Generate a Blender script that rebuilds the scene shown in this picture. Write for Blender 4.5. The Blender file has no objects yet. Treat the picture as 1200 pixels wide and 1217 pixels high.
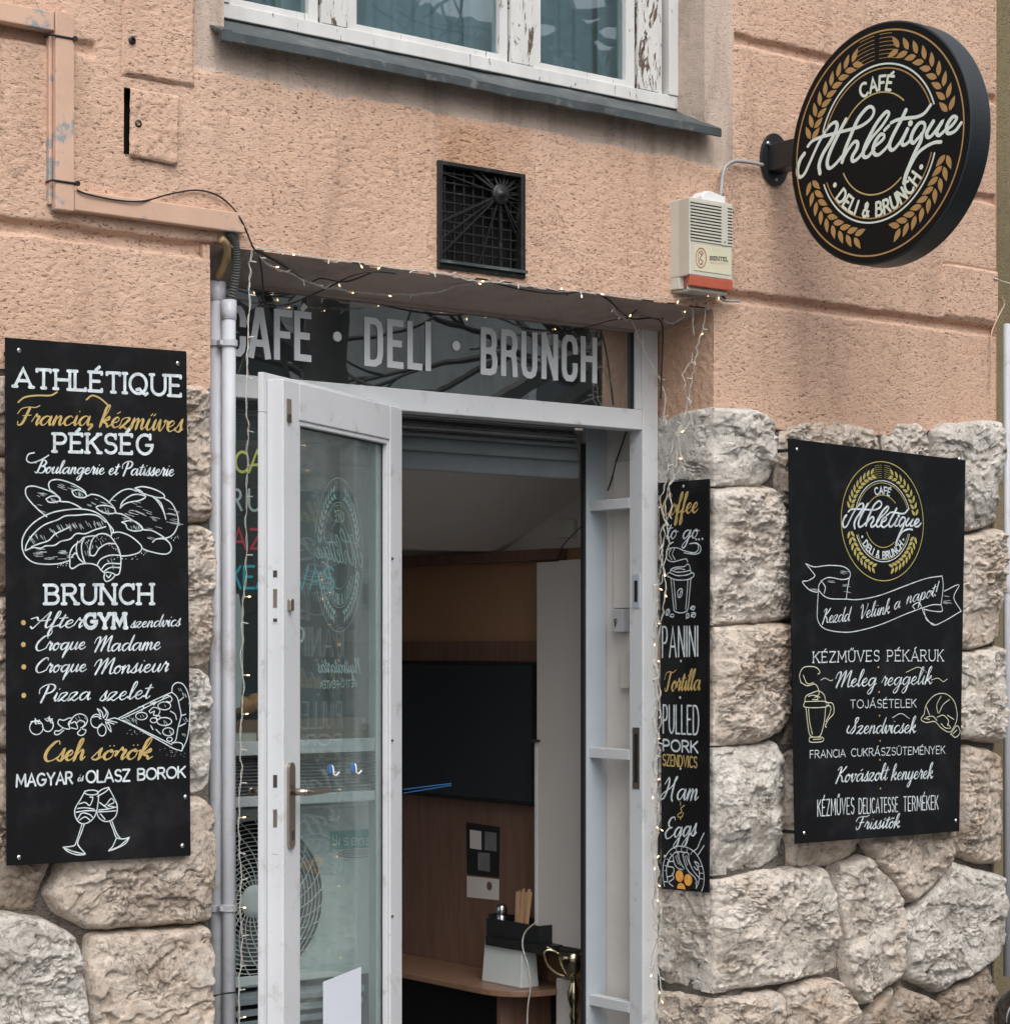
import bpy, math, random
import numpy as np
from mathutils import Vector, Matrix

random.seed(7)
S = bpy.context.scene
COL = S.collection

# ------------------------------------------------------------------ camera
FPX, VPX, YH, CX, DIST, EYE = 2600.0, 3950.0, 768.0, 600.0, 6.26, 1.6
TH = math.atan(FPX / (VPX - CX))
FWD = np.array([math.sin(TH), math.cos(TH), 0.0])
RGT = np.array([math.cos(TH), -math.sin(TH), 0.0])
CAM = np.array([0, 0, EYE]) - DIST * FWD
cam_d = bpy.data.cameras.new('camera')
cam = bpy.data.objects.new('camera', cam_d)
COL.objects.link(cam)
cam.location = CAM
cam.rotation_euler = (math.pi / 2, 0, -TH)
cam_d.sensor_fit = 'VERTICAL'
cam_d.sensor_height = 36.0
cam_d.sensor_width = 36.0
cam_d.lens = FPX / 1217 * 36
cam_d.shift_y = (YH - 608.5) / 1217
cam_d.clip_end = 300
cam_d.clip_start = 0.05
S.camera = cam
S.render.resolution_x, S.render.resolution_y = 1009, 1024

# ------------------------------------------------------------------ world, sun
W = bpy.data.worlds.new('World')
S.world = W
W.use_nodes = True
wn = W.node_tree
wn.nodes.clear()
sky = wn.nodes.new('ShaderNodeTexSky')
sky.sky_type = 'NISHITA'
sky.sun_disc = False
SUN_EL, SUN_AZ = math.radians(52), math.radians(200)
sky.sun_elevation = SUN_EL
sky.sun_rotation = SUN_AZ
sky.air_density = 1.0
sky.dust_density = 4.0
sky.ozone_density = 1.0
hs = wn.nodes.new('ShaderNodeHueSaturation')
hs.inputs['Saturation'].default_value = 0.30
bg = wn.nodes.new('ShaderNodeBackground')
bg.inputs['Strength'].default_value = 0.14
wo = wn.nodes.new('ShaderNodeOutputWorld')
wn.links.new(sky.outputs[0], hs.inputs['Color'])
wn.links.new(hs.outputs[0], bg.inputs[0])
wn.links.new(bg.outputs[0], wo.inputs[0])
sd = bpy.data.lights.new('sun', 'SUN')
sd.energy = 0.6
sd.angle = math.radians(58)
sd.color = (1.0, 0.965, 0.92)
sun = bpy.data.objects.new('sun', sd)
COL.objects.link(sun)
# nishita: rotation measured clockwise from +Y
sdir = Vector((math.sin(SUN_AZ) * math.cos(SUN_EL), math.cos(SUN_AZ) * math.cos(SUN_EL), math.sin(SUN_EL)))
sun.rotation_euler = sdir.to_track_quat('Z', 'Y').to_euler()
S.view_settings.view_transform = 'Standard'
S.view_settings.look = 'None'
S.view_settings.gamma = 1
S.view_settings.exposure = 0.75
S.view_settings.use_curve_mapping = False
S.render.engine = 'CYCLES'
S.cycles.max_bounces = 8
S.cycles.transparent_max_bounces = 16

# ------------------------------------------------------------------ rays
def ray(px, py):
    return FWD + RGT * (px - CX) / FPX + np.array([0, 0, 1.0]) * (YH - py) / FPX

def uY(px, py, Y=0.0):
    """point of the plane y=Y seen at a place of the photograph"""
    d = ray(px, py)
    return CAM + d * (Y - CAM[1]) / d[1]

def uX(px, py, X):
    d = ray(px, py)
    return CAM + d * (X - CAM[0]) / d[0]

class Plane:
    """flat surface in the scene: origin, outward normal, axes u (reading direction) and v (up)"""
    def __init__(s, o, n, u, v=(0, 0, 1)):
        s.o, s.n, s.u, s.v = [np.array(a, float) for a in (o, n, u, v)]
    def px(s, x, y):
        d = ray(x, y)
        return CAM + d * ((s.o - CAM) @ s.n) / (d @ s.n)
    def uv(s, a, b):
        return s.o + s.u * a + s.v * b

# ------------------------------------------------------------------ numpy noise
_rs = np.random.RandomState(3)
_P = _rs.rand(64, 64, 64).astype(np.float32)
def vnoise(x, y, z):
    xi, yi, zi = np.floor(x).astype(int), np.floor(y).astype(int), np.floor(z).astype(int)
    fx, fy, fz = x - xi, y - yi, z - zi
    fx, fy, fz = [f * f * f * (f * (f * 6 - 15) + 10) for f in (fx, fy, fz)]
    r = 0
    for a in (0, 1):
        for b in (0, 1):
            for c in (0, 1):
                w = (fx if a else 1 - fx) * (fy if b else 1 - fy) * (fz if c else 1 - fz)
                r = r + w * _P[(xi + a) & 63, (yi + b) & 63, (zi + c) & 63]
    return r * 2 - 1
def fbm(x, y, z, o=4, g=0.5, ridged=False):
    s, a, t = 0, 1.0, 0
    for i in range(o):
        n = vnoise(x * 2.03 ** i + 17.3 * i, y * 2.03 ** i + 5.1 * i, z * 2.03 ** i + 9.7 * i)
        if ridged:
            n = 1 - 2 * np.abs(n)
        s = s + a * n; t += a; a *= g
    return s / t

# ------------------------------------------------------------------ materials
def new_mat(name):
    m = bpy.data.materials.new(name)
    m.use_nodes = True
    nt = m.node_tree
    b = nt.nodes['Principled BSDF']
    return m, nt, b

def N(nt, typ, ins=None, **kw):
    n = nt.nodes.new(typ)
    for k, v in kw.items():
        setattr(n, k, v)
    if ins:
        for k, v in ins.items():
            s = n.inputs[k]
            if isinstance(v, bpy.types.NodeSocket):
                nt.links.new(v, s)
            else:
                s.default_value = v
    return n

def rgba(c):
    return (c[0], c[1], c[2], 1)

def coords(nt, scale=(1, 1, 1)):
    tc = N(nt, 'ShaderNodeTexCoord')
    mp = N(nt, 'ShaderNodeMapping', {'Vector': tc.outputs['Object'], 'Scale': scale})
    return mp.outputs[0]

def noise(nt, vec, scale, detail=4, rough=0.55, dist=0.0):
    return N(nt, 'ShaderNodeTexNoise', {'Vector': vec, 'Scale': scale, 'Detail': detail, 'Roughness': rough, 'Distortion': dist}).outputs['Fac']

def ramp(nt, fac, stops):
    r = N(nt, 'ShaderNodeValToRGB', {'Fac': fac})
    e = r.color_ramp.elements
    while len(e) < len(stops):
        e.new(0.5)
    for el, (p, c) in zip(e, stops):
        el.position = p
        el.color = rgba(c) if not isinstance(c, (int, float)) else (c, c, c, 1)
    return r.outputs['Color']

def mixc(nt, fac, a, b, mode='MIX'):
    n = N(nt, 'ShaderNodeMix', data_type='RGBA', blend_type=mode)
    for i, v in ((0, fac), (6, a), (7, b)):
        if isinstance(v, bpy.types.NodeSocket):
            nt.links.new(v, n.inputs[i])
        else:
            n.inputs[i].default_value = v if i == 0 else rgba(v)
    return n.outputs[2]

def bump(nt, b, h, strength=0.5, dist=0.01):
    n = N(nt, 'ShaderNodeBump', {'Height': h, 'Strength': strength, 'Distance': dist})
    nt.links.new(n.outputs[0], b.inputs['Normal'])

def paint(name, col, rough=0.5, var=0.08, vs=6, spec=0.5, metal=0.0, bmp=0.0, bs=80, dirt=None, ds=9, dp=(0.62, 0.8)):
    """paint, plastic, metal: slightly uneven colour, optional dirt, fine relief"""
    m, nt, b = new_mat(name)
    v = coords(nt)
    n = noise(nt, v, vs, 5, 0.6)
    lo = [c * (1 - var) for c in col]; hi = [min(1, c * (1 + var)) for c in col]
    c = ramp(nt, n, [(0.3, lo), (0.7, hi)])
    if dirt:
        k = ramp(nt, noise(nt, v, ds, 8, 0.7), [(dp[0], 0), (dp[1], 1)])
        c = mixc(nt, k, c, dirt)
    nt.links.new(c, b.inputs['Base Color'])
    b.inputs['Roughness'].default_value = rough
    b.inputs['Metallic'].default_value = metal
    b.inputs['Specular IOR Level'].default_value = spec
    if bmp:
        bump(nt, b, noise(nt, v, bs, 6, 0.6), bmp, 0.002)
    return m

def emit(name, col, st):
    m, nt, b = new_mat(name)
    b.inputs['Base Color'].default_value = rgba(col)
    b.inputs['Emission Color'].default_value = rgba(col)
    b.inputs['Emission Strength'].default_value = st
    b.inputs['Roughness'].default_value = 0.3
    return m

def glass(name, tint=(0.86, 0.92, 0.92), f0=1.5, rough=0.0, wav=0.0, painted_haze=0.0):
    m, nt, b = new_mat(name)
    nt.nodes.remove(b)
    out = nt.nodes['Material Output']
    tr = N(nt, 'ShaderNodeBsdfTransparent', {'Color': rgba(tint)})
    gl = N(nt, 'ShaderNodeBsdfGlossy', {'Color': (1, 1, 1, 1), 'Roughness': rough})
    lw = N(nt, 'ShaderNodeLayerWeight', {'Blend': 0.5})
    p5 = N(nt, 'ShaderNodeMath', {0: lw.outputs['Facing'], 1: 5.0}, operation='POWER')
    fr = N(nt, 'ShaderNodeMath', {0: p5.outputs[0], 1: 1 - f0, 2: f0}, operation='MULTIPLY_ADD')
    if wav:
        bn = N(nt, 'ShaderNodeBump', {'Height': noise(nt, coords(nt), 3.0, 2), 'Strength': wav, 'Distance': 0.01})
        nt.links.new(bn.outputs[0], gl.inputs['Normal'])
    mx = N(nt, 'ShaderNodeMixShader', {0: fr.outputs[0], 1: tr.outputs[0], 2: gl.outputs[0]})
    last = mx.outputs[0]
    if painted_haze:
        df = N(nt, 'ShaderNodeBsdfDiffuse', {'Color': (0.34, 0.42, 0.42, 1)})  # pale teal haze painted into the pane as patchy diffuse colour
        k = ramp(nt, noise(nt, coords(nt, (3, 3, 1)), 2.2, 6, 0.65), [(0.35, painted_haze * 0.35), (0.75, painted_haze)])
        mx2 = N(nt, 'ShaderNodeMixShader', {0: k, 1: last, 2: df.outputs[0]})
        last = mx2.outputs[0]
    nt.links.new(last, out.inputs['Surface'])
    return m

def stucco(name, c1, c2, dark, speck=0.5, bst=0.6, sc=1.0, grime=0.12):
    m, nt, b = new_mat(name)
    v = coords(nt)
    big = noise(nt, v, 1.4, 5, 0.6)
    mid = noise(nt, v, 9, 5, 0.65)
    c = ramp(nt, big, [(0.3, c1), (0.7, c2)])
    c = mixc(nt, ramp(nt, mid, [(0.35, 0.0), (0.8, 0.22)]), c, [x * 0.80 for x in c1])
    tcv = N(nt, 'ShaderNodeTexCoord')
    va = N(nt, 'ShaderNodeMapping', {'Vector': tcv.outputs['Object'], 'Rotation': (0, 0.35, 0), 'Scale': (0.62, 1, 1.45)}).outputs[0]
    # dirt that has settled in the pits of the render
    pits = N(nt, 'ShaderNodeTexNoise', {'Vector': va, 'Scale': 118 * sc, 'Detail': 2.2, 'Roughness': 0.55, 'Distortion': 0.7}).outputs['Fac']
    pk = ramp(nt, pits, [(0.35, 1.0), (0.405, 0.0)])
    rg = ramp(nt, noise(nt, v, 3.1, 4, 0.6), [(0.3, 0.35), (0.75, 1.0)])
    pk2 = N(nt, 'ShaderNodeMath', {0: pk, 1: rg}, operation='MULTIPLY').outputs[0]
    pk3 = N(nt, 'ShaderNodeMath', {0: pk2, 1: speck}, operation='MULTIPLY').outputs[0]
    c = mixc(nt, pk3, c, dark)
    # chance larger knocks
    kn = ramp(nt, noise(nt, v, 26, 2, 0.5), [(0.2, 1.0), (0.25, 0.0)])
    c = mixc(nt, kn, c, [d * 0.8 for d in dark])
    # washed-down grime in soft vertical runs, and hairline cracks
    gr = noise(nt, coords(nt, (5, 5, 0.9)), 1.3, 7, 0.62, 0.6)
    c = mixc(nt, ramp(nt, gr, [(0.48, 0.0), (0.72, min(1, grime * 3))]), c, [x * 0.45 for x in c1])
    hl = noise(nt, v, 1.1, 9, 0.62, 0.5)
    c = mixc(nt, ramp(nt, hl, [(0.4955, 0.0), (0.4985, 0.35), (0.5005, 0.35), (0.5035, 0.0)]), c, dark)
    nt.links.new(c, b.inputs['Base Color'])
    b.inputs['Roughness'].default_value = 0.93
    b.inputs['Specular IOR Level'].default_value = 0.2
    hp = ramp(nt, pits, [(0.28, 0.0), (0.46, 0.85), (0.75, 1.0)])
    fg = N(nt, 'ShaderNodeMath', {0: noise(nt, v, 150 * sc, 4, 0.7), 1: 0.9}, operation='MULTIPLY').outputs[0]
    h = N(nt, 'ShaderNodeMath', {0: hp, 1: fg}, operation='ADD').outputs[0]
    bump(nt, b, h, bst, 0.009)
    return m

def stone_mat(name, a, b_, c_, rust, seedv):
    m, nt, b = new_mat(name)
    tc = N(nt, 'ShaderNodeTexCoord')
    mp = N(nt, 'ShaderNodeMapping', {'Vector': tc.outputs['Object'], 'Location': (seedv, seedv * 2, 0), 'Scale': (1, 1, 1)})
    v = mp.outputs[0]
    n1 = noise(nt, v, 5.5, 8, 0.68, 0.6)
    c = ramp(nt, n1, [(0.30, a), (0.44, b_), (0.64, c_)])
    n2 = noise(nt, v, 3.1, 5, 0.6, 1.2)
    c = mixc(nt, ramp(nt, n2, [(0.56, 0.0), (0.78, 0.6)]), c, rust)
    # grey lichen and soot in streaks
    n3 = noise(nt, v, 13, 9, 0.75, 1.5)
    c = mixc(nt, ramp(nt, n3, [(0.50, 0.0), (0.66, 0.70)]), c, (0.17, 0.15, 0.13))
    # thin dark fissures
    n4 = N(nt, 'ShaderNodeTexNoise', {'Vector': v, 'Scale': 9.0, 'Detail': 8.0, 'Roughness': 0.65, 'Distortion': 1.0}, noise_type='RIDGED_MULTIFRACTAL').outputs['Fac']
    n5 = noise(nt, v, 60, 6, 0.7, 0.5)
    c = mixc(nt, ramp(nt, n5, [(0.30, 0.9), (0.46, 0.0)]), c, (0.12, 0.10, 0.085))
    fi = noise(nt, v, 8.0, 7, 0.66, 0.9)
    fm = ramp(nt, noise(nt, v, 4.0, 3, 0.5), [(0.50, 0.0), (0.66, 0.75)])
    fl = ramp(nt, fi, [(0.484, 0.0), (0.497, 1.0), (0.502, 1.0), (0.515, 0.0)])
    fk = N(nt, 'ShaderNodeMath', {0: fl, 1: fm}, operation='MULTIPLY').outputs[0]
    c = mixc(nt, fk, c, (0.10, 0.082, 0.068))
    lime = noise(nt, v, 7.5, 8, 0.7, 0.4)
    c = mixc(nt, ramp(nt, lime, [(0.55, 0.0), (0.68, 0.55)]), c, (0.72, 0.70, 0.66))
    nt.links.new(c, b.inputs['Base Color'])
    b.inputs['Roughness'].default_value = 0.9
    b.inputs['Specular IOR Level'].default_value = 0.25
    n6 = noise(nt, v, 38, 10, 0.78, 0.8)
    h = N(nt, 'ShaderNodeMath', {0: n6, 1: N(nt, 'ShaderNodeMath', {0: n3, 1: 0.8}, operation='MULTIPLY').outputs[0]}, operation='ADD').outputs[0]
    h = N(nt, 'ShaderNodeMath', {0: h, 1: fk}, operation='SUBTRACT').outputs[0]
    bump(nt, b, h, 0.7, 0.014)
    return m

def peeling(name, white, under, th=0.6):
    m, nt, b = new_mat(name)
    v = coords(nt, (3.0, 3.0, 0.9))
    n = noise(nt, v, 9, 8, 0.72, 1.4)
    k = ramp(nt, n, [(th, 0.0), (th + 0.015, 1.0)])
    v2 = coords(nt, (6, 6, 0.7))
    wood = ramp(nt, noise(nt, v2, 14, 5, 0.6), [(0.3, [u * 0.5 for u in under]), (0.7, under)])
    wt = ramp(nt, noise(nt, v, 5, 5), [(0.3, [w * 0.86 for w in white]), (0.7, white)])
    crack = ramp(nt, noise(nt, v2, 8, 7, 0.75, 1.2), [(0.355, 1.0), (0.375, 0.0)])
    c = mixc(nt, k, wt, wood)
    c = mixc(nt, crack, c, [u * 0.45 for u in under])
    nt.links.new(c, b.inputs['Base Color'])
    b.inputs['Roughness'].default_value = 0.6
    h = N(nt, 'ShaderNodeMath', {0: 1.0, 1: k}, operation='SUBTRACT').outputs[0]
    bump(nt, b, h, 0.6, 0.004)
    return m

def wood_mat(name, a, b_, rough=0.5):
    m, nt, b = new_mat(name)
    v = coords(nt, (9, 9, 0.8))
    n = noise(nt, v, 3.5, 7, 0.65, 0.8)
    nt.links.new(ramp(nt, n, [(0.3, a), (0.7, b_)]), b.inputs['Base Color'])
    b.inputs['Roughness'].default_value = rough
    bump(nt, b, n, 0.15, 0.002)
    return m

M = {}
PINK1, PINK2, PDARK = (0.59, 0.385, 0.278), (0.68, 0.472, 0.358), (0.095, 0.06, 0.045)
M['stucco'] = stucco('rough_pink_render', PINK1, PINK2, PDARK, 1.0, 0.42)
M['stucco_patch'] = stucco('orange_patch_render', (0.60, 0.375, 0.255), (0.67, 0.44, 0.32), PDARK, 0.35, 0.6)
M['stucco_pale'] = stucco('pale_smooth_render', (0.50, 0.40, 0.335), (0.60, 0.48, 0.40), (0.16, 0.13, 0.11), 0.45, 0.35, 1.2, grime=0.28)
M['stucco_sooty'] = stucco('sooty_patch_render', (0.50, 0.30, 0.19), (0.62, 0.39, 0.27), (0.09, 0.06, 0.045), 1.0, 0.7, 0.8)
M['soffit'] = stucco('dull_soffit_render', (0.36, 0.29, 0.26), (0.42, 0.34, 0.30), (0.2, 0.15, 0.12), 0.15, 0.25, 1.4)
M['upvc'] = paint('white_plastic_frame', (0.62, 0.635, 0.655), 0.35, 0.04, 3, dirt=(0.30, 0.28, 0.255), ds=13, dp=(0.565, 0.80))
M['upvc_seal'] = paint('black_rubber_seal', (0.015, 0.015, 0.017), 0.6)
M['steel_grey'] = paint('blue_grey_painted_metal', (0.42, 0.47, 0.51), 0.45, 0.06, 5)
M['slat'] = paint('grey_shutter_slat', (0.31, 0.35, 0.375), 0.42, 0.08, 6)
M['zinc'] = paint('weathered_zinc_sheet', (0.06, 0.073, 0.078), 0.5, 0.4, 8, metal=0.2, dirt=(0.27, 0.26, 0.24), ds=20, dp=(0.55, 0.75), bmp=0.4, bs=30)
M['peel'] = peeling('peeling_white_paint', (0.66, 0.655, 0.63), (0.13, 0.085, 0.055), 0.555)
M['peel_less'] = peeling('worn_white_paint', (0.66, 0.66, 0.645), (0.22, 0.16, 0.12), 0.635)
M['board'] = paint('matt_black_board', (0.0045, 0.005, 0.0058), 0.55, 0.25, 4, spec=0.22, bmp=0.05, dirt=(0.028, 0.029, 0.031), ds=5, dp=(0.5, 0.85))
M['chalk'] = paint('white_chalk_paint', (0.58, 0.64, 0.67), 0.7, 0.30, 45)
M['chalk_thin'] = paint('thin_white_chalk_paint', (0.40, 0.45, 0.47), 0.7, 0.25, 60)
M['gold'] = paint('ochre_chalk_paint', (0.50, 0.36, 0.13), 0.65, 0.2, 40)
M['olive'] = paint('yellow_olive_paint', (0.44, 0.38, 0.12), 0.65, 0.15, 40)
M['pale_yellow'] = paint('pale_yellow_chalk', (0.60, 0.60, 0.44), 0.7, 0.15, 40)
M['egg'] = paint('egg_yellow_paint', (0.80, 0.38, 0.07), 0.6, 0.2, 60)
M['sign_black'] = paint('satin_black_sign', (0.004, 0.0042, 0.0045), 0.5, 0.15, 4, spec=0.2)
M['sign_rim'] = paint('satin_dark_rim', (0.014, 0.018, 0.021), 0.42, 0.15, 4, spec=0.55)
M['bronze'] = paint('bronze_print', (0.42, 0.24, 0.085), 0.5, 0.15, 50)
M['sign_gold'] = paint('gold_print', (0.52, 0.39, 0.16), 0.5, 0.1, 50)
M['cream'] = paint('cream_print', (0.70, 0.74, 0.62), 0.55, 0.08, 8)
M['sign_white'] = paint('white_print', (0.68, 0.73, 0.67), 0.55, 0.05, 8)
M['black_metal'] = paint('black_metal', (0.014, 0.016, 0.018), 0.4, 0.2, 10, spec=0.5)
M['chrome'] = paint('bright_screw_metal', (0.62, 0.63, 0.65), 0.25, 0.1, 20, metal=1.0)
M['brass'] = paint('brushed_bronze_handle', (0.42, 0.36, 0.30), 0.3, 0.1, 30, metal=1.0)
M['gold_metal'] = paint('polished_gold_metal', (0.56, 0.49, 0.34), 0.16, 0.1, 12, metal=1.0)
M['grille'] = paint('sooty_black_grille', (0.010, 0.011, 0.011), 0.45, 0.35, 14, dirt=(0.085, 0.085, 0.083), ds=30, dp=(0.56, 0.8))
M['ivory'] = paint('aged_ivory_plastic', (0.56, 0.54, 0.47), 0.5, 0.06, 6, dirt=(0.34, 0.31, 0.26), ds=12, dp=(0.62, 0.85))
M['ivory_dark'] = paint('dark_slot', (0.02, 0.02, 0.02), 0.7)
M['red_lens'] = paint('faded_red_lens', (0.42, 0.105, 0.065), 0.3, 0.15, 14, spec=0.6)
M['label_cream'] = paint('cream_label', (0.62, 0.60, 0.44), 0.5, 0.05, 10)
M['label_red'] = paint('red_brown_print', (0.38, 0.10, 0.06), 0.5, 0.2, 60)
M['print_dark'] = paint('dark_print', (0.05, 0.04, 0.035), 0.5)
M['white_plastic'] = paint('clean_white_plastic', (0.74, 0.75, 0.76), 0.35, 0.04, 8)
M['pipe'] = paint('grey_white_pipe', (0.52, 0.54, 0.585), 0.4, 0.06, 4, dirt=(0.30, 0.25, 0.235), ds=9, dp=(0.55, 0.78))
M['hose'] = paint('grey_corrugated_hose', (0.10, 0.105, 0.10), 0.6, 0.2, 20)
M['foam'] = paint('old_yellow_foam', (0.36, 0.25, 0.13), 0.9, 0.3, 30, bmp=0.6, bs=40)
M['wire_clear'] = paint('clear_light_cable', (0.55, 0.53, 0.48), 0.35, 0.1, 30)
M['wire_black'] = paint('black_cable', (0.013, 0.013, 0.014), 0.45)
M['wire_grey'] = paint('grey_cable', (0.33, 0.33, 0.33), 0.4)
M['bulb_on'] = emit('lit_warm_bulb', (1.0, 0.58, 0.26), 4.0)
M['bulb_off'] = paint('clear_bulb', (0.70, 0.70, 0.68), 0.2, 0.05)
M['glass'] = glass('door_glass', (0.90, 0.95, 0.945), 0.06, wav=0.02, painted_haze=0.22)
M['glass_top'] = glass('transom_glass', (0.5, 0.58, 0.58), 0.42, wav=0.05, painted_haze=0.06)
M['glass_win'] = glass('old_window_glass', (0.70, 0.80, 0.82), 0.10, wav=0.12, painted_haze=0.10)
M['glass_side'] = glass('side_pane_glass', (0.95, 0.98, 0.975), 0.04, wav=0.02, painted_haze=0.05)
M['decal'] = paint('etched_decal', (0.42, 0.56, 0.56), 0.6, 0.1, 30)
M['letter'] = paint('silver_vinyl_letter', (0.72, 0.75, 0.78), 0.45, 0.04, 5)
M['mortar'] = stucco('dark_mortar', (0.15, 0.13, 0.11), (0.22, 0.19, 0.165), (0.07, 0.06, 0.05), 0.7, 0.9)
def s3(n, a, b, c, r, sd_): M[n] = stone_mat(n, a, b, c, r, sd_)
s3('stone_pale', (0.32, 0.27, 0.225), (0.66, 0.59, 0.515), (0.79, 0.735, 0.665), (0.50, 0.34, 0.20), 1.3)
s3('stone_grey', (0.29, 0.26, 0.235), (0.63, 0.59, 0.535), (0.77, 0.73, 0.675), (0.40, 0.30, 0.21), 5.1)
s3('stone_warm', (0.27, 0.21, 0.165), (0.60, 0.50, 0.41), (0.74, 0.65, 0.56), (0.42, 0.26, 0.15), 9.7)
s3('stone_brown', (0.17, 0.13, 0.10), (0.38, 0.30, 0.235), (0.53, 0.44, 0.36), (0.30, 0.17, 0.09), 14.2)
M['room_wall'] = paint('brown_room_wall', (0.36, 0.20, 0.115), 0.8, 0.08, 2)
M['room_white'] = paint('off_white_room_paint', (0.60, 0.56, 0.52), 0.8, 0.04, 2)
M['room_ceiling'] = paint('grey_sloping_ceiling', (0.68, 0.63, 0.58), 0.85, 0.05, 2)
M['dark_wood'] = wood_mat('dark_red_wood', (0.13, 0.07, 0.05), (0.21, 0.12, 0.085))
M['table_wood'] = wood_mat('table_wood', (0.20, 0.115, 0.07), (0.29, 0.17, 0.11), 0.35)
M['screen'] = paint('tv_screen', (0.022, 0.028, 0.036), 0.3, 0.1, 2, spec=0.5)
M['led'] = emit('blue_led', (0.10, 0.36, 0.85), 0.4)  # glow standing in for a blue reflection on the television screen
M['ac_white'] = paint('grey_white_ac_casing', (0.66, 0.71, 0.70), 0.45, 0.05, 4)
M['ac_grill'] = paint('pale_grill_wire', (0.72, 0.75, 0.73), 0.4, 0.08, 9)
M['teal'] = paint('teal_label', (0.04, 0.36, 0.33), 0.4)
M['void'] = paint('unlit_black', (0.008, 0.008, 0.008), 0.9)
M['dark_panel'] = paint('dark_menu_panel', (0.035, 0.033, 0.033), 0.6, 0.2, 5)
M['louvre'] = paint('dark_grey_ribbed_sheet', (0.17, 0.17, 0.175), 0.6, 0.2, 20)
M['neon_yellow'] = paint('yellow_marker', (0.80, 0.76, 0.12), 0.6)
M['neon_white'] = paint('white_marker', (0.70, 0.78, 0.76), 0.6)
M['neon_red'] = paint('red_marker', (0.75, 0.06, 0.10), 0.6)
M['neon_cyan'] = paint('cyan_marker', (0.03, 0.60, 0.74), 0.6)
M['paper'] = paint('white_paper', (0.74, 0.78, 0.86), 0.8, 0.03, 3)
M['bread'] = paint('baked_crust', (0.45, 0.22, 0.08), 0.6, 0.4, 25, bmp=0.4)
M['stick'] = wood_mat('pale_stick_wood', (0.50, 0.30, 0.16), (0.66, 0.44, 0.27))
M['blue_hook'] = paint('blue_hook_base', (0.04, 0.18, 0.50), 0.4)
M['ochre_wall'] = stucco('ochre_neighbour_wall', (0.19, 0.155, 0.09), (0.26, 0.21, 0.13), (0.08, 0.06, 0.03), 0.4, 0.5)
M['trunking'] = paint('overpainted_trunking', (0.58, 0.38, 0.28), 0.75, 0.10, 6, dirt=(0.27, 0.285, 0.30), ds=7.5, dp=(0.55, 0.60), bmp=0.5, bs=55)
M['key_grey'] = paint('grey_key_switch', (0.45, 0.46, 0.47), 0.4)
M['asphalt'] = stucco('asphalt', (0.05, 0.05, 0.052), (0.065, 0.065, 0.067), (0.02, 0.02, 0.02), 0.5, 0.4)
M['paving'] = stucco('paving', (0.24, 0.23, 0.22), (0.30, 0.29, 0.27), (0.12, 0.11, 0.1), 0.3, 0.3)
M['roof_tile'] = paint('grey_roof_tile', (0.20, 0.24, 0.26), 0.7, 0.35, 4)
M['far_wall'] = stucco('far_wall', (0.50, 0.52, 0.50), (0.60, 0.61, 0.58), (0.2, 0.2, 0.18), 0.2, 0.3)
M['bark'] = paint('dark_bark', (0.045, 0.04, 0.035), 0.9, 0.3, 12)
M['curtain'] = paint('grey_net_curtain', (0.36, 0.40, 0.42), 0.9, 0.1, 6)
M['ply'] = wood_mat('orange_ply', (0.45, 0.22, 0.10), (0.55, 0.3, 0.15))
M['lens'] = paint('dark_chromed_lens', (0.10, 0.095, 0.09), 0.12, 0.3, 8, metal=0.85)

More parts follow.
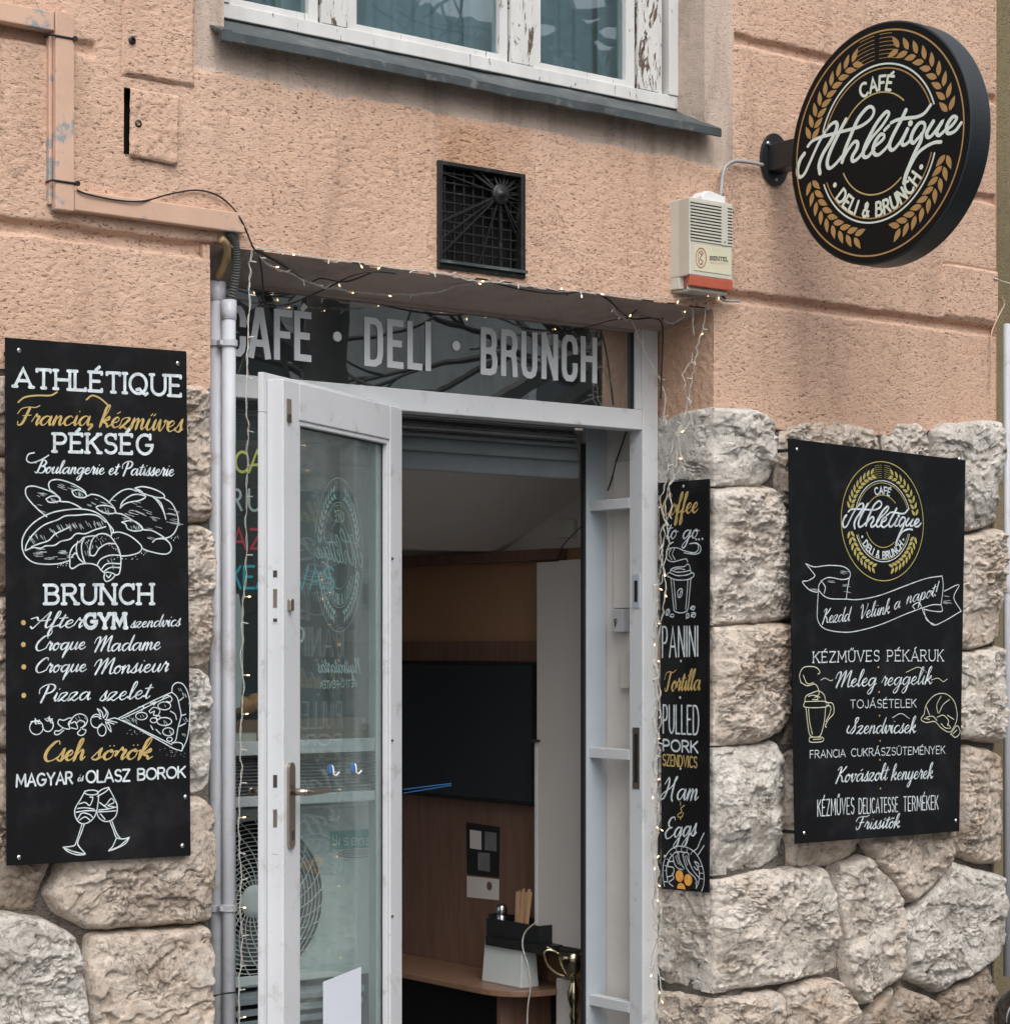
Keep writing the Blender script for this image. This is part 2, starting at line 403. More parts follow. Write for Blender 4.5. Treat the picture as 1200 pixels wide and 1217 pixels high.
# ------------------------------------------------------------------ mesh helpers
class MB:
    """collects geometry in world coordinates, then links it as ONE mesh object"""
    def __init__(s):
        s.v, s.f, s.n = [], [], 0
    def add(s, V, F):
        V = np.asarray(V, float).reshape(-1, 3)
        s.v.append(V)
        n = s.n
        s.f.extend([tuple(int(i) + n for i in f) for f in F])
        s.n += len(V)
        return s
    def box(s, x0, x1, y0, y1, z0, z1):
        V = [(x, y, z) for x in (x0, x1) for y in (y0, y1) for z in (z0, z1)]
        F = [(0, 1, 3, 2), (4, 6, 7, 5), (0, 4, 5, 1), (2, 3, 7, 6), (0, 2, 6, 4), (1, 5, 7, 3)]
        return s.add(V, F)
    def obox(s, c, ux, uy, uz, lx, ly, lz):
        """box centred on c with half sizes lx,ly,lz along unit vectors"""
        c, ux, uy, uz = [np.array(a, float) for a in (c, ux, uy, uz)]
        V = [c + ux * lx * a + uy * ly * b + uz * lz * d for a in (-1, 1) for b in (-1, 1) for d in (-1, 1)]
        F = [(0, 1, 3, 2), (4, 6, 7, 5), (0, 4, 5, 1), (2, 3, 7, 6), (0, 2, 6, 4), (1, 5, 7, 3)]
        return s.add(V, F)
    def prism(s, poly, depth):
        """poly: list of 3d points (flat), extruded by vector depth"""
        P = np.asarray(poly, float); D = np.asarray(depth, float); k = len(P)
        F = [tuple(range(k)), tuple(range(2 * k - 1, k - 1, -1))]
        F += [(i, i + k, (i + 1) % k + k, (i + 1) % k) for i in range(k)]
        return s.add(np.vstack([P, P + D]), F)
    def tube(s, path, r, n=8, cap=True):
        P = np.asarray(path, float); k = len(P)
        R = np.full(k, r, float) if np.isscalar(r) else np.asarray(r, float)
        T = np.gradient(P, axis=0)
        T /= np.linalg.norm(T, axis=1)[:, None] + 1e-12
        up = np.array([0, 0, 1.0]) if abs(T[0][2]) < 0.9 else np.array([1.0, 0, 0])
        V = []
        a = np.arange(n) * 2 * np.pi / n
        u = np.cross(T[0], up); u /= np.linalg.norm(u)
        for i in range(k):
            u = u - T[i] * (u @ T[i]); u /= np.linalg.norm(u) + 1e-12
            w = np.cross(T[i], u)
            V.append(P[i] + R[i] * (np.cos(a)[:, None] * u + np.sin(a)[:, None] * w))
        F = []
        for i in range(k - 1):
            for j in range(n):
                j2 = (j + 1) % n
                F.append((i * n + j, i * n + j2, (i + 1) * n + j2, (i + 1) * n + j))
        if cap:
            F.append(tuple(range(n - 1, -1, -1))); F.append(tuple((k - 1) * n + j for j in range(n)))
        return s.add(np.vstack(V), F)
    def lathe(s, prof, c, n=24, ax=(0, 0, 1), cap=True):
        """prof: (radius, height) list around axis ax through c"""
        ax = np.array(ax, float); ax /= np.linalg.norm(ax)
        h = np.array([1.0, 0, 0]) if abs(ax[0]) < 0.9 else np.array([0, 1.0, 0])
        u = np.cross(ax, h); u /= np.linalg.norm(u); w = np.cross(ax, u)
        a = np.arange(n) * 2 * np.pi / n
        V = []
        for r, z in prof:
            V.append(np.array(c) + ax * z + r * (np.cos(a)[:, None] * u + np.sin(a)[:, None] * w))
        F = []
        for i in range(len(prof) - 1):
            for j in range(n):
                j2 = (j + 1) % n
                F.append((i * n + j, i * n + j2, (i + 1) * n + j2, (i + 1) * n + j))
        if cap:
            F.append(tuple(range(n - 1, -1, -1))); F.append(tuple((len(prof) - 1) * n + j for j in range(n)))
        return s.add(np.vstack(V), F)
    def build(s, name, mat, parent=None, smooth=False, label=None, bevel=0.0):
        V = np.vstack(s.v) if s.v else np.zeros((0, 3))
        base = root_loc(parent)
        me = bpy.data.meshes.new(name)
        me.from_pydata((V - base).tolist(), [], s.f)
        me.materials.append(M[mat] if isinstance(mat, str) else mat)
        if smooth:
            me.polygons.foreach_set('use_smooth', [True] * len(me.polygons))
        me.update()
        o = bpy.data.objects.new(name, me)
        COL.objects.link(o)
        if parent:
            o.parent = parent
        if label:
            o['label'] = label
        if bevel:
            bv = o.modifiers.new('bevel', 'BEVEL'); bv.width = bevel; bv.segments = 2; bv.limit_method = 'ANGLE'
            bv.harden_normals = False
        return o

def root_loc(p):
    while p is not None and p.parent is not None:
        p = p.parent
    return np.array(p.location) if p is not None else np.zeros(3)

def thing(name, label, cat, loc, group=None):
    o = bpy.data.objects.new(name, None)
    o.empty_display_size = 0.1
    COL.objects.link(o)
    o.location = [float(a) for a in loc]
    o['label'] = label; o['category'] = cat
    if group:
        o['group'] = group
    return o

def tag(o, label=None, cat=None, group=None, kind=None):
    for k, v in (('label', label), ('category', cat), ('group', group), ('kind', kind)):
        if v:
            o[k] = v
    return o

def grid_mesh(name, V, nx, nz, keep, mat, parent=None, smooth=True, mats=None, mi=None):
    """V (nx*nz,3) world; keep: (nx-1,nz-1) bool cells"""
    i, j = np.nonzero(keep)
    a = i * nz + j
    F = np.stack([a, a + nz, a + nz + 1, a + 1], 1)
    used = np.unique(F)
    rm = np.full(len(V), -1); rm[used] = np.arange(len(used))
    F = rm[F]; Vv = (V[used] - root_loc(parent)).astype(np.float32)
    me = bpy.data.meshes.new(name)
    me.vertices.add(len(Vv)); me.vertices.foreach_set('co', Vv.ravel())
    me.loops.add(F.size); me.loops.foreach_set('vertex_index', F.ravel().astype(np.int32))
    me.polygons.add(len(F)); me.polygons.foreach_set('loop_start', (np.arange(len(F)) * 4).astype(np.int32))
    for mm in (mats or [mat]):
        me.materials.append(M[mm])
    if mi is not None:
        me.polygons.foreach_set('material_index', mi[i, j].astype(np.int32))
    me.update(calc_edges=True); me.validate()
    me.polygons.foreach_set('use_smooth', [smooth] * len(F))
    o = bpy.data.objects.new(name, me); COL.objects.link(o)
    if parent:
        o.parent = parent
    return o

def catmull(P, n=6):
    P = np.asarray(P, float)
    if len(P) < 3:
        return P
    Q = np.vstack([2 * P[0] - P[1], P, 2 * P[-1] - P[-2]])
    out = []
    for i in range(1, len(Q) - 2):
        p0, p1, p2, p3 = Q[i - 1:i + 3]
        for t in np.arange(n) / n:
            out.append(0.5 * (2 * p1 + (p2 - p0) * t + (2 * p0 - 5 * p1 + 4 * p2 - p3) * t * t + (3 * p1 - p0 - 3 * p2 + p3) * t ** 3))
    out.append(Q[-2])
    return np.array(out)
# ================================================================== ground and far side of the street
def quad(name, P, mat, kind=None, parent=None):
    o = MB().add(P, [(0, 1, 2, 3)]).build(name, mat, parent)
    if kind: o['kind'] = kind
    return o
GZ = -0.12
quad('road', [(-60, -60, GZ - .13), (60, -60, GZ - .13), (60, 60, GZ - .13), (-60, 60, GZ - .13)], 'asphalt', 'structure')
b = MB().box(-30, 2.6, -1.6, 0.02, GZ - .3, GZ); b.box(2.6, 30, -1.6, 0.02, GZ - .3, GZ)
b.build('pavement', 'paving')['kind'] = 'structure'
MB().box(-30, 30, -1.75, -1.603, GZ - .3, GZ - .01).build('kerb', 'far_wall')['kind'] = 'structure'
MB().box(-30, 40, -12.0, -9.4, GZ - .3, GZ).build('opposite_pavement', 'paving')['kind'] = 'structure'

# house across the street: it shows only as a reflection in the panes
h = thing('opposite_house', 'pale house with a grey tiled roof, mirrored in the upper window panes', 'house', (8, -12, GZ))
MB().box(-4, 26, -22, -12, GZ, 5.6).build('wall', 'far_wall', h)
nx, nz = 300, 60
xs = np.linspace(-4.4, 26.4, nx); ts = np.linspace(0, 1, nz)
Xg, Tg = np.meshgrid(xs, ts, indexing='ij')
row = Tg * 24
fr = row - np.floor(row)
V = np.stack([Xg, -11.5 - Tg * 5.5, 5.5 + Tg * 3.9 + 0.10 * np.abs(np.sin(Xg * 6.5)) + 0.14 * (1 - fr)], -1).reshape(-1, 3)
grid_mesh('roof', V, nx, nz, np.ones((nx - 1, nz - 1), bool), 'roof_tile', h, smooth=False)
for i in range(7):
    x = -2 + i * 4.0
    w = MB().box(x, x + 1.2, -12.0, -11.94, 2.9, 4.6).build('window', 'upvc', h)
    MB().box(x + .1, x + 1.1, -11.94, -11.93, 3.0, 4.5).build('pane', 'screen', w)

def bare_tree(x, y, hgt, sd_, label):
    rnd = random.Random(sd_)
    t = thing('bare_tree', label, 'tree', (x, y, GZ), 'bare street trees')
    tr, br = MB(), MB()
    P = [np.array([x, y, GZ])]
    for k in range(8):
        P.append(P[-1] + np.array([rnd.uniform(-.1, .1), rnd.uniform(-.1, .1), hgt / 9]))
    tr.tube(P, np.linspace(.2, .1, 9), 8)
    def grow(p, d, r, L, dep):
        Q = [p]; dd = d
        for k in range(4):
            dd = dd + np.array([rnd.uniform(-.22, .22) for _ in range(3)]); dd /= np.linalg.norm(dd)
            Q.append(Q[-1] + dd * L / 4)
        br.tube(Q, np.linspace(r, r * .55, 5), 5 if dep > 1 else 4, cap=False)
        if dep:
            for k in range(3 if dep > 1 else 4):
                a = dd + np.array([rnd.uniform(-.8, .8) for _ in range(3)]); a /= np.linalg.norm(a)
                grow(Q[rnd.choice([2, 3, 4])], a, r * .55, L * .72, dep - 1)
    for k in range(7):
        a = rnd.uniform(0, 6.28)
        d = np.array([math.cos(a), math.sin(a), rnd.uniform(.3, 1.1)]); d /= np.linalg.norm(d)
        grow(P[3 + k % 6], d, .085, hgt * .36, 3)
    tr.build('trunk', 'bark', t, True); br.build('crown', 'bark', t)
bare_tree(3.2, -5.2, 6.0, 1, 'bare tree by the kerb, nearest the shop, mirrored in the transom')
bare_tree(6.3, -6.6, 7.0, 2, 'bare tree further along the kerb, middle one in the mirrored row')
bare_tree(9.2, -7.8, 7.5, 3, 'bare tree at the far end of the mirrored row')

# ================================================================== rendered wall
XL, XR, ZT = -2.6, 2.151, 4.35
OX0, OX1 = -0.966, 0.813
ZLIN = uY(560, 331)[2]
FY = 0.24
wx0, wx1 = uY(268, 20)[0], uY(836, 100)[0]
wz0 = uY(560, 92)[2]
vx0, vx1 = uY(520, 250)[0], uY(621, 250)[0]
vz1, vz0 = uY(570, 199)[2], uY(570, 325)[2]
def axis(a, b, step, marks):
    g = list(np.arange(a, b, step)) + [b]
    for m in marks:
        i = int(np.argmin([abs(q - m) for q in g])); g[i] = m
    return np.array(sorted(g))
ST = 0.0043
gx = axis(XL, XR, ST, [OX0, OX1, wx0, wx1, vx0, vx1])
gz = axis(2.02, ZT, ST, [ZLIN, wz0, vz0, vz1])
XX, ZZ = np.meshgrid(gx, gz, indexing='ij')
def seg(px0, py0, px1, py1):
    a, c = uY(px0, py0), uY(px1, py1); return a[0], a[2], c[0], c[2]
def groove(H, x0, z0, x1, z1, w, d, soft=0.006):
    dx, dz = x1 - x0, z1 - z0; L = math.hypot(dx, dz)
    t = ((XX - x0) * dx + (ZZ - z0) * dz) / L
    n = np.abs((XX - x0) * dz - (ZZ - z0) * dx) / L + 0.004 * vnoise(XX * 20, ZZ * 20, XX * 0 + 3.3)
    k = 1 / (1 + np.exp((n - w / 2) / soft * 3)) * (t > -.0) * (t < L + .0)
    return np.minimum(H, -d * k + 0 * H) if False else H - d * k
H = np.zeros_like(XX)   # outward height
ls = uY(60, 274)[2]
groove_list = [seg(-400, 215, 262, 299) + (.034, .022), seg(-300, 0, 64, 46) + (.036, .022), seg(84, 53, 114, 62) + (.03, .015),
               seg(873, 49, 1187, 116) + (.028, .02), seg(1000, 204, 1187, 238) + (.026, .018), seg(850, 352, 1187, 392) + (.032, .024)]
gl = []
for x0, z0, x1, z1, w_, d_ in groove_list:
    zc = (z0 + z1) / 2 if abs(z1 - z0) < .2 else z1
    gl.append((x0, zc, x1, zc, w_, d_))
gl[0] = (XL, uY(200, 291)[2], uY(262, 299)[0], uY(200, 291)[2], .034, .022)
gl[1] = (XL, uY(40, 41)[2], uY(64, 46)[0], uY(40, 41)[2], .036, .022)
for g in gl:
    H = groove(H, *g)
# raised slabs: patch above the hatch, hatch lid, band at the right edge
def slab(px0, py0, px1, py1, h_, edge=.005):
    x0, x1 = uY(px0, py0)[0], uY(px1, py0)[0]
    z1, z0 = uY((px0 + px1) / 2, py0)[2], uY((px0 + px1) / 2, py1)[2]
    d = np.minimum(np.minimum(XX - x0, x1 - XX), np.minimum(ZZ - z0, z1 - ZZ)) + .003 * vnoise(XX * 25, ZZ * 25, XX * 0 + 1)
    return h_ / (1 + np.exp(-d / edge * 3)), d
s1, d1 = slab(147, -160, 230, 96, .010)
H += s1
crack = np.exp(-(d1 / .0035) ** 2) * .010 * (0.4 + 0.6 * (vnoise(XX * 6, ZZ * 6, XX * 0 + 9) > -.2))
H -= crack * (ZZ < uY(190, 5)[2])
s3_, d3 = slab(1121, 322, 1240, 383, .009)
H += s3_
H -= np.exp(-((d3) / .004) ** 2) * .010 * (ZZ > uY(1150, 330)[2] - .02)
# window surround: smoother, a touch lower
sx0, sx1 = uY(231, 40)[0], uY(871, 100)[0]
sz0 = uY(560, 143)[2]
edge_n = .012 * vnoise(XX * 14, ZZ * 14, XX * 0 + 6)
sur = np.minimum(np.minimum(XX - sx0, sx1 - XX), ZZ - sz0 + edge_n)
surk = 1 / (1 + np.exp(-sur / .004))
H -= .008 * surk
A_ = 1 - .75 * surk
n1 = fbm(XX * 62, ZZ * 95, XX * 0 + .7, 2, .5)
n2 = fbm(XX * 2.2, ZZ * 2.2, XX * 0 + 4.2, 3)
n3 = fbm(XX * 14, ZZ * 14, XX * 0 + 2.2, 3)
pit = vnoise(XX * 66 + ZZ * 20, ZZ * 132, XX * 0 + 3.7) + .35 * vnoise(XX * 130, ZZ * 200, XX * 0 + 1.7)
H -= A_ * .0020 * np.clip((-.42 - pit) / .16, 0, 1) * (.6 + .4 * (n2 > -.1))
H += A_ * (.0009 * n1 + .0010 * n3) + .0030 * n2
zb_l = uY(120, 449)[2]
pts = [(847, 490), (880, 492), (906, 498), (924, 511), (950, 514), (985, 508), (1020, 512), (1043, 520), (1062, 511), (1100, 510), (1112, 513), (1140, 505), (1183, 507)]
bx = [uY(*p)[0] for p in pts]; bz = [uY(*p)[2] for p in pts]
zbot = np.where(gx < 0, zb_l, np.interp(gx, bx, bz)) + .008 * vnoise(gx * 18, gx * 0, gx * 0 + 2)
keep = np.ones((len(gx) - 1, len(gz) - 1), bool)
xc = (gx[:-1] + gx[1:]) / 2; zc = (gz[:-1] + gz[1:]) / 2
XC, ZC = np.meshgrid(xc, zc, indexing='ij')
keep &= ZC > zbot[:-1, None]
lin_n = .004 * vnoise(xc * 22, xc * 0, xc * 0 + 5)
keep &= ~((XC > OX0) & (XC < OX1) & (ZC < (ZLIN + lin_n[:, None])))
keep &= ~((XC > wx0) & (XC < wx1) & (ZC > wz0))
keep &= ~((XC > vx0) & (XC < vx1) & (ZC > vz0) & (ZC < vz1))
# hatch hole
hx0, hx1 = uY(147, 150)[0], uY(211, 150)[0]
hz1, hz0 = uY(178, 110)[2], uY(178, 188)[2]
keep &= ~((XC > hx0) & (XC < hx1) & (ZC > hz0) & (ZC < hz1))
mi = np.zeros(keep.shape, int)
mi[(sur[:-1, :-1] > 0)] = 1
pn = .015 * vnoise(XC * 12, ZC * 12, XC * 0 + 8)
mi[(XC > vx0 + pn) & (XC < vx1 + .02 + pn) & (ZC > vz1) & (ZC < sz0 + pn)] = 2
mi[(mi == 2) & (np.hypot((XC - vx0 - .11) / 1.1, ZC - vz1 - .035) < .075 + pn)] = 3
mi[(XC > OX1 - .03 + pn) & (XC < OX1 + .05 + pn * 2) & (ZC < ZLIN)] = 0
wall = thing('rendered_wall', 'rough pink rendered wall around the cafe entrance, with dark joint grooves', 'wall', (0, 0, 0))
Vp = np.stack([XX, -H, ZZ], -1).reshape(-1, 3)
grid_mesh('render', Vp, len(gx), len(gz), keep, None, wall, True, ['stucco', 'stucco_pale', 'stucco_patch', 'stucco_sooty'], mi)

def strip_grid(name, P00, P10, P01, nrm, mat, parent, amp=.004, st=.008, fq=45):
    """rough flat piece of render between three corners"""
    P00, P10, P01, nrm = [np.array(a, float) for a in (P00, P10, P01, nrm)]
    la, lb = np.linalg.norm(P10 - P00), np.linalg.norm(P01 - P00)
    na, nb = max(2, int(la / st)), max(2, int(lb / st))
    A, B = np.meshgrid(np.linspace(0, 1, na), np.linspace(0, 1, nb), indexing='ij')
    P = P00 + A[..., None] * (P10 - P00) + B[..., None] * (P01 - P00)
    e = np.minimum(np.minimum(A, 1 - A) * la, np.minimum(B, 1 - B) * lb)
    h_ = amp * fbm(P[..., 0] * fq, P[..., 1] * fq, P[..., 2] * fq, 3) * np.clip(e / .01, 0, 1)
    P = P + h_[..., None] * nrm
    return grid_mesh(name, P.reshape(-1, 3), na, nb, np.ones((na - 1, nb - 1), bool), mat, parent)
ZG = uY(560, 371.5, FY)[2]        # top of the transom glass
# soffit under the lintel, sloping to the frame, and the reveals
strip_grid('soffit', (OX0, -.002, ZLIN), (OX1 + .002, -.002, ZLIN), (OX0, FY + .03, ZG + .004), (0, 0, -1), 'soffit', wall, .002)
ZS = uY(847, 491)[2]
strip_grid('door_reveal', (OX1, 0, ZS - .01), (OX1, .56, ZS - .01), (OX1, 0, ZLIN + .004), (-1, 0, 0), 'stucco_patch', wall, .004, .006, 70)
MB().box(OX0 - .02, OX0, .002, .56, 2.31, ZLIN).build('far_door_reveal', 'stucco', wall)
MB().box(OX0 - .02, OX0 - .004, .03, .56, GZ, 2.309).build('far_stone_reveal', 'mortar', wall)
strip_grid('window_reveal', (wx1, -.002, wz0 - .03), (wx1, .30, wz0 - .03), (wx1, -.002, ZT), (-1, 0, 0), 'stucco_pale', wall, .002)
MB().box(wx0 - .02, wx0, .01, .3, wz0 - .03, ZT).build('far_window_reveal', 'stucco_pale', wall)
MB().box(vx0 - .02, vx1 + .02, .06, .08, vz0 - .02, vz1 + .02).build('vent_hole_back', 'void', wall)
# body of the wall behind the render
MB().box(XL, OX0 - .03, .055, .56, GZ, ZT).box(OX1 + .06, XR - .01, .055, .56, GZ, ZT).box(OX0 - .03, OX1 + .06, .085, .56, ZLIN + .02, wz0 - .04)\
    .build('wall_core', 'mortar', wall)
strip_grid('corner_return', (XR, -.002, 2.0), (XR, .45, 2.0), (XR, -.002, ZT), (1, 0, 0), 'stucco', wall)
# hatch: recessed plate with a crooked rendered lid
hat = thing('wall_hatch', 'small square rendered hatch lid with a black gap along its left side', 'hatch', ((hx0 + hx1) / 2, 0, hz0))
MB().box(hx0 - .01, hx1 + .01, .045, .055, hz0 - .01, hz1 + .01).build('recess', 'void', hat)
lidx0 = uY(153.5, 150)[0]
nA, nB = 40, 50
A, B = np.meshgrid(np.linspace(0, 1, nA), np.linspace(0, 1, nB), indexing='ij')
lx = lidx0 - .004 * (1 - B) + A * (hx1 + .001 - lidx0); lz = hz0 - .004 + B * (hz1 - hz0 + .006) - A * .006 * (1 - B)
e = np.minimum(np.minimum(A, 1 - A) * nA, np.minimum(B, 1 - B) * nB)
lh = .015 + .003 * fbm(lx * 60, lz * 60, lx * 0 + 3, 3) - .007 * np.exp(-e / .8)
grid_mesh('lid', np.stack([lx, -lh, lz], -1).reshape(-1, 3), nA, nB, np.ones((nA - 1, nB - 1), bool), 'stucco', hat)
for nm, par, (px_, py_) in (('bolt', hat, (164, 147)), ('bolt', wall, (157, 48))):
    c = uY(px_, py_, -.012)
    MB().lathe([(.010, 0), (.010, .004), (.006, .006), (.0055, .001)], c, 12, (0, -1, 0)).build(nm, 'grille', par)

# ================================================================== stone plinth
def poly_d(P, Q):
    """distance of points P to closed polyline Q"""
    best = np.full(len(P), 9.0)
    R = np.roll(Q, -1, 0)
    for a, c in zip(Q, R):
        d = c - a; L = d @ d + 1e-12
        t = np.clip(((P - a) @ d) / L, 0, 1)
        best = np.minimum(best, np.hypot(*(P - a - t[:, None] * d).T))
    return best
def chaikin(P, it=1):
    for _ in range(it):
        Q = np.roll(P, -1, 0)
        P = np.stack([P * .92 + Q * .08, P * .08 + Q * .92], 1).reshape(-1, 2)
    return P
def stone_patch(mb, poly, pos, seed, bulge, edges=None, hmax=None, cseed=0, st=.0034, gap=-.0065):
    """poly (a,b) in metres; pos(a,b,h)->xyz; edges: (a-value, sign) of a building corner where the face ends"""
    rnd = np.random.RandomState(seed)
    P = chaikin(np.array(poly, float), 2) if edges is None else chaikin(np.array(poly, float), 1)
    # resample
    Q = np.vstack([P, P[:1]]); L = np.r_[0, np.cumsum(np.hypot(*np.diff(Q, axis=0).T))]
    n = max(40, int(L[-1] / st)); t = np.linspace(0, L[-1], n, endpoint=False)
    P = np.stack([np.interp(t, L, Q[:, 0]), np.interp(t, L, Q[:, 1])], 1)
    c = P.mean(0)
    r = P - c; rl = np.hypot(*r.T)
    wob = .007 * fbm(P[:, 0] * 24, P[:, 1] * 24, P[:, 0] * 0 + seed, 4, .6)
    if edges is not None:
        wob = wob * np.clip(np.abs(P[:, 0] - edges) / .03, 0, 1)
        gp = gap * np.clip(np.abs(P[:, 0] - edges) / .02, 0, 1)
    else:
        gp = gap
    P = c + r * (1 + (wob - gp) / rl)[:, None]
    if edges is not None:
        near = np.abs(P[:, 0] - edges) < .012
        P[near, 0] = edges
    K = max(8, int(rl.mean() / st))
    tt = 1 - (np.arange(K) / K) ** 1.15
    G = c + (P - c)[None] * tt[:, None, None]
    g = G.reshape(-1, 2)
    bd = P if edges is None else P[np.abs(P[:, 0] - edges) > .004]
    d = poly_d(g, P[::3]) if edges is None else None
    if edges is not None:
        d = np.full(len(g), 9.0)
        for i in range(0, len(bd), 2):
            d = np.minimum(d, np.hypot(g[:, 0] - bd[i, 0], g[:, 1] - bd[i, 1]))
    d[:len(P)] = 0 if edges is None else d[:len(P)]
    a, b_ = g[:, 0], g[:, 1]
    f = np.full(len(g), min(bulge, .048) * 1.0)
    R = rl.mean()
    for k in range(7):
        an = rnd.uniform(0, 6.283); sl = rnd.uniform(.05, .42)
        f = np.minimum(f, bulge * rnd.uniform(.80, 1.25) - sl * ((a - c[0]) * math.cos(an) + (b_ - c[1]) * math.sin(an)) + sl * R * rnd.uniform(.25, .85))
    z = a * 0 + seed * 1.7
    f = np.maximum(f, -.004)
    big = fbm(a * 7 + seed, b_ * 7, z, 3) * .013
    msk = np.clip(.4 + 2.2 * fbm(a * 6 + 4.4, b_ * 6, z + 11, 2), .12, 1.5)
    rid = fbm(a * 24, b_ * 30 + seed, z + 3, 4, .58, True) * .013 * msk
    ledge_or_glow = fbm(a * 11 + 2 * b_, b_ * 16, z + 7, 3)
    ledge_or_glow = (np.floor(ledge_or_glow * 5 + .5 * b_) / 5 - ledge_or_glow) * .034 * msk           # broken ledges
    fine = fbm(a * 85, b_ * 85, z + 1, 4, .6) * .0036 * (.5 + msk)
    # broken-off steps with jagged rims, more of them low on the face
    wa, wb = a + .02 * fbm(a * 30, b_ * 30, z + 21, 3), b_ + .02 * fbm(a * 30, b_ * 30, z + 27, 3)
    low = (c[1] - b_) / R
    stp = 0
    for k in range(4):
        nk = fbm(wa * (6 + 3 * k), wb * (9 + 4 * k), z + 31 + 5 * k, 3) - .22 * low
        stp = stp + (.010 - .0015 * k) * np.clip((nk + .12 - .1 * k) / .035, 0, 1)
    f = f + stp - .014
    rise = 1 - np.exp(-d / .0040)
    h_ = -.012 + (.012 + f * (1 - np.exp(-d / .006))) * rise + (big + rid + ledge_or_glow) * np.clip(d / .02, 0, 1) + fine * np.clip(d / .004, 0.3, 1)
    if hmax: h_ = np.minimum(h_, hmax + .12 * (h_ - hmax))
    if edges is not None:
        k = np.clip(np.abs(a - edges) / .05, 0, 1) ** .6
        hc = -.012 + (.012 + .005 + .016 * fbm(b_ * 17, b_ * 0 + cseed, b_ * 0 + 4.4, 3)) * rise
        h_ = h_ * k + (1 - k) * hc
        if hmax: h_ = np.minimum(h_, hmax)
        hc = np.minimum(hc, .012)
        a = a - hc * (1 - np.clip(np.abs(a - edges) / .06, 0, 1))
    n0 = len(P)
    V = [pos(P[:, 0], P[:, 1], np.full(n0, -.055)), pos(a, b_, h_)]
    cc = np.array([c[0]]), np.array([c[1]]), np.array([h_[-n0:].mean()])
    V.append(pos(*cc))
    F = []
    for k in range(K):
        for i in range(n0):
            j = (i + 1) % n0
            F.append((k * n0 + i, k * n0 + j, (k + 1) * n0 + j, (k + 1) * n0 + i))
    e = K * n0
    F += [(e + i, e + (i + 1) % n0, e + n0) for i in range(n0)]
    mb.add(np.vstack(V), F)
def front(a, b_, h_): return np.stack([a, -h_, b_], -1)
def reveal(a, b_, h_): return np.stack([OX1 - h_, a, b_], -1)
def front_poly(pp): return [(uY(*p)[0], uY(*p)[2]) for p in pp]
sw_l = thing('stone_wall', 'rough stone plinth left of the entrance, behind the tall menu board', 'wall', (-1.5, 0, GZ))
sw_r = thing('stone_wall', 'rough pale stone plinth right of the entrance, behind the wide board', 'wall', (1.5, 0, GZ))
def mortar(name, x0, x1, z0, z1, parent):
    o = strip_grid(name, (x0, .008, z0), (x1, .008, z0), (x0, .008, z1), (0, -1, 0), 'mortar', parent, .010, .010, 28)
mortar('mortar', XL, OX0, GZ, zb_l + .02, sw_l)
mortar('mortar', OX1 + .008, XR, GZ, 2.35, sw_r)
strip_grid('mortar', (OX1 + .008, 0.009, GZ), (OX1 + .008, .56, GZ), (OX1 + .008, 0.009, ZS), (-1, 0, 0), 'mortar', sw_r, .008, .012, 28)
strip_grid('mortar', (XR - .02, .0, GZ), (XR - .02, .5, GZ), (XR - .02, .0, 2.3), (1, 0, 0), 'mortar', sw_r, .008, .012, 28)
left_stones = [
 ([(66, 452), (249, 459), (250, 540), (250, 619), (150, 622), (70, 618)], 'stone_warm', .030),
 ([(-60, 448), (62, 452), (64, 540), (-60, 536)], 'stone_warm', .03),
 ([(-60, 545), (60, 548), (62, 705), (-60, 700)], 'stone_brown', .03),
 ([(70, 627), (249, 626), (250, 720), (250, 790), (150, 792), (68, 788)], 'stone_warm', .032),
 ([(-60, 712), (60, 712), (62, 890), (-60, 884)], 'stone_warm', .035),
 ([(66, 797), (250, 796), (250, 942), (68, 946)], 'stone_grey', .03),
 ([(-60, 898), (62, 900), (66, 1000), (48, 1050), (40, 1078), (0, 1082), (-60, 1080)], 'stone_brown', .04),
 ([(75, 953), (249, 947), (249, 1095), (205, 1097), (103, 1104), (62, 1080), (52, 1062), (66, 1036), (72, 1000)], 'stone_warm', .06),
 ([(-70, 1088), (0, 1085), (50, 1092), (84, 1112), (92, 1128), (98, 1160), (100, 1218), (90, 1262), (-70, 1262)], 'stone_grey', .07),
 ([(104, 1110), (180, 1106), (244, 1099), (249, 1180), (249, 1255), (112, 1262), (103, 1200), (100, 1150)], 'stone_warm', .06),
 ([(-260, 448), (-70, 448), (-70, 640), (-260, 640)], 'stone_warm', .04),
 ([(-260, 650), (-70, 650), (-70, 900), (-260, 900)], 'stone_warm', .04),
 ([(-260, 910), (-70, 910), (-80, 1262), (-260, 1262)], 'stone_brown', .05),
]
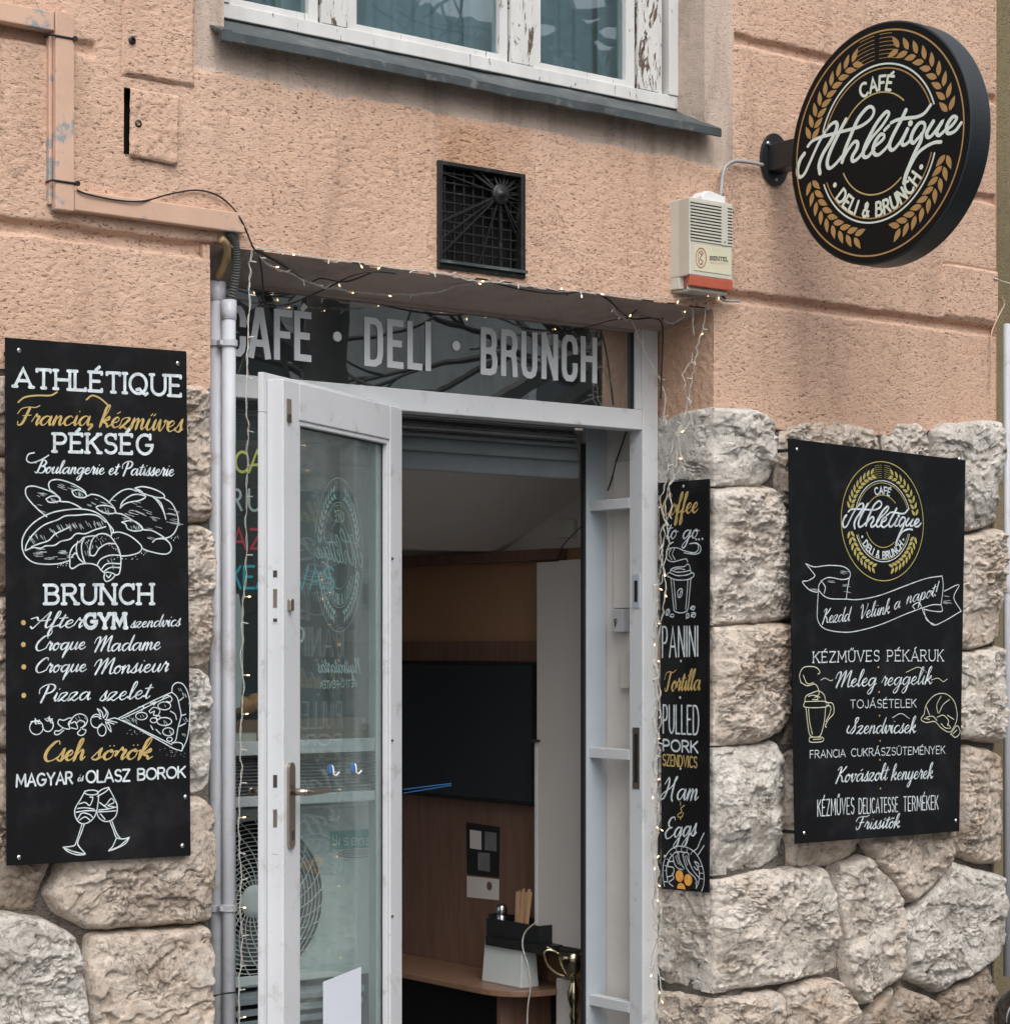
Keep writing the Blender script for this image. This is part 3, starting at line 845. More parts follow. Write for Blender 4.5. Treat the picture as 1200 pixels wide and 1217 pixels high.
right_stones = [
 ([(847, 485), (880, 487), (906, 493), (921, 506), (917, 545), (912, 570), (900, 578), (870, 578), (847, 576)], 'stone_grey', .045, 1),
 ([(847, 583), (870, 580), (905, 580), (918, 590), (928, 625), (938, 660), (939, 735), (900, 739), (870, 742), (847, 742)], 'stone_pale', .06, 1),
 ([(847, 746), (900, 742), (944, 742), (944, 800), (937, 845), (921, 870), (890, 883), (847, 885)], 'stone_warm', .06, 1),
 ([(847, 890), (890, 888), (917, 881), (926, 910), (930, 960), (926, 1013), (905, 1028), (870, 1035), (847, 1041)], 'stone_grey', .045, 1),
 ([(847, 1047), (900, 1036), (973, 1029), (983, 1060), (989, 1100), (994, 1148), (980, 1156), (920, 1167), (880, 1174), (847, 1180)], 'stone_pale', .07, 1),
 ([(847, 1188), (880, 1184), (920, 1177), (923, 1255), (847, 1265)], 'stone_warm', .05, 1),
 ([(984, 1030), (1022, 1016), (1046, 1042), (1065, 1070), (1066, 1154), (1058, 1166), (1021, 1194), (1004, 1174), (997, 1148), (991, 1090)], 'stone_pale', .07, 0),
 ([(932, 892), (1020, 890), (1018, 1001), (1008, 1018), (985, 1026), (936, 1031), (931, 960)], 'stone_warm', .045, 0),
 ([(1026, 890), (1130, 886), (1128, 950), (1124, 1000), (1124, 1023), (1116, 1035), (1095, 1060), (1076, 1073), (1046, 1038), (1023, 1008)], 'stone_warm', .07, 0),
 ([(1138, 886), (1165, 890), (1183, 897), (1182, 960), (1182, 1000), (1182, 1024), (1160, 1025), (1130, 1013), (1130, 985), (1136, 940)], 'stone_warm', .05, 0),
 ([(1127, 1024), (1155, 1033), (1183, 1040), (1188, 1079), (1182, 1120), (1176, 1138), (1110, 1179), (1072, 1162), (1070, 1086), (1105, 1056)], 'stone_grey', .085, 0),
 ([(927, 1172), (990, 1162), (1018, 1203), (1019, 1260), (927, 1262)], 'stone_warm', .05, 0),
 ([(1023, 1203), (1060, 1172), (1049, 1205), (1036, 1260), (1023, 1260)], 'stone_brown', .02, 0),
 ([(1065, 1172), (1107, 1188), (1109, 1260), (1042, 1260), (1052, 1210)], 'stone_brown', .04, 0),
 ([(1114, 1186), (1172, 1146), (1180, 1180), (1180, 1260), (1113, 1260)], 'stone_brown', .05, 0),
 ([(1105, 512), (1115, 505), (1150, 502), (1180, 500), (1184, 540), (1182, 580), (1182, 620), (1150, 632), (1105, 628)], 'stone_grey', .06, 0),
 ([(1105, 640), (1150, 637), (1182, 628), (1187, 655), (1187, 700), (1186, 760), (1150, 771), (1105, 770)], 'stone_warm', .07, 0),
 ([(1105, 778), (1150, 775), (1185, 768), (1188, 840), (1186, 884), (1145, 877), (1105, 876)], 'stone_pale', .06, 0),
 ([(928, 507), (985, 501), (1043, 512), (1043, 598), (926, 600), (922, 570)], 'stone_warm', .015, 0),
 ([(1049, 508), (1090, 503), (1099, 512), (1099, 600), (1049, 600)], 'stone_pale', .02, 0),
 ([(925, 606), (1099, 606), (1099, 770), (1020, 772), (948, 742), (944, 690), (938, 640)], 'stone_brown', .015, 0),
 ([(950, 750), (1020, 776), (1099, 776), (1099, 882), (930, 886), (942, 850), (950, 800)], 'stone_brown', .015, 0),
]
for i, (pp, mt, bl) in enumerate(left_stones):
    m_ = MB(); stone_patch(m_, front_poly(pp), front, 31 + i * 3, bl, hmax=.055)
    m_.build('stone', mt, sw_l, True)
for i, (pp, mt, bl, cor) in enumerate(right_stones):
    m_ = MB(); fp = front_poly(pp)
    if cor:
        fp = [(OX1, p[1]) if abs(p[0] - OX1) < .02 else p for p in fp]
        stone_patch(m_, fp, front, 77 + i * 5, bl, OX1, cseed=i * 3.1)
        zz = [p[1] for p in fp if abs(p[0] - OX1) < 1e-6]
        z1_, z0_ = max(zz), min(zz)
        rp = [(0, z1_), (.16, z1_ - .004), (.34, z1_ - .01), (.36, (z0_ + z1_) / 2), (.35, z0_ + .01), (.17, z0_ + .012), (0, z0_)]
        stone_patch(m_, rp, reveal, 177 + i * 5, .010, 0.0, hmax=.012 if z1_ > 1.3 else .03, cseed=i * 3.1)
    else:
        stone_patch(m_, fp, front, 77 + i * 5, bl)
    m_.build('stone', mt, sw_r, True)

# ================================================================== neighbouring wall, downpipe at the right edge
MB().box(XR + .003, 6.0, .42, .6, GZ, 4.6).build('neighbour_wall', 'ochre_wall')
tag(bpy.data.objects['neighbour_wall'], 'ochre rendered wall set back beyond the right corner', 'wall')
dp = thing('downpipe', 'thin white downpipe on the ochre wall at the right edge', 'pipe', tuple(uY(1196, 1100, .16)))
pa, pb = uY(1196, 385, .16), uY(1196, 1160, .16)
MB().tube([pa, pb], .0135, 14).build('pipe', 'pipe', dp, True)
c = uY(1196, 700, .16)
MB().tube([c - [0, 0, .012], c + [0, 0, .012]], .017, 14).build('clip', 'pipe', dp)
# dark round lamp glass low at the right edge
cc = uY(1224, 1212, -.42)
lp = thing('vehicle_headlight', 'dark round chromed lamp poking in at the bottom right corner', 'headlight', tuple(cc))
prof = [(.118 * math.cos(a), .09 * math.sin(a)) for a in np.linspace(-.1, 1.45, 14)]
ax = (CAM - cc) / np.linalg.norm(CAM - cc)
MB().lathe([(.06, -.10), (.10, -.05)] + prof, cc, 36, ax).build('housing', 'lens', lp, True)
MB().tube([cc + ax * .05 + .075 * (math.cos(t) * RGT + math.sin(t) * np.array([0, 0, 1])) for t in np.linspace(0, 2 * np.pi, 40)], .0045, 8).build('ring', 'chrome', lp, True)
# ================================================================== upper window
WY = 0.12
win = thing('old_window', 'old white casement window with peeling paint above the entrance', 'window', (uY(540, 60, WY)[0], WY, wz0))
fb = uY(540, 76, WY)[2]                                     # underside of the bottom rail
wl, wr = wx0 - .03, uY(805, 100, WY)[0]
def XW(px, y=WY): return uY(px, 60, y)[0]
ft = uY(540, 60, WY)[2]
MB().box(wl, wr, WY, WY + .06, fb, ft).build('bottom_rail', 'peel_less', win, bevel=.002)
MB().box(XW(794), wr, WY - .004, WY + .06, ft + .001, ZT).build('outer_frame', 'peel_less', win, bevel=.002)
MB().box(wl, XW(273), WY - .004, WY + .06, ft + .001, ZT).build('outer_frame', 'peel_less', win, bevel=.002)
for (a, c_, dpt, mt) in ((370, 381, .012, 'peel_less'), (382.5, 413, .0, 'peel'), (414.5, 427, .012, 'peel_less'), (597, 606, .012, 'peel_less'),
                         (607.5, 634, .0, 'peel'), (635.5, 645.5, .012, 'peel_less'), (747, 757, .012, 'peel_less'), (758.5, 783, .0, 'peel'), (784.5, 790, .014, 'peel')):
    MB().box(XW(a), XW(c_), WY + dpt, WY + .055, ft + .001, ZT).build('mullion', mt, win, bevel=.0015)
MB().box(XW(790), XW(794), WY + .03, WY + .05, ft, ZT).build('gap', 'void', win)
# lower sash rails with panes
for (a, c_) in ((273, 370), (427, 597), (645.5, 747)):
    MB().box(XW(a), XW(c_), WY + .014, WY + .05, ft + .001, ft + .022).build('sash_rail', 'peel_less', win, bevel=.0015)
    MB().box(XW(a), XW(c_), WY + .030, WY + .034, ft + .0225, ZT - .01).build('pane', 'glass_win', win)
# inner casements and curtains behind
for (a, c_) in ((334, 366), (558, 588), (717, 742), (262, 277), (480, 492)):
    if a != 480:
        MB().box(XW(a, WY + .16), XW(c_, WY + .16), WY + .16, WY + .19, ft, ZT).build('inner_casement', 'upvc', win)
def curtain(x0, x1, y):
    m_ = MB(); n = 60
    xs_ = np.linspace(x0, x1, n)
    ys_ = y + .012 * np.sin(xs_ * 90) + .008 * np.sin(xs_ * 37)
    V = [(a, b__, z) for z in (ft - .05, ZT) for a, b__ in zip(xs_, ys_)]
    m_.add(V, [(i, i + 1, n + i + 1, n + i) for i in range(n - 1)])
    return m_.build('curtain', 'curtain', win, True)
curtain(XW(255, .36), XW(400, .36), .36)
curtain(XW(420, .36), XW(560, .36), .36)
curtain(XW(600, .36), XW(722, .36), .36)
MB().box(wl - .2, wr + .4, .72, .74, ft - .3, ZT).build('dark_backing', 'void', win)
MB().box(wl - .2, wr + .4, .31, .73, ft - .06, ft - .05).build('inner_sill', 'upvc', win)
# chip of orange wood seen through the pane
MB().prism([uY(577, 79, WY + .02), uY(590, 81, WY + .02), uY(584, 69, WY + .02)], (0, .006, 0)).build('wood_chip', 'ply', win)
# metal sill
s0, s1_ = uY(264, 38, -.055), uY(857, 152, -.055)
zt_, zb_ = uY(560, 94.5, -.055)[2], uY(560, 104.5, -.055)[2]
m_ = MB()
n = 60; xs_ = np.linspace(s0[0], s1_[0], n)
wob = .0025 * np.array([float(vnoise(np.array(x * 9), np.array(1.), np.array(2.))) for x in xs_])
prof = [(WY + .01, fb - .004), (-.05, zt_ + .002), (-.055, zt_), (-.056, zb_), (-.050, zb_ - .002), (-.048, zt_ - .006), (WY + .01, fb - .010)]
V, F = [], []
for i, x in enumerate(xs_):
    for (y, z) in prof:
        V.append((x, y, z + wob[i]))
k = len(prof)
for i in range(n - 1):
    for j in range(k):
        F.append((i * k + j, i * k + (j + 1) % k, (i + 1) * k + (j + 1) % k, (i + 1) * k + j))
F.append(tuple(range(k))); F.append(tuple(range((n - 1) * k + k - 1, (n - 1) * k - 1, -1)))
m_.add(V, F)
m_.build('sill', 'zinc', win)
MB().box(s0[0] + .005, s0[0] + .03, -.057, -.03, zb_ - .002, zt_ + .004).build('sill_end', 'zinc', win)

# ================================================================== vent grille
vg = thing('vent_grille', 'sooty black cast vent grille with a sunburst hub, above the door', 'vent', ((vx0 + vx1) / 2, 0, vz0))
ow = .012
bb = MB()
bb.box(vx0 - ow * .3, vx0 + ow, -.010, .03, vz0, vz1).box(vx1 - ow, vx1 + ow * .3, -.010, .03, vz0, vz1)
bb.box(vx0 + ow, vx1 - ow, -.010, .03, vz1 - ow, vz1).box(vx0 + ow, vx1 - ow, -.010, .03, vz0, vz0 + ow * 1.4)
bb.build('frame', 'grille', vg, bevel=.002)
MB().box(vx0, vx1 + .004, -.020, -.0102, vz0 + .014, vz0 + .022).build('lower_lip', 'zinc', vg)
hub = uY(594, 231, .0)
gw = MB()
for i in range(1, 9):
    x = vx0 + (vx1 - vx0) * i / 9
    gw.box(x - .0022, x + .0022, .012, .018, vz0 + .01, vz1 - .01)
for i in range(1, 11):
    z = vz0 + (vz1 - vz0) * i / 11
    gw.box(vx0 + .01, vx1 - .01, .010, .016, z - .002, z + .002)
gw.build('lattice', 'grille', vg)
MB().lathe([(.030, 0), (.030, .018), (.024, .022), (.010, .020), (.008, .026)], hub + [0, .012, 0], 24, (0, -1, 0)).build('hub', 'grille', vg, True)
for k in range(26):
    a = k * 2 * math.pi / 26 + .1 + .12 * math.sin(k * 7.3)
    d = np.array([math.cos(a), 0, math.sin(a)])
    tmax = 9
    for lim, comp in ((vx0 + .012, 0), (vx1 - .012, 0), (vz0 + .018, 2), (vz1 - .012, 2)):
        if abs(d[comp]) > 1e-6:
            t = (lim - hub[comp]) / d[comp]
            if t > 0: tmax = min(tmax, t)
    if tmax > .034 and k not in (3, 8, 9, 13, 17, 20, 23):
        p0, p1 = hub + d * .028 + [0, .001, 0], hub + d * tmax + [0, .009, 0]
        side = np.cross(d, [0, 1, 0])
        MB().obox((p0 + p1) / 2, (p1 - p0) / np.linalg.norm(p1 - p0), side, (0, 1, 0), np.linalg.norm(p1 - p0) / 2, .0016 + .0008 * (k % 3), .0028).build('ray', 'grille', vg)

# ================================================================== trunking, hose, pipes at the left
def wall_box(px0, py0, px1, py1, y0, y1):
    """box on the wall from two px corners read on its front face"""
    a, c_ = uY(px0, py0, y0), uY(px1, py1, y0)
    return (a[0], c_[0], y0, y1, min(a[2], c_[2]), max(a[2], c_[2]))
def zat(px, py, y): return uY(px, py, y)[2]
tk = thing('cable_trunking', 'pink overpainted square trunking stepping down across the wall to the hose', 'trunking', tuple(uY(80, 150, 0)))
ty = -.028
zA1, zA0 = zat(35, 8, ty), zat(35, 31, ty)
xB0, xB1 = uY(66, 100, ty)[0], uY(88.5, 100, ty)[0]
zC1, zC0 = zat(180, 238, ty), zat(180, 262, ty)
xEnd = uY(291, 270, ty)[0]
MB().box(XL, xB0 - .002, ty, .004, zA0, zA1).build('upper_run', 'trunking', tk, bevel=.003)
MB().box(xB0, xB1, ty - .003, .004, zC0 - .004, zA1 + .004).build('vertical_run', 'trunking', tk, bevel=.003)
MB().box(xB1 + .002, xEnd, ty, .004, zC0, zC1).build('lower_run', 'trunking', tk, bevel=.003)
MB().box(xB0 - .010, xB0 - .001, -.014, .004, zC0 + .01, zA0 - .01).build('side_strip', 'trunking', tk, bevel=.002)
ca = uY(62, 41, -.034); cb = uY(89, 45, -.034)
for (p0, p1) in (((60, 41), (89, 46)), ((62, 214), (92, 217))):
    a, c_ = uY(*p0, ty - .004), uY(*p1, ty - .004)
    c_[2] = a[2]
    m_ = MB().tube([a + [0, .03, 0], a, c_, c_ + [0, .03, 0]], .0032, 7)
    m_.lathe([(.007, 0), (.007, .005)], c_, 8, (0, -1, 0))
    m_.build('clamp', 'black_metal', tk)
fo = thing('insulated_pipe', 'short yellowed foam pipe bending out of the trunking beside the hose', 'pipe', tuple(uY(268, 300, .03)))
P = catmull([uY(262, 284, -.01), uY(268, 290, .0), uY(270, 302, .02), uY(266, 316, .05), uY(259, 330, .08)], 8)
MB().tube(P, .011, 10).build('foam', 'foam', fo, True)
ho = thing('corrugated_hose', 'grey corrugated hose dropping from the trunking into the white pipe', 'hose', tuple(uY(276, 320, .02)))
P = catmull([uY(272, 276, -.008), uY(279, 288, .0), uY(281, 310, .02), uY(279, 335, .04), uY(273.5, 362, .06)], 30)
R = np.where(np.arange(len(P)) % 4 < 2, .0125, .0095)
MB().tube(P, R, 14).build('hose', 'hose', ho)
def pipe(px, ptop, r, y, lab):
    t = thing('pipe', lab, 'pipe', tuple(uY(px, ptop, y)), 'white pipes left of the shopfront')
    c_ = uY(px, ptop, y)
    MB().tube([c_, (c_[0], c_[1], GZ)], r, 20).build('tube', 'pipe', t, True)
    MB().lathe([(r + .0025, -.0), (r + .0025, -.05), (r, -.052)], c_, 20).build('socket', 'pipe', t, True)
    for py in (408, 1079):
        z = uY(px, py, y)[2]
        MB().lathe([(r + .0005, -.009), (r + .005, -.008), (r + .005, .008), (r + .0005, .009)], (c_[0], y, z), 20).build('clamp', 'pipe', t)
        MB().box(c_[0] - r - .012, c_[0] - r + .002, y - .008, y + .01, z - .006, z + .006).build('clamp_lug', 'pipe', t)
    return t
pipe(258, 335, .0215, .10, 'taller thicker white pipe against the pink wall edge')
pipe(272, 357, .0185, .06, 'shorter thinner white pipe fed by the corrugated hose')

# ================================================================== siren box
sb_y = -.088
bx0, bx1, bx2 = uY(796, 290, 0)[0], uY(819, 290, sb_y)[0], uY(870, 290, sb_y)[0]
zt2, zb2 = zat(845, 238, sb_y), zat(845, 345, sb_y)
si = thing('alarm_siren', 'ivory alarm siren box with slotted front and red lamp base under the round sign', 'siren', (bx0, 0, zb2))
zr = zat(845, 330, sb_y)
zg0, zg1 = zat(845, 288, sb_y), zat(845, 243, sb_y)
back, fr_ = .004, sb_y
poly = [(bx0, back), (bx0 + .004, -.035), (bx1, fr_), (bx2, fr_), (bx2 + .012, back)]
def zprism(poly, z0, z1): return MB().prism([(x, y, z0) for x, y in poly], (0, 0, z1 - z0))
zprism(poly, zr + .0005, zt2).build('casing', 'ivory', si, bevel=.003)
zprism([(bx0, back), (bx0 + .004, -.035), (bx0 + .018, -.042), (bx0 + .018, back)], zb2 + .004, zr).build('casing_foot', 'ivory', si)
zprism([(bx0 + .019, back), (bx0 + .019, -.045), (bx1, fr_ - .001), (bx2 + .001, fr_ - .001), (bx2 + .012, back)], zb2 + .006, zr).build('lamp_lens', 'red_lens', si, bevel=.003)
zprism([(bx0 + .01, back), (bx0 + .03, -.06), (bx1, fr_ + .012), (bx2 - .01, fr_ + .012), (bx2, back)], zb2 - .004, zb2 + .005).build('base_plate', 'ivory', si)
xg = [uY(p, 265, fr_)[0] for p in (820, 856.5, 863.5, 869.5)]
for a, c_ in ((xg[0], xg[1]), (xg[2], xg[3])):
    MB().box(a, c_, fr_ - .0006, fr_ + .004, zg0, zg1).build('slot_panel', 'ivory_dark', si)
    for i in range(13):
        z = zg0 + (zg1 - zg0) * i / 12
        MB().box(a, c_, fr_ - .0028, fr_ - .0007, z - .0026, z + .0026).build('slat', 'ivory', si)
MB().box(xg[1], xg[2], fr_ - .0035, fr_ - .0003, zg0 - .004, zg1 + .003).build('rib', 'ivory', si)
MB().lathe([(.0025, 0), (.0025, .001)], (sum(xg[1:3]) / 2, fr_ - .0036, zg0 + .006), 10, (0, -1, 0)).build('screw', 'ivory_dark', si)
lb = MB().box(uY(824, 305, fr_)[0], uY(867.5, 305, fr_)[0], fr_ - .0018, fr_ - .0003, zat(845, 324, fr_), zat(845, 293, fr_)).build('label_plate', 'label_cream', si)
# junction box and conduit above
jb = thing('junction_box', 'small white plastic cable box sitting on top of the alarm siren', 'junction box', tuple(uY(848, 236, -.05)))
j0, j1 = uY(835, 225, -.06), uY(861, 232, -.06)
zj = zt2 + .002
m_ = MB().prism([(j0[0], -.06, zj), (j0[0] - .004, -.06, zj + .014), (j0[0] + .008, -.06, zj + .030), (j0[0] + .03, -.06, zj + .034), (j1[0] + .004, -.06, zj + .024), (j1[0] + .004, -.06, zj)], (0, .05, 0))
m_.build('box', 'white_plastic', jb, bevel=.004)
cd = thing('conduit', 'grey conduit curving from the cable box to the round sign bracket', 'conduit', tuple(uY(860, 200, -.03)))
MB().tube(catmull([(uY(856, 222, -.035)[0], -.035, zj + .028), uY(859, 206, -.03), uY(864, 196, -.025), uY(874, 191.5, -.022), uY(890, 193, -.02), uY(906, 196, -.02)], 8), .0058, 10).build('tube', 'wire_grey', cd, True)
cn = thing('cable_end', 'short grey cable stub with a black plug under the alarm siren', 'cable', tuple(uY(860, 354, -.02)))
MB().tube(catmull([uY(845, 352, -.01), uY(852, 350, -.02), uY(860, 357, -.02), uY(872, 358, -.02), uY(879, 358, -.02)], 6), .004, 8).build('cable', 'wire_grey', cn, True)
MB().tube([uY(853, 349, -.02), uY(861, 355, -.02)], .006, 8).build('plug', 'black_metal', cn, True)

# ================================================================== shopfront frame
FZ = GZ + .13
XR_O, XR_I = OX1 - .012, uY(763.5, 450, FY)[0]
XR_G = uY(756, 440, FY)[0]
ZR1, ZR0 = uY(540, 467, FY)[2], uY(540, 493, FY)[2]
XM0, XM1 = uY(453, 600, FY)[0], uY(478, 600, FY)[0]
sf = thing('shopfront_frame', 'white plastic shopfront frame with transom light and open doorway', 'door frame', (0, FY, FZ))
MB().box(XR_I, XR_O, FY, FY + .065, FZ, ZG + .03).build('right_post', 'upvc', sf, bevel=.003)
MB().box(XR_G - .0, XR_I - .001, FY + .004, FY + .06, ZR1, ZG + .03).build('inner_stop', 'upvc', sf, bevel=.002)
MB().box(OX0, XR_I - .001, FY, FY + .065, ZR0, ZR1 - .001).build('transom_rail', 'upvc', sf, bevel=.003)
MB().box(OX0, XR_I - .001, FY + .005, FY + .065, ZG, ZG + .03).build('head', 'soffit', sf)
MB().box(OX0, OX0 + .07, FY + .001, FY + .065, FZ, ZR0 - .001).build('left_post', 'upvc', sf, bevel=.003)
MB().box(XM0, XM1, FY, FY + .065, FZ, ZR0 - .001).build('mullion', 'upvc', sf, bevel=.003)
MB().box(OX0, XR_G - .0005, FY + .024, FY + .030, ZR1, ZG - .0005).build('transom_pane', 'glass_top', sf)
MB().box(XR_G - .006, XR_G, FY + .012, FY + .023, ZR1, ZG).build('seal', 'upvc_seal', sf)
zz = {}
for nm, ya, yb in (('a', 882, 898), ('b', 947, 959)):
    z1_, z0_ = uY(298, ya, FY)[2], uY(298, yb, FY)[2]
    zz[nm] = (z0_, z1_)
    MB().box(OX0 + .07, XM0 - .001, FY + .003, FY + .06, z0_, z1_).build('side_rail', 'upvc', sf, bevel=.002)
MB().box(OX0 + .07, XM0 - .001, FY + .03, FY + .035, zz['a'][1] + .0005, ZR0 - .0015).build('side_pane', 'glass_side', sf)
# ribbed dark sheet between the two rails
m_ = MB(); nrib = 12
for i in range(nrib):
    z = zz['b'][1] + (zz['a'][0] - zz['b'][1]) * (i + .5) / nrib
    h2 = (zz['a'][0] - zz['b'][1]) / nrib / 2
    m_.prism([(OX0 + .07, FY + .036, z - h2), (OX0 + .07, FY + .028, z), (OX0 + .07, FY + .036, z + h2 - .001)], (XM0 - OX0 - .07, 0, 0))
m_.build('ribbed_panel', 'louvre', sf)
# lock keeper plates on the right post
kx = uY(757, 700, FY + .02)[0]
for (y0_, y1_, pxc) in ((690, 715, 758), (872, 930, 757)):
    za, zb3 = uY(pxc, y0_, FY + .03)[2], uY(pxc, y1_, FY + .03)[2]
    MB().box(XR_I - .0025, XR_I - .0003, FY + .014, FY + .046, zb3 - .02, za + .02).build('lock_keeper', 'steel_grey' if y0_ == 690 else 'brass', sf)
    MB().box(XR_I - .0042, XR_I - .0027, FY + .022, FY + .036, zb3, za).build('keeper_slot', 'void', sf)

# ---- inner doorway with roller shutter
IY = 0.50
XI = OX1 - .004
ux0, ux1 = uY(697, 800, IY)[0], XI
inn = thing('roller_shutter', 'grey roller shutter rolled up at the head of the inner doorway', 'shutter', (ux0 - .4, IY, 2.0))
zs = [uY(600, p, IY + .03)[2] for p in (497, 521, 526, 543, 564)]
ix0 = -1.3
MB().box(ix0, ux0 - .003, IY + .10, IY + .11, zs[1] + .002, ZG + .1).build('dark_box', 'void', inn)
# perforated slats curving back into the box
pm, pnt, pb = new_mat('perforated_slat')
v = coords(pnt, (1, 1, 1))
vor = N(pnt, 'ShaderNodeTexVoronoi', {'Vector': v, 'Scale': 190.0, 'Randomness': 0.15}).outputs['Distance']
pnt.links.new(ramp(pnt, vor, [(0.36, (0.03, 0.03, 0.03)), (0.46, (0.42, 0.43, 0.43))]), pb.inputs['Base Color'])
pb.inputs['Roughness'].default_value = 0.5
for k in range(2):
    z0_, z1_ = zs[1] + .004 + k * .036, zs[1] + .038 + k * .036
    n = 7; t = np.linspace(0, 1, n)
    y = IY + .055 - .012 * np.sin(np.pi * t) + k * .010
    V = [(x, y[i], z0_ + (z1_ - z0_) * t[i]) for x in (ix0, ux0 - .004) for i in range(n)]
    MB().add(V, [(i, i + 1, n + i + 1, n + i) for i in range(n - 1)]).build('perforated_slat', pm, inn, True)
for k, (a, c_) in enumerate(((zs[2], zs[1]), (zs[3], zs[2] - .001), (zs[4], zs[3] - .001))):
    n = 9; t = np.linspace(0, 1, n)
    dpt = (.002, .006, .006)[k]
    y = IY + .040 - dpt * np.sin(np.pi * t) ** .7 - .004 * k
    V = [(x, y[i], a + (c_ - a) * t[i]) for x in (ix0, ux0 - .010) for i in range(n)]
    V += [(x, y_, z_) for x in (ix0, ux0 - .010) for (y_, z_) in ((IY + .06, c_), (IY + .06, a))]
    F = [(i, i + 1, n + i + 1, n + i) for i in range(n - 1)] + [(n - 1, 2 * n, 2 * n + 2, 2 * n - 1), (0, n, 2 * n + 3, 2 * n + 1)]
    MB().add(V, F).build('slat', 'slat', inn, True)
zbot_s = zs[4]
jf = thing('shutter_guide', 'blue grey vertical guide rail on the right side of the inner doorway', 'rail', (ux0, IY, FZ))
MB().box(ux0, ux1 - .001, IY, IY + .022, FZ, zs[0] + .2).build('rail', 'steel_grey', jf, bevel=.003)
MB().box(ux0 - .009, ux0 - .0005, IY + .004, IY + .020, FZ, zs[1]).build('seal', 'upvc_seal', jf)
for py in (602, 894, 1187):
    z = uY(712, py, IY)[2]
    MB().box(ux0 + .012, ux0 + .050, FY + .0655, IY - .001, z - .0165, z + .0165).build('spacer_bar', 'upvc', jf, bevel=.0015)
# dark board standing in for the unlit interior, behind the transom pane
MB().box(OX0, OX1 - .01, FY + .14, FY + .15, ZR0 + .03, ZG + .05).build('transom_backing', 'dark_panel', sf)
MB().box(OX0 + .01, XI, IY + .115, IY + .13, zs[0], ZG + .2).build('box_back', 'void', inn)
strip_grid('inner_reveal', (XI, FY + .067, GZ), (XI, IY + .06, GZ), (XI, FY + .067, ZG), (-1, 0, 0), 'room_white', wall, .0015)
# key switch, small box and cables on the inner reveal
ks = thing('key_switch', 'grey key switch box on the white inner reveal beside the shutter rail', 'switch', tuple(uX(736, 738, XI - .03)))
kc0, kc1 = uX(727, 726, XI - .03), uX(741, 752, XI - .03)
MB().box(XI - .034, XI - .001, min(kc0[1], kc1[1]), max(kc0[1], kc1[1]), uX(736, 751, XI - .03)[2], uX(736, 724, XI - .03)[2]).build('box', 'key_grey', ks, bevel=.002)
kcc = uX(732, 738, XI - .035)
MB().lathe([(.008, 0), (.008, .004), (.003, .004), (.003, .001)], kcc, 14, (-1, 0, 0)).build('lock', 'chrome', ks)
MB().box(kcc[0] - .0045, kcc[0] - .0035, kcc[1] - .0022, kcc[1] + .0022, kcc[2] - .018, kcc[2] - .002).build('keyhole', 'void', ks)
b2 = thing('cover_box', 'small ivory cover box low on the inner reveal, under the key switch', 'box', tuple(uX(742, 800, XI - .02)))
q0, q1 = uX(737, 796, XI - .02), uX(749, 796, XI - .02)
MB().box(XI - .022, XI - .001, q1[1], q0[1], uX(742, 818, XI - .02)[2], uX(742, 776, XI - .02)[2]).build('box', 'ivory', b2, bevel=.002)
kw = thing('shutter_cable', 'thin black cable hanging down the inner reveal from the shutter box', 'cable', tuple(uX(735, 540, XI - .01)))
MB().tube(catmull([uX(744, 512, XI - .012), uX(741, 522, XI - .012), uX(733, 545, XI - .01), uX(728, 565, XI - .01), uX(722, 583, XI - .01)], 6), .0025, 6).build('cable', 'wire_black', kw, True)
gt = thing('grey_duct', 'flat pale duct running up the inner reveal above the key switch', 'duct', tuple(uX(740, 640, XI - .01)))
MB().box(XI - .010, XI - .001, uX(752, 640, XI)[1], uX(731, 640, XI)[1], uX(740, 723, XI)[2], uX(740, 548, XI)[2]).build('duct', 'room_white', gt, bevel=.003)

# ================================================================== door leaf, swung out towards the street
A0 = np.array([-.192, FY - .003, 0]); A1 = np.array([-.837, -.150, 0])
Lv = (A1 - A0); LW = np.linalg.norm(Lv); Lv = Lv / LW
Nv = np.array([-Lv[1], Lv[0], 0.0])      # horizontal normal
if Nv @ (CAM - A0) < 0: Nv = -Nv         # faces the viewer (inner face of the leaf)
UZ = np.array([0, 0, 1.0])
LT, LB_ = ZR0 + .006, FZ + .02
door = thing('glass_door', 'white framed glass door with a lever handle, standing open to the street', 'door', (A0[0], A0[1], LB_))
def leaf(s0_, s1_, t0, t1, z0_, z1_):
    """box in leaf coordinates: s along the leaf, t depth behind the near face"""
    m_ = MB()
    c_ = A0 + Lv * (s0_ + s1_) / 2 - Nv * (t0 + t1) / 2 + UZ * (z0_ + z1_) / 2
    return m_.obox(c_, Lv, Nv, UZ, (s1_ - s0_) / 2, (t1 - t0) / 2, (z1_ - z0_) / 2)
SW, TK = .092, .048
leaf(LW - SW, LW, 0, TK, LB_, LT).build('latch_stile', 'upvc', door, bevel=.003)
leaf(0, SW * .9, 0, TK, LB_, LT).build('hinge_stile', 'upvc', door, bevel=.003)
leaf(SW * .9 + .0005, LW - SW - .0005, 0, TK, LT - .098, LT).build('top_rail', 'upvc', door, bevel=.003)
leaf(SW * .9 + .0005, LW - SW - .0005, 0, TK, LB_, LB_ + .16).build('bottom_rail', 'upvc', door, bevel=.003)
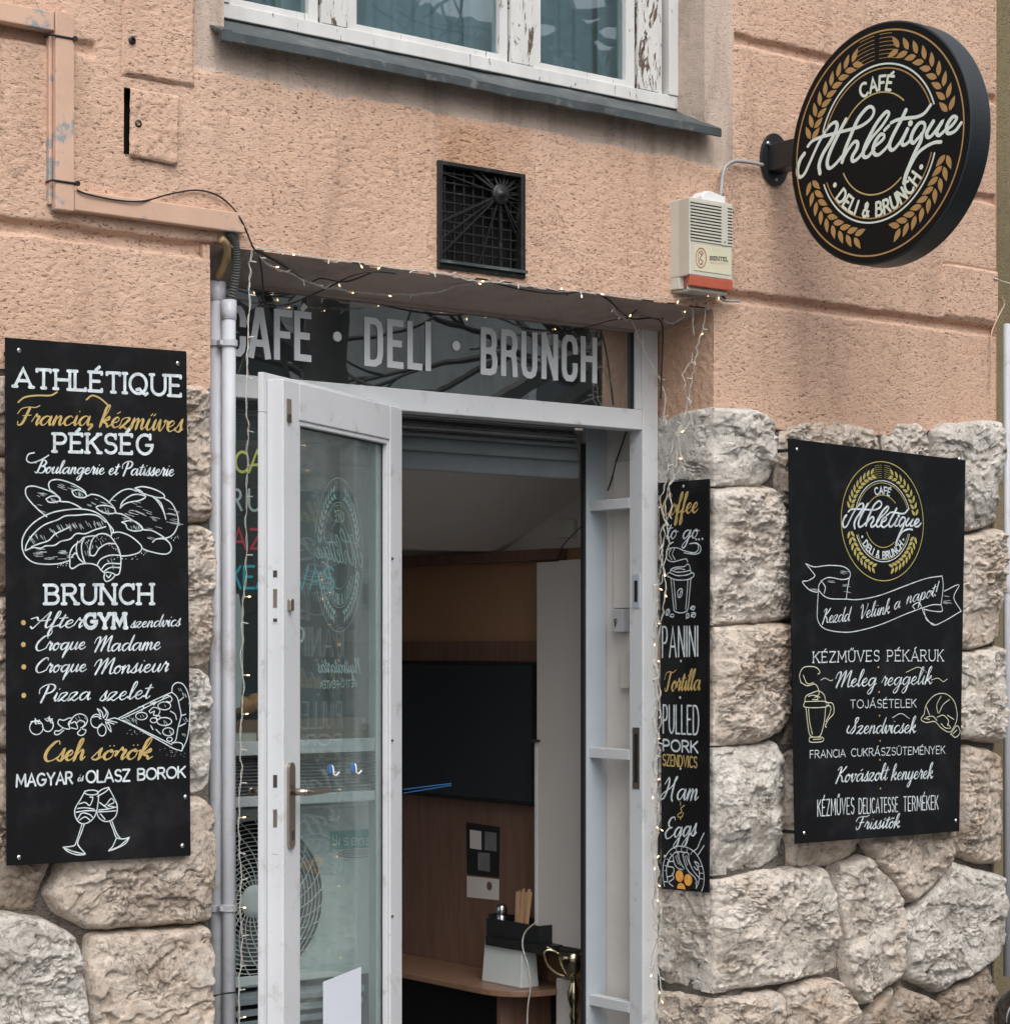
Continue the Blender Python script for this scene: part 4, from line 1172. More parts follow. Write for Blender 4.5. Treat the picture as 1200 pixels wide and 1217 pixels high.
# outer lip of the rebated leaf
leaf(-.0, LW + .018, TK + .0003, TK + .017, LT - .085, LT + .018).build('outer_lip', 'upvc', door, bevel=.002)
leaf(LW - SW + .01, LW + .018, TK + .0003, TK + .017, LB_ - .01, LT - .0855).build('outer_lip', 'upvc', door, bevel=.002)
leaf(-.0, SW * .42, TK + .0003, TK + .017, LB_ - .01, LT - .0855).build('outer_lip', 'upvc', door, bevel=.002)
leaf(SW * .42 + .0005, LW - SW + .0095, TK + .0003, TK + .017, LB_ - .01, LB_ + .15).build('outer_lip', 'upvc', door, bevel=.002)
# glazing bead and rubber line, pane
g0, g1 = SW * .9 + .0005, LW - SW - .0005
leaf(g0, g0 + .012, .004, .02, LB_ + .1605, LT - .0985).build('bead', 'upvc', door, bevel=.002)
leaf(g1 - .012, g1, .004, .02, LB_ + .1605, LT - .0985).build('bead', 'upvc', door, bevel=.002)
leaf(g0 + .0125, g1 - .0125, .004, .02, LT - .1105, LT - .0985).build('bead', 'upvc', door, bevel=.002)
leaf(g0 + .0125, g1 - .0125, .0195, .0215, LT - .114, LT - .1108).build('seal', 'upvc_seal', door)
leaf(g0 + .0125, g0 + .0155, .0195, .0215, LB_ + .161, LT - .1145).build('seal', 'upvc_seal', door)
leaf(g0, g1, .022, .026, LB_ + .1605, LT - .0985).build('pane', 'glass', door)
LP = Plane(A0, Nv, -Lv)                    # reading plane of the near face
PN = Plane(A0 - Nv * .0215, Nv, -Lv)
def leafz(px, py, off=0.0):
    p = Plane(A0 + Nv * off, Nv, -Lv).px(px, py); return p, (p - A0) @ Lv, p[2]
# edge hardware on the latch edge (plane through A1, normal Lv)
EP = Plane(A1, Lv, Nv)
def edge_plate(px, y0_, y1_, w_, mat, nm, off=.001):
    p0_ = EP.px(px, y0_); p1_ = EP.px(px, y1_)
    t_ = -(p0_ - A1) @ Nv
    t_ = min(max(t_, w_ + .002), TK - w_ - .002)
    c_ = A1 - Nv * t_ + Lv * off / 2 + UZ * (p0_[2] + p1_[2]) / 2
    MB().obox(c_, Lv, Nv, UZ, off / 2, w_, abs(p0_[2] - p1_[2]) / 2).build(nm, mat, door)
edge_plate(327.5, 672, 741, .0085, 'upvc', 'lock_plate', .0012)
edge_plate(327.5, 900, 1015, .0085, 'upvc', 'lock_plate', .0012)
for y0_, y1_ in ((700, 722), (678, 686), (735, 739), (921, 936), (962, 983)):
    edge_plate(327.5, y0_, y1_, .0055, 'brass' if y1_ - y0_ > 20 else 'print_dark', 'latch', .0022)
# corner bracket showing at the head, key cylinder, lever handle on a long plate
p, s_, z = leafz(343, 487, 0)
leaf(s_ - .012, s_ + .012, -.003, 0.0, z - .028, z + .028).build('hinge_bracket', 'brass', door)
leaf(s_ - .006, s_ + .008, -.006, -.0031, z - .034, z - .012).build('bracket_rust', 'print_dark', door)
p, s_, z = leafz(343.5, 719, .0)
leaf(s_ - .010, s_ + .010, -.012, -.0, z - .016, z + .016).build('key_cylinder', 'brass', door, bevel=.004)
p, s_, z0_ = leafz(344.5, 1009, 0); _, s2_, z1_ = leafz(344.5, 906, 0)
hs_ = s_
def rplate(s0_, hw, z0_, z1_, t0, t1, mat, nm):
    pts_ = []
    for a in np.linspace(0, np.pi, 9): pts_.append((s0_ + hw * math.cos(a), z1_ - hw + hw * math.sin(a)))
    for a in np.linspace(np.pi, 2 * np.pi, 9): pts_.append((s0_ + hw * math.cos(a), z0_ + hw + hw * math.sin(a)))
    MB().prism([A0 + Lv * s + UZ * z + Nv * t0 for s, z in pts_], Nv * (t1 - t0)).build(nm, mat, door)
rplate(hs_, .017, z0_, z1_, .0, .008, 'brass', 'handle_plate')
_, _, zl = leafz(345, 941, 0)
c_ = A0 + Lv * hs_ + UZ * zl
MB().tube([c_ + Nv * .008, c_ + Nv * .05], .0095, 12).build('handle_neck', 'brass', door, True)
MB().tube(catmull([c_ + Nv * .045 + Lv * .006, c_ + Nv * .052 - Lv * .01, c_ + Nv * .052 - Lv * .05, c_ + Nv * .050 - Lv * .11, c_ + Nv * .046 - Lv * .125], 5), .0095, 12).build('lever', 'brass', door, True)
c2 = c_ - Nv * (TK + .017)
MB().tube([c2, c2 - Nv * .045], .0095, 12).build('handle_neck', 'brass', door, True)
MB().tube(catmull([c2 - Nv * .045 + Lv * .008, c2 - Nv * .05 - Lv * .02, c2 - Nv * .05 - Lv * .10, c2 - Nv * .046 - Lv * .12], 5), .0095, 12).build('lever', 'brass', door, True)
p, s_, z = leafz(345, 992, 0)
leaf(s_ - .004, s_ + .004, -.0095, -.0085, z - .014, z + .010).build('keyhole', 'print_dark', door)
for py in (664, 880, 1089):
    p, s_, z = leafz(466, py, 0)
    leaf(s_ - .004, s_ + .006, -.003, 0, z - .003, z + .003).build('stay_screw', 'print_dark', door)
# sheet of white paper taped inside the lower glass
pp_ = [leafz(384, 1167, -.0205)[0], leafz(429, 1149, -.0205)[0], leafz(429, 1290, -.0205)[0], leafz(384, 1290, -.0205)[0]]
sh = thing('paper_sheet', 'blank white paper sheet taped low on the open glass door', 'paper', tuple(pp_[0]))
MB().prism(pp_, Nv * .0006).build('sheet', 'paper', sh)

# ================================================================== outdoor unit in the side bay
AY = .40
hubc = uY(302, 1071, AY)
ax0, ax1_ = hubc[0] - .26, uY(462, 1071, AY)[0]
az1, az0 = uY(300, 966, AY)[2], uY(300, 1172, AY)[2]
ac = thing('air_conditioner', 'grey white air conditioner outdoor unit with a round fan grille in the side bay', 'air conditioner', (hubc[0], AY, az0))
FR = .232
m_ = MB()
n = 64
an = np.linspace(0, 2 * np.pi, n, endpoint=False)
# front panel with a round hole
cir = [(hubc[0] + FR * math.cos(a), hubc[2] + FR * math.sin(a)) for a in an]
def ray_box(a):
    dx, dz = math.cos(a), math.sin(a)
    t = min([((ax1_ if dx > 0 else ax0) - hubc[0]) / dx if abs(dx) > 1e-9 else 9, ((az1 if dz > 0 else az0) - hubc[2]) / dz if abs(dz) > 1e-9 else 9])
    return hubc[0] + t * dx, hubc[2] + t * dz
cors = [math.atan2(z - hubc[2], x - hubc[0]) % (2 * np.pi) for x in (ax0, ax1_) for z in (az0, az1)]
angs = sorted(list(an) + cors)
V, F = [], []
for a in angs:
    V.append((hubc[0] + FR * math.cos(a), AY, hubc[2] + FR * math.sin(a)))
    x, z = ray_box(a); V.append((x, AY, z))
k = len(angs)
for i in range(k):
    j = (i + 1) % k
    F.append((2 * i, 2 * i + 1, 2 * j + 1, 2 * j))
m_.add(V, F)
m_.box(ax0, ax1_, AY + .25, AY + .26, az0, az1).box(ax0 - .0, ax0 + .004, AY + .001, AY + .249, az0, az1).box(ax1_ - .004, ax1_, AY + .001, AY + .249, az0, az1)
m_.box(ax0 + .0045, ax1_ - .0045, AY + .001, AY + .249, az0, az0 + .004).box(ax0 + .0045, ax1_ - .0045, AY + .001, AY + .249, az1 - .004, az1)
m_.build('casing', 'ac_white', ac)
MB().lathe([(FR + .008, .012), (FR + .014, .004), (FR + .010, -.002), (FR, .001)], hubc, 64, (0, 1, 0), cap=False).build('grille_rim', 'ac_white', ac, True)
MB().lathe([(FR, .05), (FR, .051)], hubc, 40, (0, 1, 0)).build('dark_inside', 'void', ac)
MB().lathe([(.048, .004), (.046, .008), (.02, .011)], hubc, 32, (0, -1, 0)).build('grille_centre', 'ac_white', ac, True)
for k in range(15):
    r_ = .060 + k * .0122
    P = [(hubc[0] + r_ * math.cos(a), AY - .002, hubc[2] + r_ * math.sin(a)) for a in np.linspace(0, 2 * np.pi, 61)]
    MB().tube(P, .0014, 5, cap=False).build('grille_ring', 'ac_grill', ac)
for k in range(30):
    a0_ = k * 2 * math.pi / 30
    P = []
    for t in np.linspace(0, 1, 12):
        r_ = .046 + t * (FR - .044)
        a = a0_ + .75 * t
        P.append((hubc[0] + r_ * math.cos(a), AY - .0045, hubc[2] + r_ * math.sin(a)))
    MB().tube(P, .0016, 5, cap=False).build('grille_spoke', 'ac_grill', ac)
for k in range(3):
    a = k * 2.094 + .4
    P = [hubc + [.04 * math.cos(a), .03, .04 * math.sin(a)], hubc + [.2 * math.cos(a - .3), .03, .2 * math.sin(a - .3)],
         hubc + [.21 * math.cos(a + .5), .045, .21 * math.sin(a + .5)], hubc + [.05 * math.cos(a + .9), .045, .05 * math.sin(a + .9)]]
    MB().prism(P, (0, .003, 0)).build('fan_blade', 'louvre', ac)
MB().box(ax0 - .01, ax1_ + .01, AY - .006, AY + .26, az1 + .001, az1 + .012).build('lid', 'ac_white', ac, bevel=.003)
MB().box(ax0, ax1_, AY - .006, AY - .001, az0 + .002, az0 + .03).build('lower_flange', 'ac_white', ac, bevel=.002)
tl0, tl1 = uY(392, 997, AY)[0], uY(452, 997, AY)[0]
tz1, tz0 = uY(425, 986, AY)[2], uY(425, 1008, AY)[2]
MB().box(tl0, tl1, AY - .0018, AY - .0004, tz0, tz1).build('brand_plate', 'teal', ac)
shf = thing('unit_shelf', 'grey slatted metal shelf carrying the air conditioner outdoor unit', 'shelf', (hubc[0], AY, az0 - .12))
for k in range(4):
    z = az0 - .016 - k * .034
    MB().box(OX0 + .075, XM0 - .002, FY + .08 + .01 * k, AY + .2, z - .022, z - .003).build('slat', 'slat', shf, bevel=.002)
MB().box(OX0 + .075, XM0 - .002, AY + .2005, AY + .22, GZ, az0 - .016).build('back_board', 'dark_panel', shf)
# dark partition behind the side bay
pt = MB().box(OX0 - .2, XM0 - .0, IY + .26, IY + .28, GZ, ZG + .3).build('side_bay_back', 'dark_panel')
tag(pt, 'dark partition behind the side window and air conditioner', 'partition')
# ================================================================== the room inside
RX = 1.05
def rx(px, py, off=0.0): return uX(px, py, RX - off)
FLZ = -.36
o = MB().box(-2.6, RX + .3, .57, 3.2, FLZ - .1, FLZ).build('room_floor', 'table_wood'); o['kind'] = 'structure'
o = MB().box(RX, RX + .1, .57, 3.2, FLZ, 3.0).build('room_side_wall', 'room_wall'); o['kind'] = 'structure'
o = MB().box(-2.6, RX - .001, 2.9, 3.0, FLZ, 3.0).build('room_far_wall', 'room_white'); o['kind'] = 'structure'
o = MB().box(-2.7, -2.6, .57, 3.2, FLZ, .45).box(-2.7, -2.6, .57, .8, .451, 3.0).box(-2.7, -2.6, 2.7, 3.2, .451, 3.0).build('room_left_wall', 'room_white'); o['kind'] = 'structure'  # unseen wall; its opening is added to let sky light into the room
p1, p2 = rx(600, 656), rx(693, 588)
sl = (p2[2] - p1[2]) / (p2[1] - p1[1])
V = []
for yy in (.765, 2.899):
    z = p1[2] + sl * (yy - p1[1])
    z = max(z, 1.93) if yy > 1 else z
    V.append((yy, z))
yk = p1[1] + (1.95 - p1[2]) / sl
m_ = MB()
pk = rx(478, 654)
zz_ = [(.57, p1[2] + sl * (.57 - p1[1])), (p1[1], p1[2]), (2.899, p1[2] + (pk[2] - p1[2]) / (pk[1] - p1[1]) * (2.899 - p1[1]))]
for (ya_, za_), (yb2, zb2_) in zip(zz_[:-1], zz_[1:]):
    m_.prism([(-2.6, ya_, za_), (RX - .001, ya_, za_), (RX - .001, yb2, zb2_), (-2.6, yb2, zb2_)], (0, 0, .04))
m_.build('room_ceiling', 'room_ceiling')['kind'] = 'structure'
# upper light part of the side wall, dark bulkhead, wood cladding
zb1, zb0 = rx(600, 655, .05)[2], rx(600, 668, .05)[2]
yA, yB = rx(661, 660, .05)[1], 2.88
up = thing('wall_cladding', 'brown wood cladding and dark picture rail on the side wall of the cafe', 'cladding', (RX, 1.6, 0))
MB().box(RX - .012, RX - .001, .58, 2.88, zb1 + .001, 2.9).build('upper_paint', 'room_white', up)
MB().box(RX - .06, RX - .001, yA, yB, zb0, zb1).build('picture_rail', 'dark_wood', up, bevel=.003)
zc1, zc0 = rx(560, 762)[2], rx(560, 786)[2]
MB().box(RX - .014, RX - .001, 1.1, 2.88, FLZ, zc1 - .002).build('lower_cladding', 'dark_wood', up)
MB().box(RX - .02, RX - .0145, 1.1, 2.88, zc0 + .002, zc1).build('band', 'dark_wood', up)
tv = thing('television', 'large black flat television on the brown side wall, with a short blue light strip', 'television', tuple(rx(560, 870, .05)))
ty1, ty0 = rx(440, 870, .05)[1], rx(635, 870, .05)[1]
tz1_, tz0_ = rx(600, 787, .05)[2], rx(600, 955, .05)[2]
MB().box(RX - .05, RX - .021, ty0, ty1, tz0_, tz1_).build('body', 'void', tv, bevel=.004)
MB().box(RX - .052, RX - .0505, ty0 + .012, ty1 - .012, tz0_ + .014, tz1_ - .012).build('screen', 'screen', tv)
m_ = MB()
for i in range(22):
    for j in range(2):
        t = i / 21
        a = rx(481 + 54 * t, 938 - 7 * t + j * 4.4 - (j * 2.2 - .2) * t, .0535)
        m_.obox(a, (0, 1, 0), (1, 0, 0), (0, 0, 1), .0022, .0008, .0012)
m_.build('light_strip', 'led', tv)['kind'] = 'stuff'  # blue reflection in the screen, built as small glowing dots
cb = thing('tall_cabinet', 'tall pale cabinet of two panels hanging at the right of the inner doorway', 'cabinet', tuple(rx(665, 900, .12)))
ya, yb_, yc_ = rx(637.5, 900, .12)[1], rx(664, 900, .12)[1], rx(712, 900, .12)[1]
zt3, zb3_ = rx(650, 668, .12)[2], rx(650, 1121, .12)[2]
MB().box(RX - .12, RX - .022, yb_ + .001, ya, zb3_, zt3).build('panel', 'room_white', cb, bevel=.002)
MB().box(RX - .124, RX - .022, max(.58, yc_), yb_ - .001, zb3_, zt3 + .004).build('panel', 'room_white', cb, bevel=.002)
MB().box(RX - .126, RX - .1205, ya - .006, ya + .004, rx(640, 1112, .12)[2], rx(640, 880, .12)[2]).build('edge_strip', 'upvc', cb)
MB().box(RX - .16, RX - .06, ya - .02, ya + .02, rx(640, 881, .12)[2] - .002, rx(640, 879, .12)[2]).build('hinge', 'black_metal', cb)
eb = thing('wall_box', 'small ivory electrical box high on the white wall above the cabinet', 'switch box', tuple(rx(671, 628, .03)))
MB().box(RX - .03, RX - .0125, rx(681, 628, .03)[1], rx(661, 628, .03)[1], rx(671, 639, .03)[2], rx(671, 618, .03)[2]).build('box', 'ivory', eb, bevel=.003)
MB().tube(catmull([rx(694, 622, .13), rx(686, 630, .11), rx(676, 640, .08), rx(668, 650, .07), rx(663.5, 664, .07)], 6), .0018, 6).build('wire', 'wire_black', eb, True)
# posters
ps = thing('wall_poster', 'small black poster with three pale cards on the dark wood wall', 'poster', tuple(rx(573, 1010, .016)))
def xq(c, off, dz=0.0008):
    return MB().prism([rx(a, b__, off) for a, b__ in c], (-dz, 0, 0))
xq([(554, 977), (594, 983), (593, 1043), (555, 1039)], .0150).build('sheet', 'void', ps)
for c in ([(558.5, 986), (572, 988), (572, 1010), (558.5, 1008)], [(576, 988), (590, 990), (590, 1012), (576, 1010)], [(568, 1013), (582, 1014), (582, 1036), (568, 1034)]):
    xq(c, .0160).build('card', 'room_ceiling' if c[0][0] < 570 and c[0][1] < 990 else 'louvre', ps)
ps2 = thing('wall_notice', 'small white notice with a dark round seal, directly under the black poster', 'poster', tuple(rx(573, 1056, .016)))
xq([(555, 1041), (593, 1045), (593, 1070), (555, 1066)], .0150).build('sheet', 'room_ceiling', ps2)
cz = rx(581.5, 1053, .0163)
MB().lathe([(.016, 0), (.016, .0006)], cz, 20, (-1, 0, 0)).build('seal', 'dark_wood', ps2)
# wall table
tb = thing('wall_table', 'brown wooden wall table with a rounded end, fixed below the television', 'table', tuple(rx(560, 1160, .15)))
tz = rx(560, 1172, .30)[2]
yE = rx(662, 1170, .10)[1]
pts_ = [(RX - .015, 2.8), (RX - .30, 2.8)]
cyy = yE + .17
for a in np.linspace(0, np.pi / 2, 8):
    pts_.append((RX - .13 - .17 * math.cos(a), cyy - .17 * math.sin(a)))
pts_.append((RX - .015, cyy - .17))
MB().prism([(x, y, tz - .022) for x, y in pts_], (0, 0, .022)).build('top', 'table_wood', tb, bevel=.003)
MB().box(RX - .24, RX - .016, yE + .14, yE + .16, FLZ, tz - .023).build('support', 'dark_wood', tb)
MB().box(RX - .015, RX - .0145, 1.0, 2.8, FLZ, tz - .03).build('modesty_panel', 'void', tb)  # thin black sheet standing in for the darkness below the table top
# napkin dispenser
def at(px, py, off): return rx(px, py, off)
nd = thing('napkin_dispenser', 'grey white napkin dispenser standing on the wall table', 'dispenser', tuple(at(595, 1165, .2)))
dy0, dy1 = at(619, 1150, .2)[1], at(572, 1150, .2)[1]
zt4 = at(595, 1119, .2)[2]
m_ = MB()
P = [(RX - .20, dy0, tz), (RX - .20, dy1, tz), (RX - .12, dy1, tz), (RX - .12, dy0, tz)]
P2 = [(RX - .19, dy0 + .006, zt4), (RX - .19, dy1 - .008, zt4 + .004), (RX - .13, dy1 - .008, zt4 + .004), (RX - .13, dy0 + .006, zt4)]
m_.add(P + P2, [(0, 1, 2, 3), (4, 7, 6, 5), (0, 4, 5, 1), (1, 5, 6, 2), (2, 6, 7, 3), (3, 7, 4, 0)])
m_.build('body', 'ac_white', nd, bevel=.004)
MB().box(RX - .2035, RX - .2005, dy0 + .03, dy1 - .03, zt4 - .02, zt4 - .014).build('slot', 'void', nd)
# small black shelf tray with a shaker and wooden sticks
tr = thing('condiment_tray', 'black tray on a small shelf above the napkin dispenser', 'tray', tuple(at(600, 1110, .2)))
a0_, a1_ = at(640, 1110, .18)[1], at(578, 1105, .18)[1]
zta, ztb, ztc = at(605, 1090, .18)[2], at(605, 1116, .18)[2], at(605, 1122, .18)[2]
m_ = MB()
m_.box(RX - .18, RX - .172, a0_, a1_, ztb, zta - .015).box(RX - .09, RX - .082, a0_, a1_, ztb, zta - .008)
m_.box(RX - .1715, RX - .0905, a0_, a0_ + .006, ztb, zta - .015).box(RX - .1715, RX - .0905, a1_ - .006, a1_, ztb, zta)
m_.box(RX - .1715, RX - .0905, a0_ + .0065, a1_ - .0065, ztb, ztb + .005)
m_.build('tray', 'black_metal', tr)
MB().box(RX - .20, RX - .016, a0_ - .06, a1_ - .02, ztc - .012, ztb - .001).build('shelf', 'black_metal', tr)
sk = thing('shaker', 'small steel shaker standing in the black tray', 'shaker', tuple(at(596, 1100, .14)))
c = at(596, 1098, .14); c[2] = ztb + .006
hh = at(596, 1074, .14)[2] - c[2]
MB().lathe([(.020, 0), (.021, hh * .6), (.019, hh * .62), (.021, hh * .66), (.021, hh * .9), (.014, hh)], c, 20).build('body', 'chrome', sk, True)
stt = thing('stir_sticks', 'bunch of pale wooden stir sticks standing in the black tray', 'sticks', tuple(at(619, 1105, .14)))
rnd = random.Random(5)
for i in range(11):
    pb_ = at(612 + i * 1.35, 1108, .13 + rnd.uniform(-.012, .012)); pt_ = at(614 + i * 1.75, 1056 + rnd.uniform(0, 5), .13 + rnd.uniform(-.012, .012))
    d = pt_ - pb_; L = np.linalg.norm(d); d /= L
    s_v = np.cross(d, [1, 0, 0]); s_v /= np.linalg.norm(s_v)
    MB().obox((pb_ + pt_) / 2, d, s_v, np.cross(d, s_v), L / 2, .0034, .0012).build('stick', 'stick', stt)
wc = thing('white_cable', 'white cable hanging in a curve from the cabinet behind the trophy', 'cable', tuple(at(637, 1095, .2)))
MB().tube(catmull([at(638, 1095, .2), at(624, 1108, .21), at(621, 1125, .22), at(628, 1150, .22), at(630, 1175, .22), at(627, 1200, .22), at(625, 1260, .22)], 8), .0028, 8).build('cable', 'wire_clear', wc, True)
# trophy
TY = .80
c = uY(682, 1217, TY)
tp = thing('trophy_cup', 'gold trophy cup with curled handles on a stand just inside the door', 'trophy', tuple(c))
def tz_(py): return uY(687, py, TY)[2]
prof = [(r * 1.22, z) for r, z in [(.05, tz_(1262)), (.05, tz_(1255)), (.02, tz_(1250)), (.012, tz_(1235)), (.010, tz_(1212)), (.014, tz_(1206)), (.009, tz_(1200)), (.017, tz_(1188)), (.020, tz_(1178)), (.012, tz_(1168)), (.010, tz_(1162)), (.022, tz_(1158)), (.036, tz_(1150)), (.043, tz_(1140)), (.046, tz_(1130))]]
MB().lathe([(r, z - c[2]) for r, z in prof], c, 28).build('cup', 'gold_metal', tp, True)
MB().lathe([(.052, tz_(1131) - c[2]), (.052, tz_(1127) - c[2])], c, 28).build('mouth', 'void', tp)
for sgn in (-1, 1):
    q = []
    for dx, py in ((-12, 1138), (-22, 1130), (-31, 1129), (-33, 1136), (-29, 1147), (-20, 1156), (-10, 1160)):
        q.append(np.array([c[0], c[1], tz_(py)]) + RGT * ((dx * 1.25 + 1) * .0025) * (-sgn))
    MB().tube(catmull(q, 6), .0052, 10).build('handle', 'gold_metal', tp, True)
    MB().tube(catmull([q[1], q[1] + RGT * .01 * sgn + UZ * .008, q[2] + UZ * .012], 5), .003, 8).build('curl', 'gold_metal', tp, True)
pd = thing('trophy_stand', 'low white stand holding the trophy inside the doorway', 'stand', (c[0], c[1], FLZ))
MB().box(c[0] - .08, c[0] + .14, c[1] - .06, c[1] + .12, FLZ, tz_(1262) - .001).build('box', 'room_white', pd, bevel=.004)
st2 = thing('white_post', 'white post beside the trophy under the tall cabinet', 'post', tuple(at(668, 1200, .02)))
MB().box(RX - .10, RX - .021, at(684, 1180, .1)[1], at(661, 1180, .1)[1], FLZ, at(670, 1164, .1)[2]).build('post', 'room_white', st2)

# ================================================================== things behind the side pane
MY = FY + .045
mp = thing('marker_board', 'dark menu panel with coloured marker letters behind the narrow side pane', 'menu board', tuple(uY(300, 620, MY)))
MB().box(OX0 + .075, uY(404, 600, MY)[0], MY, MY + .006, uY(300, 706, MY)[2], uY(300, 524, MY)[2]).build('panel', 'dark_panel', mp)
bgp = thing('paper_bag', 'grey paper bag leaning behind the side pane below the menu letters', 'bag', tuple(uY(285, 800, MY)))
MB().prism([uY(262, 705, MY), uY(283, 700, MY), uY(290, 740, MY), uY(289, 800, MY), uY(286, 840, MY), uY(262, 850, MY)], (0, .03, 0)).build('bag', 'ac_white', bgp)
dsp = thing('display_shelf', 'wooden display shelf with pastries behind the side pane', 'shelf', tuple(uY(300, 860, MY)))
MB().box(OX0 + .08, XM0 - .01, MY + .02, MY + .25, uY(300, 880, MY + .02)[2], uY(300, 856, MY + .02)[2]).build('shelf', 'table_wood', dsp)
MB().box(OX0 + .08, XM0 - .01, MY + .10, MY + .11, uY(300, 880, MY)[2], uY(300, 797, MY)[2]).build('back', 'screen', dsp)
def croissant(px, py, L, lab):
    c = uY(px, py, MY + .045)
    t = thing('pastry', lab, 'pastry', tuple(c), 'pastries on the display shelf')
    a = np.linspace(-1, 1, 19)
    P = np.stack([c[0] + a * L, c[1] + .03 * (a * a) * 0 + .0 * a, c[2] - .018 * a * a], 1)
    R = .024 * (1 - .8 * a * a) * (1 + .12 * np.cos(a * 22)) + .003
    MB().tube(P, R, 12).build('crust', 'bread', t, True)
croissant(283, 838, .05, 'darker baked pastry at the left edge of the side pane')
croissant(308, 834, .055, 'golden croissant right of the paper bag in the side pane')
bxx = thing('card_box', 'small cream card box at the foot of the side pane', 'box', tuple(uY(290, 875, MY)))
MB().box(uY(262, 875, MY)[0], uY(303, 875, MY)[0], MY - .008, MY + .015, uY(300, 882, MY)[2], uY(300, 871, MY)[2]).build('box', 'ivory', bxx)
for i, (px_, py_) in enumerate(((393, 914), (420, 912))):
    cH = PN.px(px_, py_)
    t = thing('adhesive_hook', ('blue hook with a white cup hook, left of the pair on the open door glass', 'blue hook with a white cup hook, right of the pair on the open door glass')[i], 'hook', tuple(cH), 'hooks on the door glass')
    MB().obox(cH + Nv * .0, Lv, Nv, UZ, .010, .003, .012).build('base', 'blue_hook', t, bevel=.003)
    P = [cH + Nv * .005 + UZ * .010, cH + Nv * .008, cH + Nv * .009 - UZ * .012, cH + Nv * .014 - Lv * .005 - UZ * .017, cH + Nv * .020 - Lv * .012 - UZ * .008]
    MB().tube(catmull(P, 5), .0022, 8).build('hook', 'white_plastic', t, True)
# ================================================================== lettering: hand-made stroke alphabets
def arc(cx, cy, rx_, ry_, a0, a1, n=None):
    n = n or max(4, int(abs(a1 - a0) / 20))
    return [(cx + rx_ * math.cos(math.radians(a)), cy + ry_ * math.sin(math.radians(a))) for a in np.linspace(a0, a1, n)]
CAPS = {
 'A': (.8, [[(0, 0), (.4, 1), (.8, 0)], [(.14, .34), (.66, .34)]]),
 'B': (.62, [[(0, 0), (0, 1)], [(0, 1), (.3, 1)] + arc(.33, .77, .24, .23, 90, -90) + [(0, .54)], [(.3, .54)] + arc(.34, .27, .28, .27, 90, -90) + [(0, 0)]]),
 'C': (.72, [arc(.42, .5, .42, .5, 50, 310)]),
 'D': (.74, [[(0, 0), (0, 1)], [(0, 1), (.28, 1)] + arc(.3, .5, .44, .5, 90, -90) + [(0, 0)]]),
 'E': (.56, [[(0, 0), (0, 1)], [(0, 1), (.56, 1)], [(0, .52), (.44, .52)], [(0, 0), (.56, 0)]]),
 'F': (.54, [[(0, 0), (0, 1)], [(0, 1), (.54, 1)], [(0, .52), (.44, .52)]]),
 'G': (.82, [arc(.42, .5, .42, .5, 50, 345) + [(.83, .46), (.5, .46)]]),
 'H': (.7, [[(0, 0), (0, 1)], [(.7, 0), (.7, 1)], [(0, .5), (.7, .5)]]),
 'I': (.0, [[(0, 0), (0, 1)]]),
 'J': (.42, [[(.42, 1), (.42, .28)] + arc(.21, .26, .21, .26, 0, -170)]),
 'K': (.64, [[(0, 0), (0, 1)], [(.62, 1), (0, .42)], [(.2, .6), (.64, 0)]]),
 'L': (.52, [[(0, 1), (0, 0)], [(0, 0), (.52, 0)]]),
 'M': (.9, [[(0, 0), (.06, 1)], [(.06, 1), (.45, .25), (.84, 1)], [(.84, 1), (.9, 0)]]),
 'N': (.7, [[(0, 0), (0, 1)], [(0, 1), (.7, 0)], [(.7, 0), (.7, 1)]]),
 'O': (.86, [arc(.43, .5, .43, .5, 90, 450, 22)]),
 'P': (.58, [[(0, 0), (0, 1)], [(0, 1), (.3, 1)] + arc(.32, .73, .26, .27, 90, -90) + [(0, .46)]]),
 'Q': (.88, [arc(.43, .5, .43, .5, 90, 450, 22), [(.36, .2), (.5, .24), (.66, .06), (.8, -.04), (.9, .04)]]),
 'R': (.64, [[(0, 0), (0, 1)], [(0, 1), (.3, 1)] + arc(.33, .75, .25, .25, 90, -90) + [(0, .5)], [(.3, .5), (.64, 0)]]),
 'S': (.6, [arc(.31, .75, .27, .25, 30, 262) + arc(.31, .255, .29, .255, 82, -152)]),
 'T': (.66, [[(.33, 0), (.33, 1)], [(0, 1), (.66, 1)]]),
 'U': (.7, [[(0, 1), (0, .35)] + arc(.35, .35, .35, .35, 180, 360) + [(.7, 1)]]),
 'V': (.74, [[(0, 1), (.37, 0), (.74, 1)]]),
 'X': (.66, [[(0, 0), (.66, 1)], [(0, 1), (.66, 0)]]),
 'W': (1.0, [[(0, 1), (.25, 0), (.5, .8), (.75, 0), (1, 1)]]),
 'Y': (.72, [[(0, 1), (.36, .46), (.72, 1)], [(.36, .46), (.36, 0)]]),
 'Z': (.62, [[(0, 1), (.62, 1)], [(.62, 1), (0, 0)], [(0, 0), (.62, 0)]]),
 '&': (.7, [[(.7, .05), (.2, .72), (.2, .9), (.34, 1), (.48, .9), (.45, .7), (.1, .42), (.04, .2), (.2, 0), (.42, .02), (.66, .4)]]),
 '-': (.3, [[(0, .5), (.3, .5)]]),
 '.': (.05, [[(0, .0), (.03, .0)]]),
 ' ': (.34, []),
}
ACC = {'Á': 'A', 'É': 'E', 'Í': 'I', 'Ó': 'O', 'Ő': 'O', 'Ú': 'U', 'Ű': 'U', 'Ü': 'U', 'Ö': 'O'}
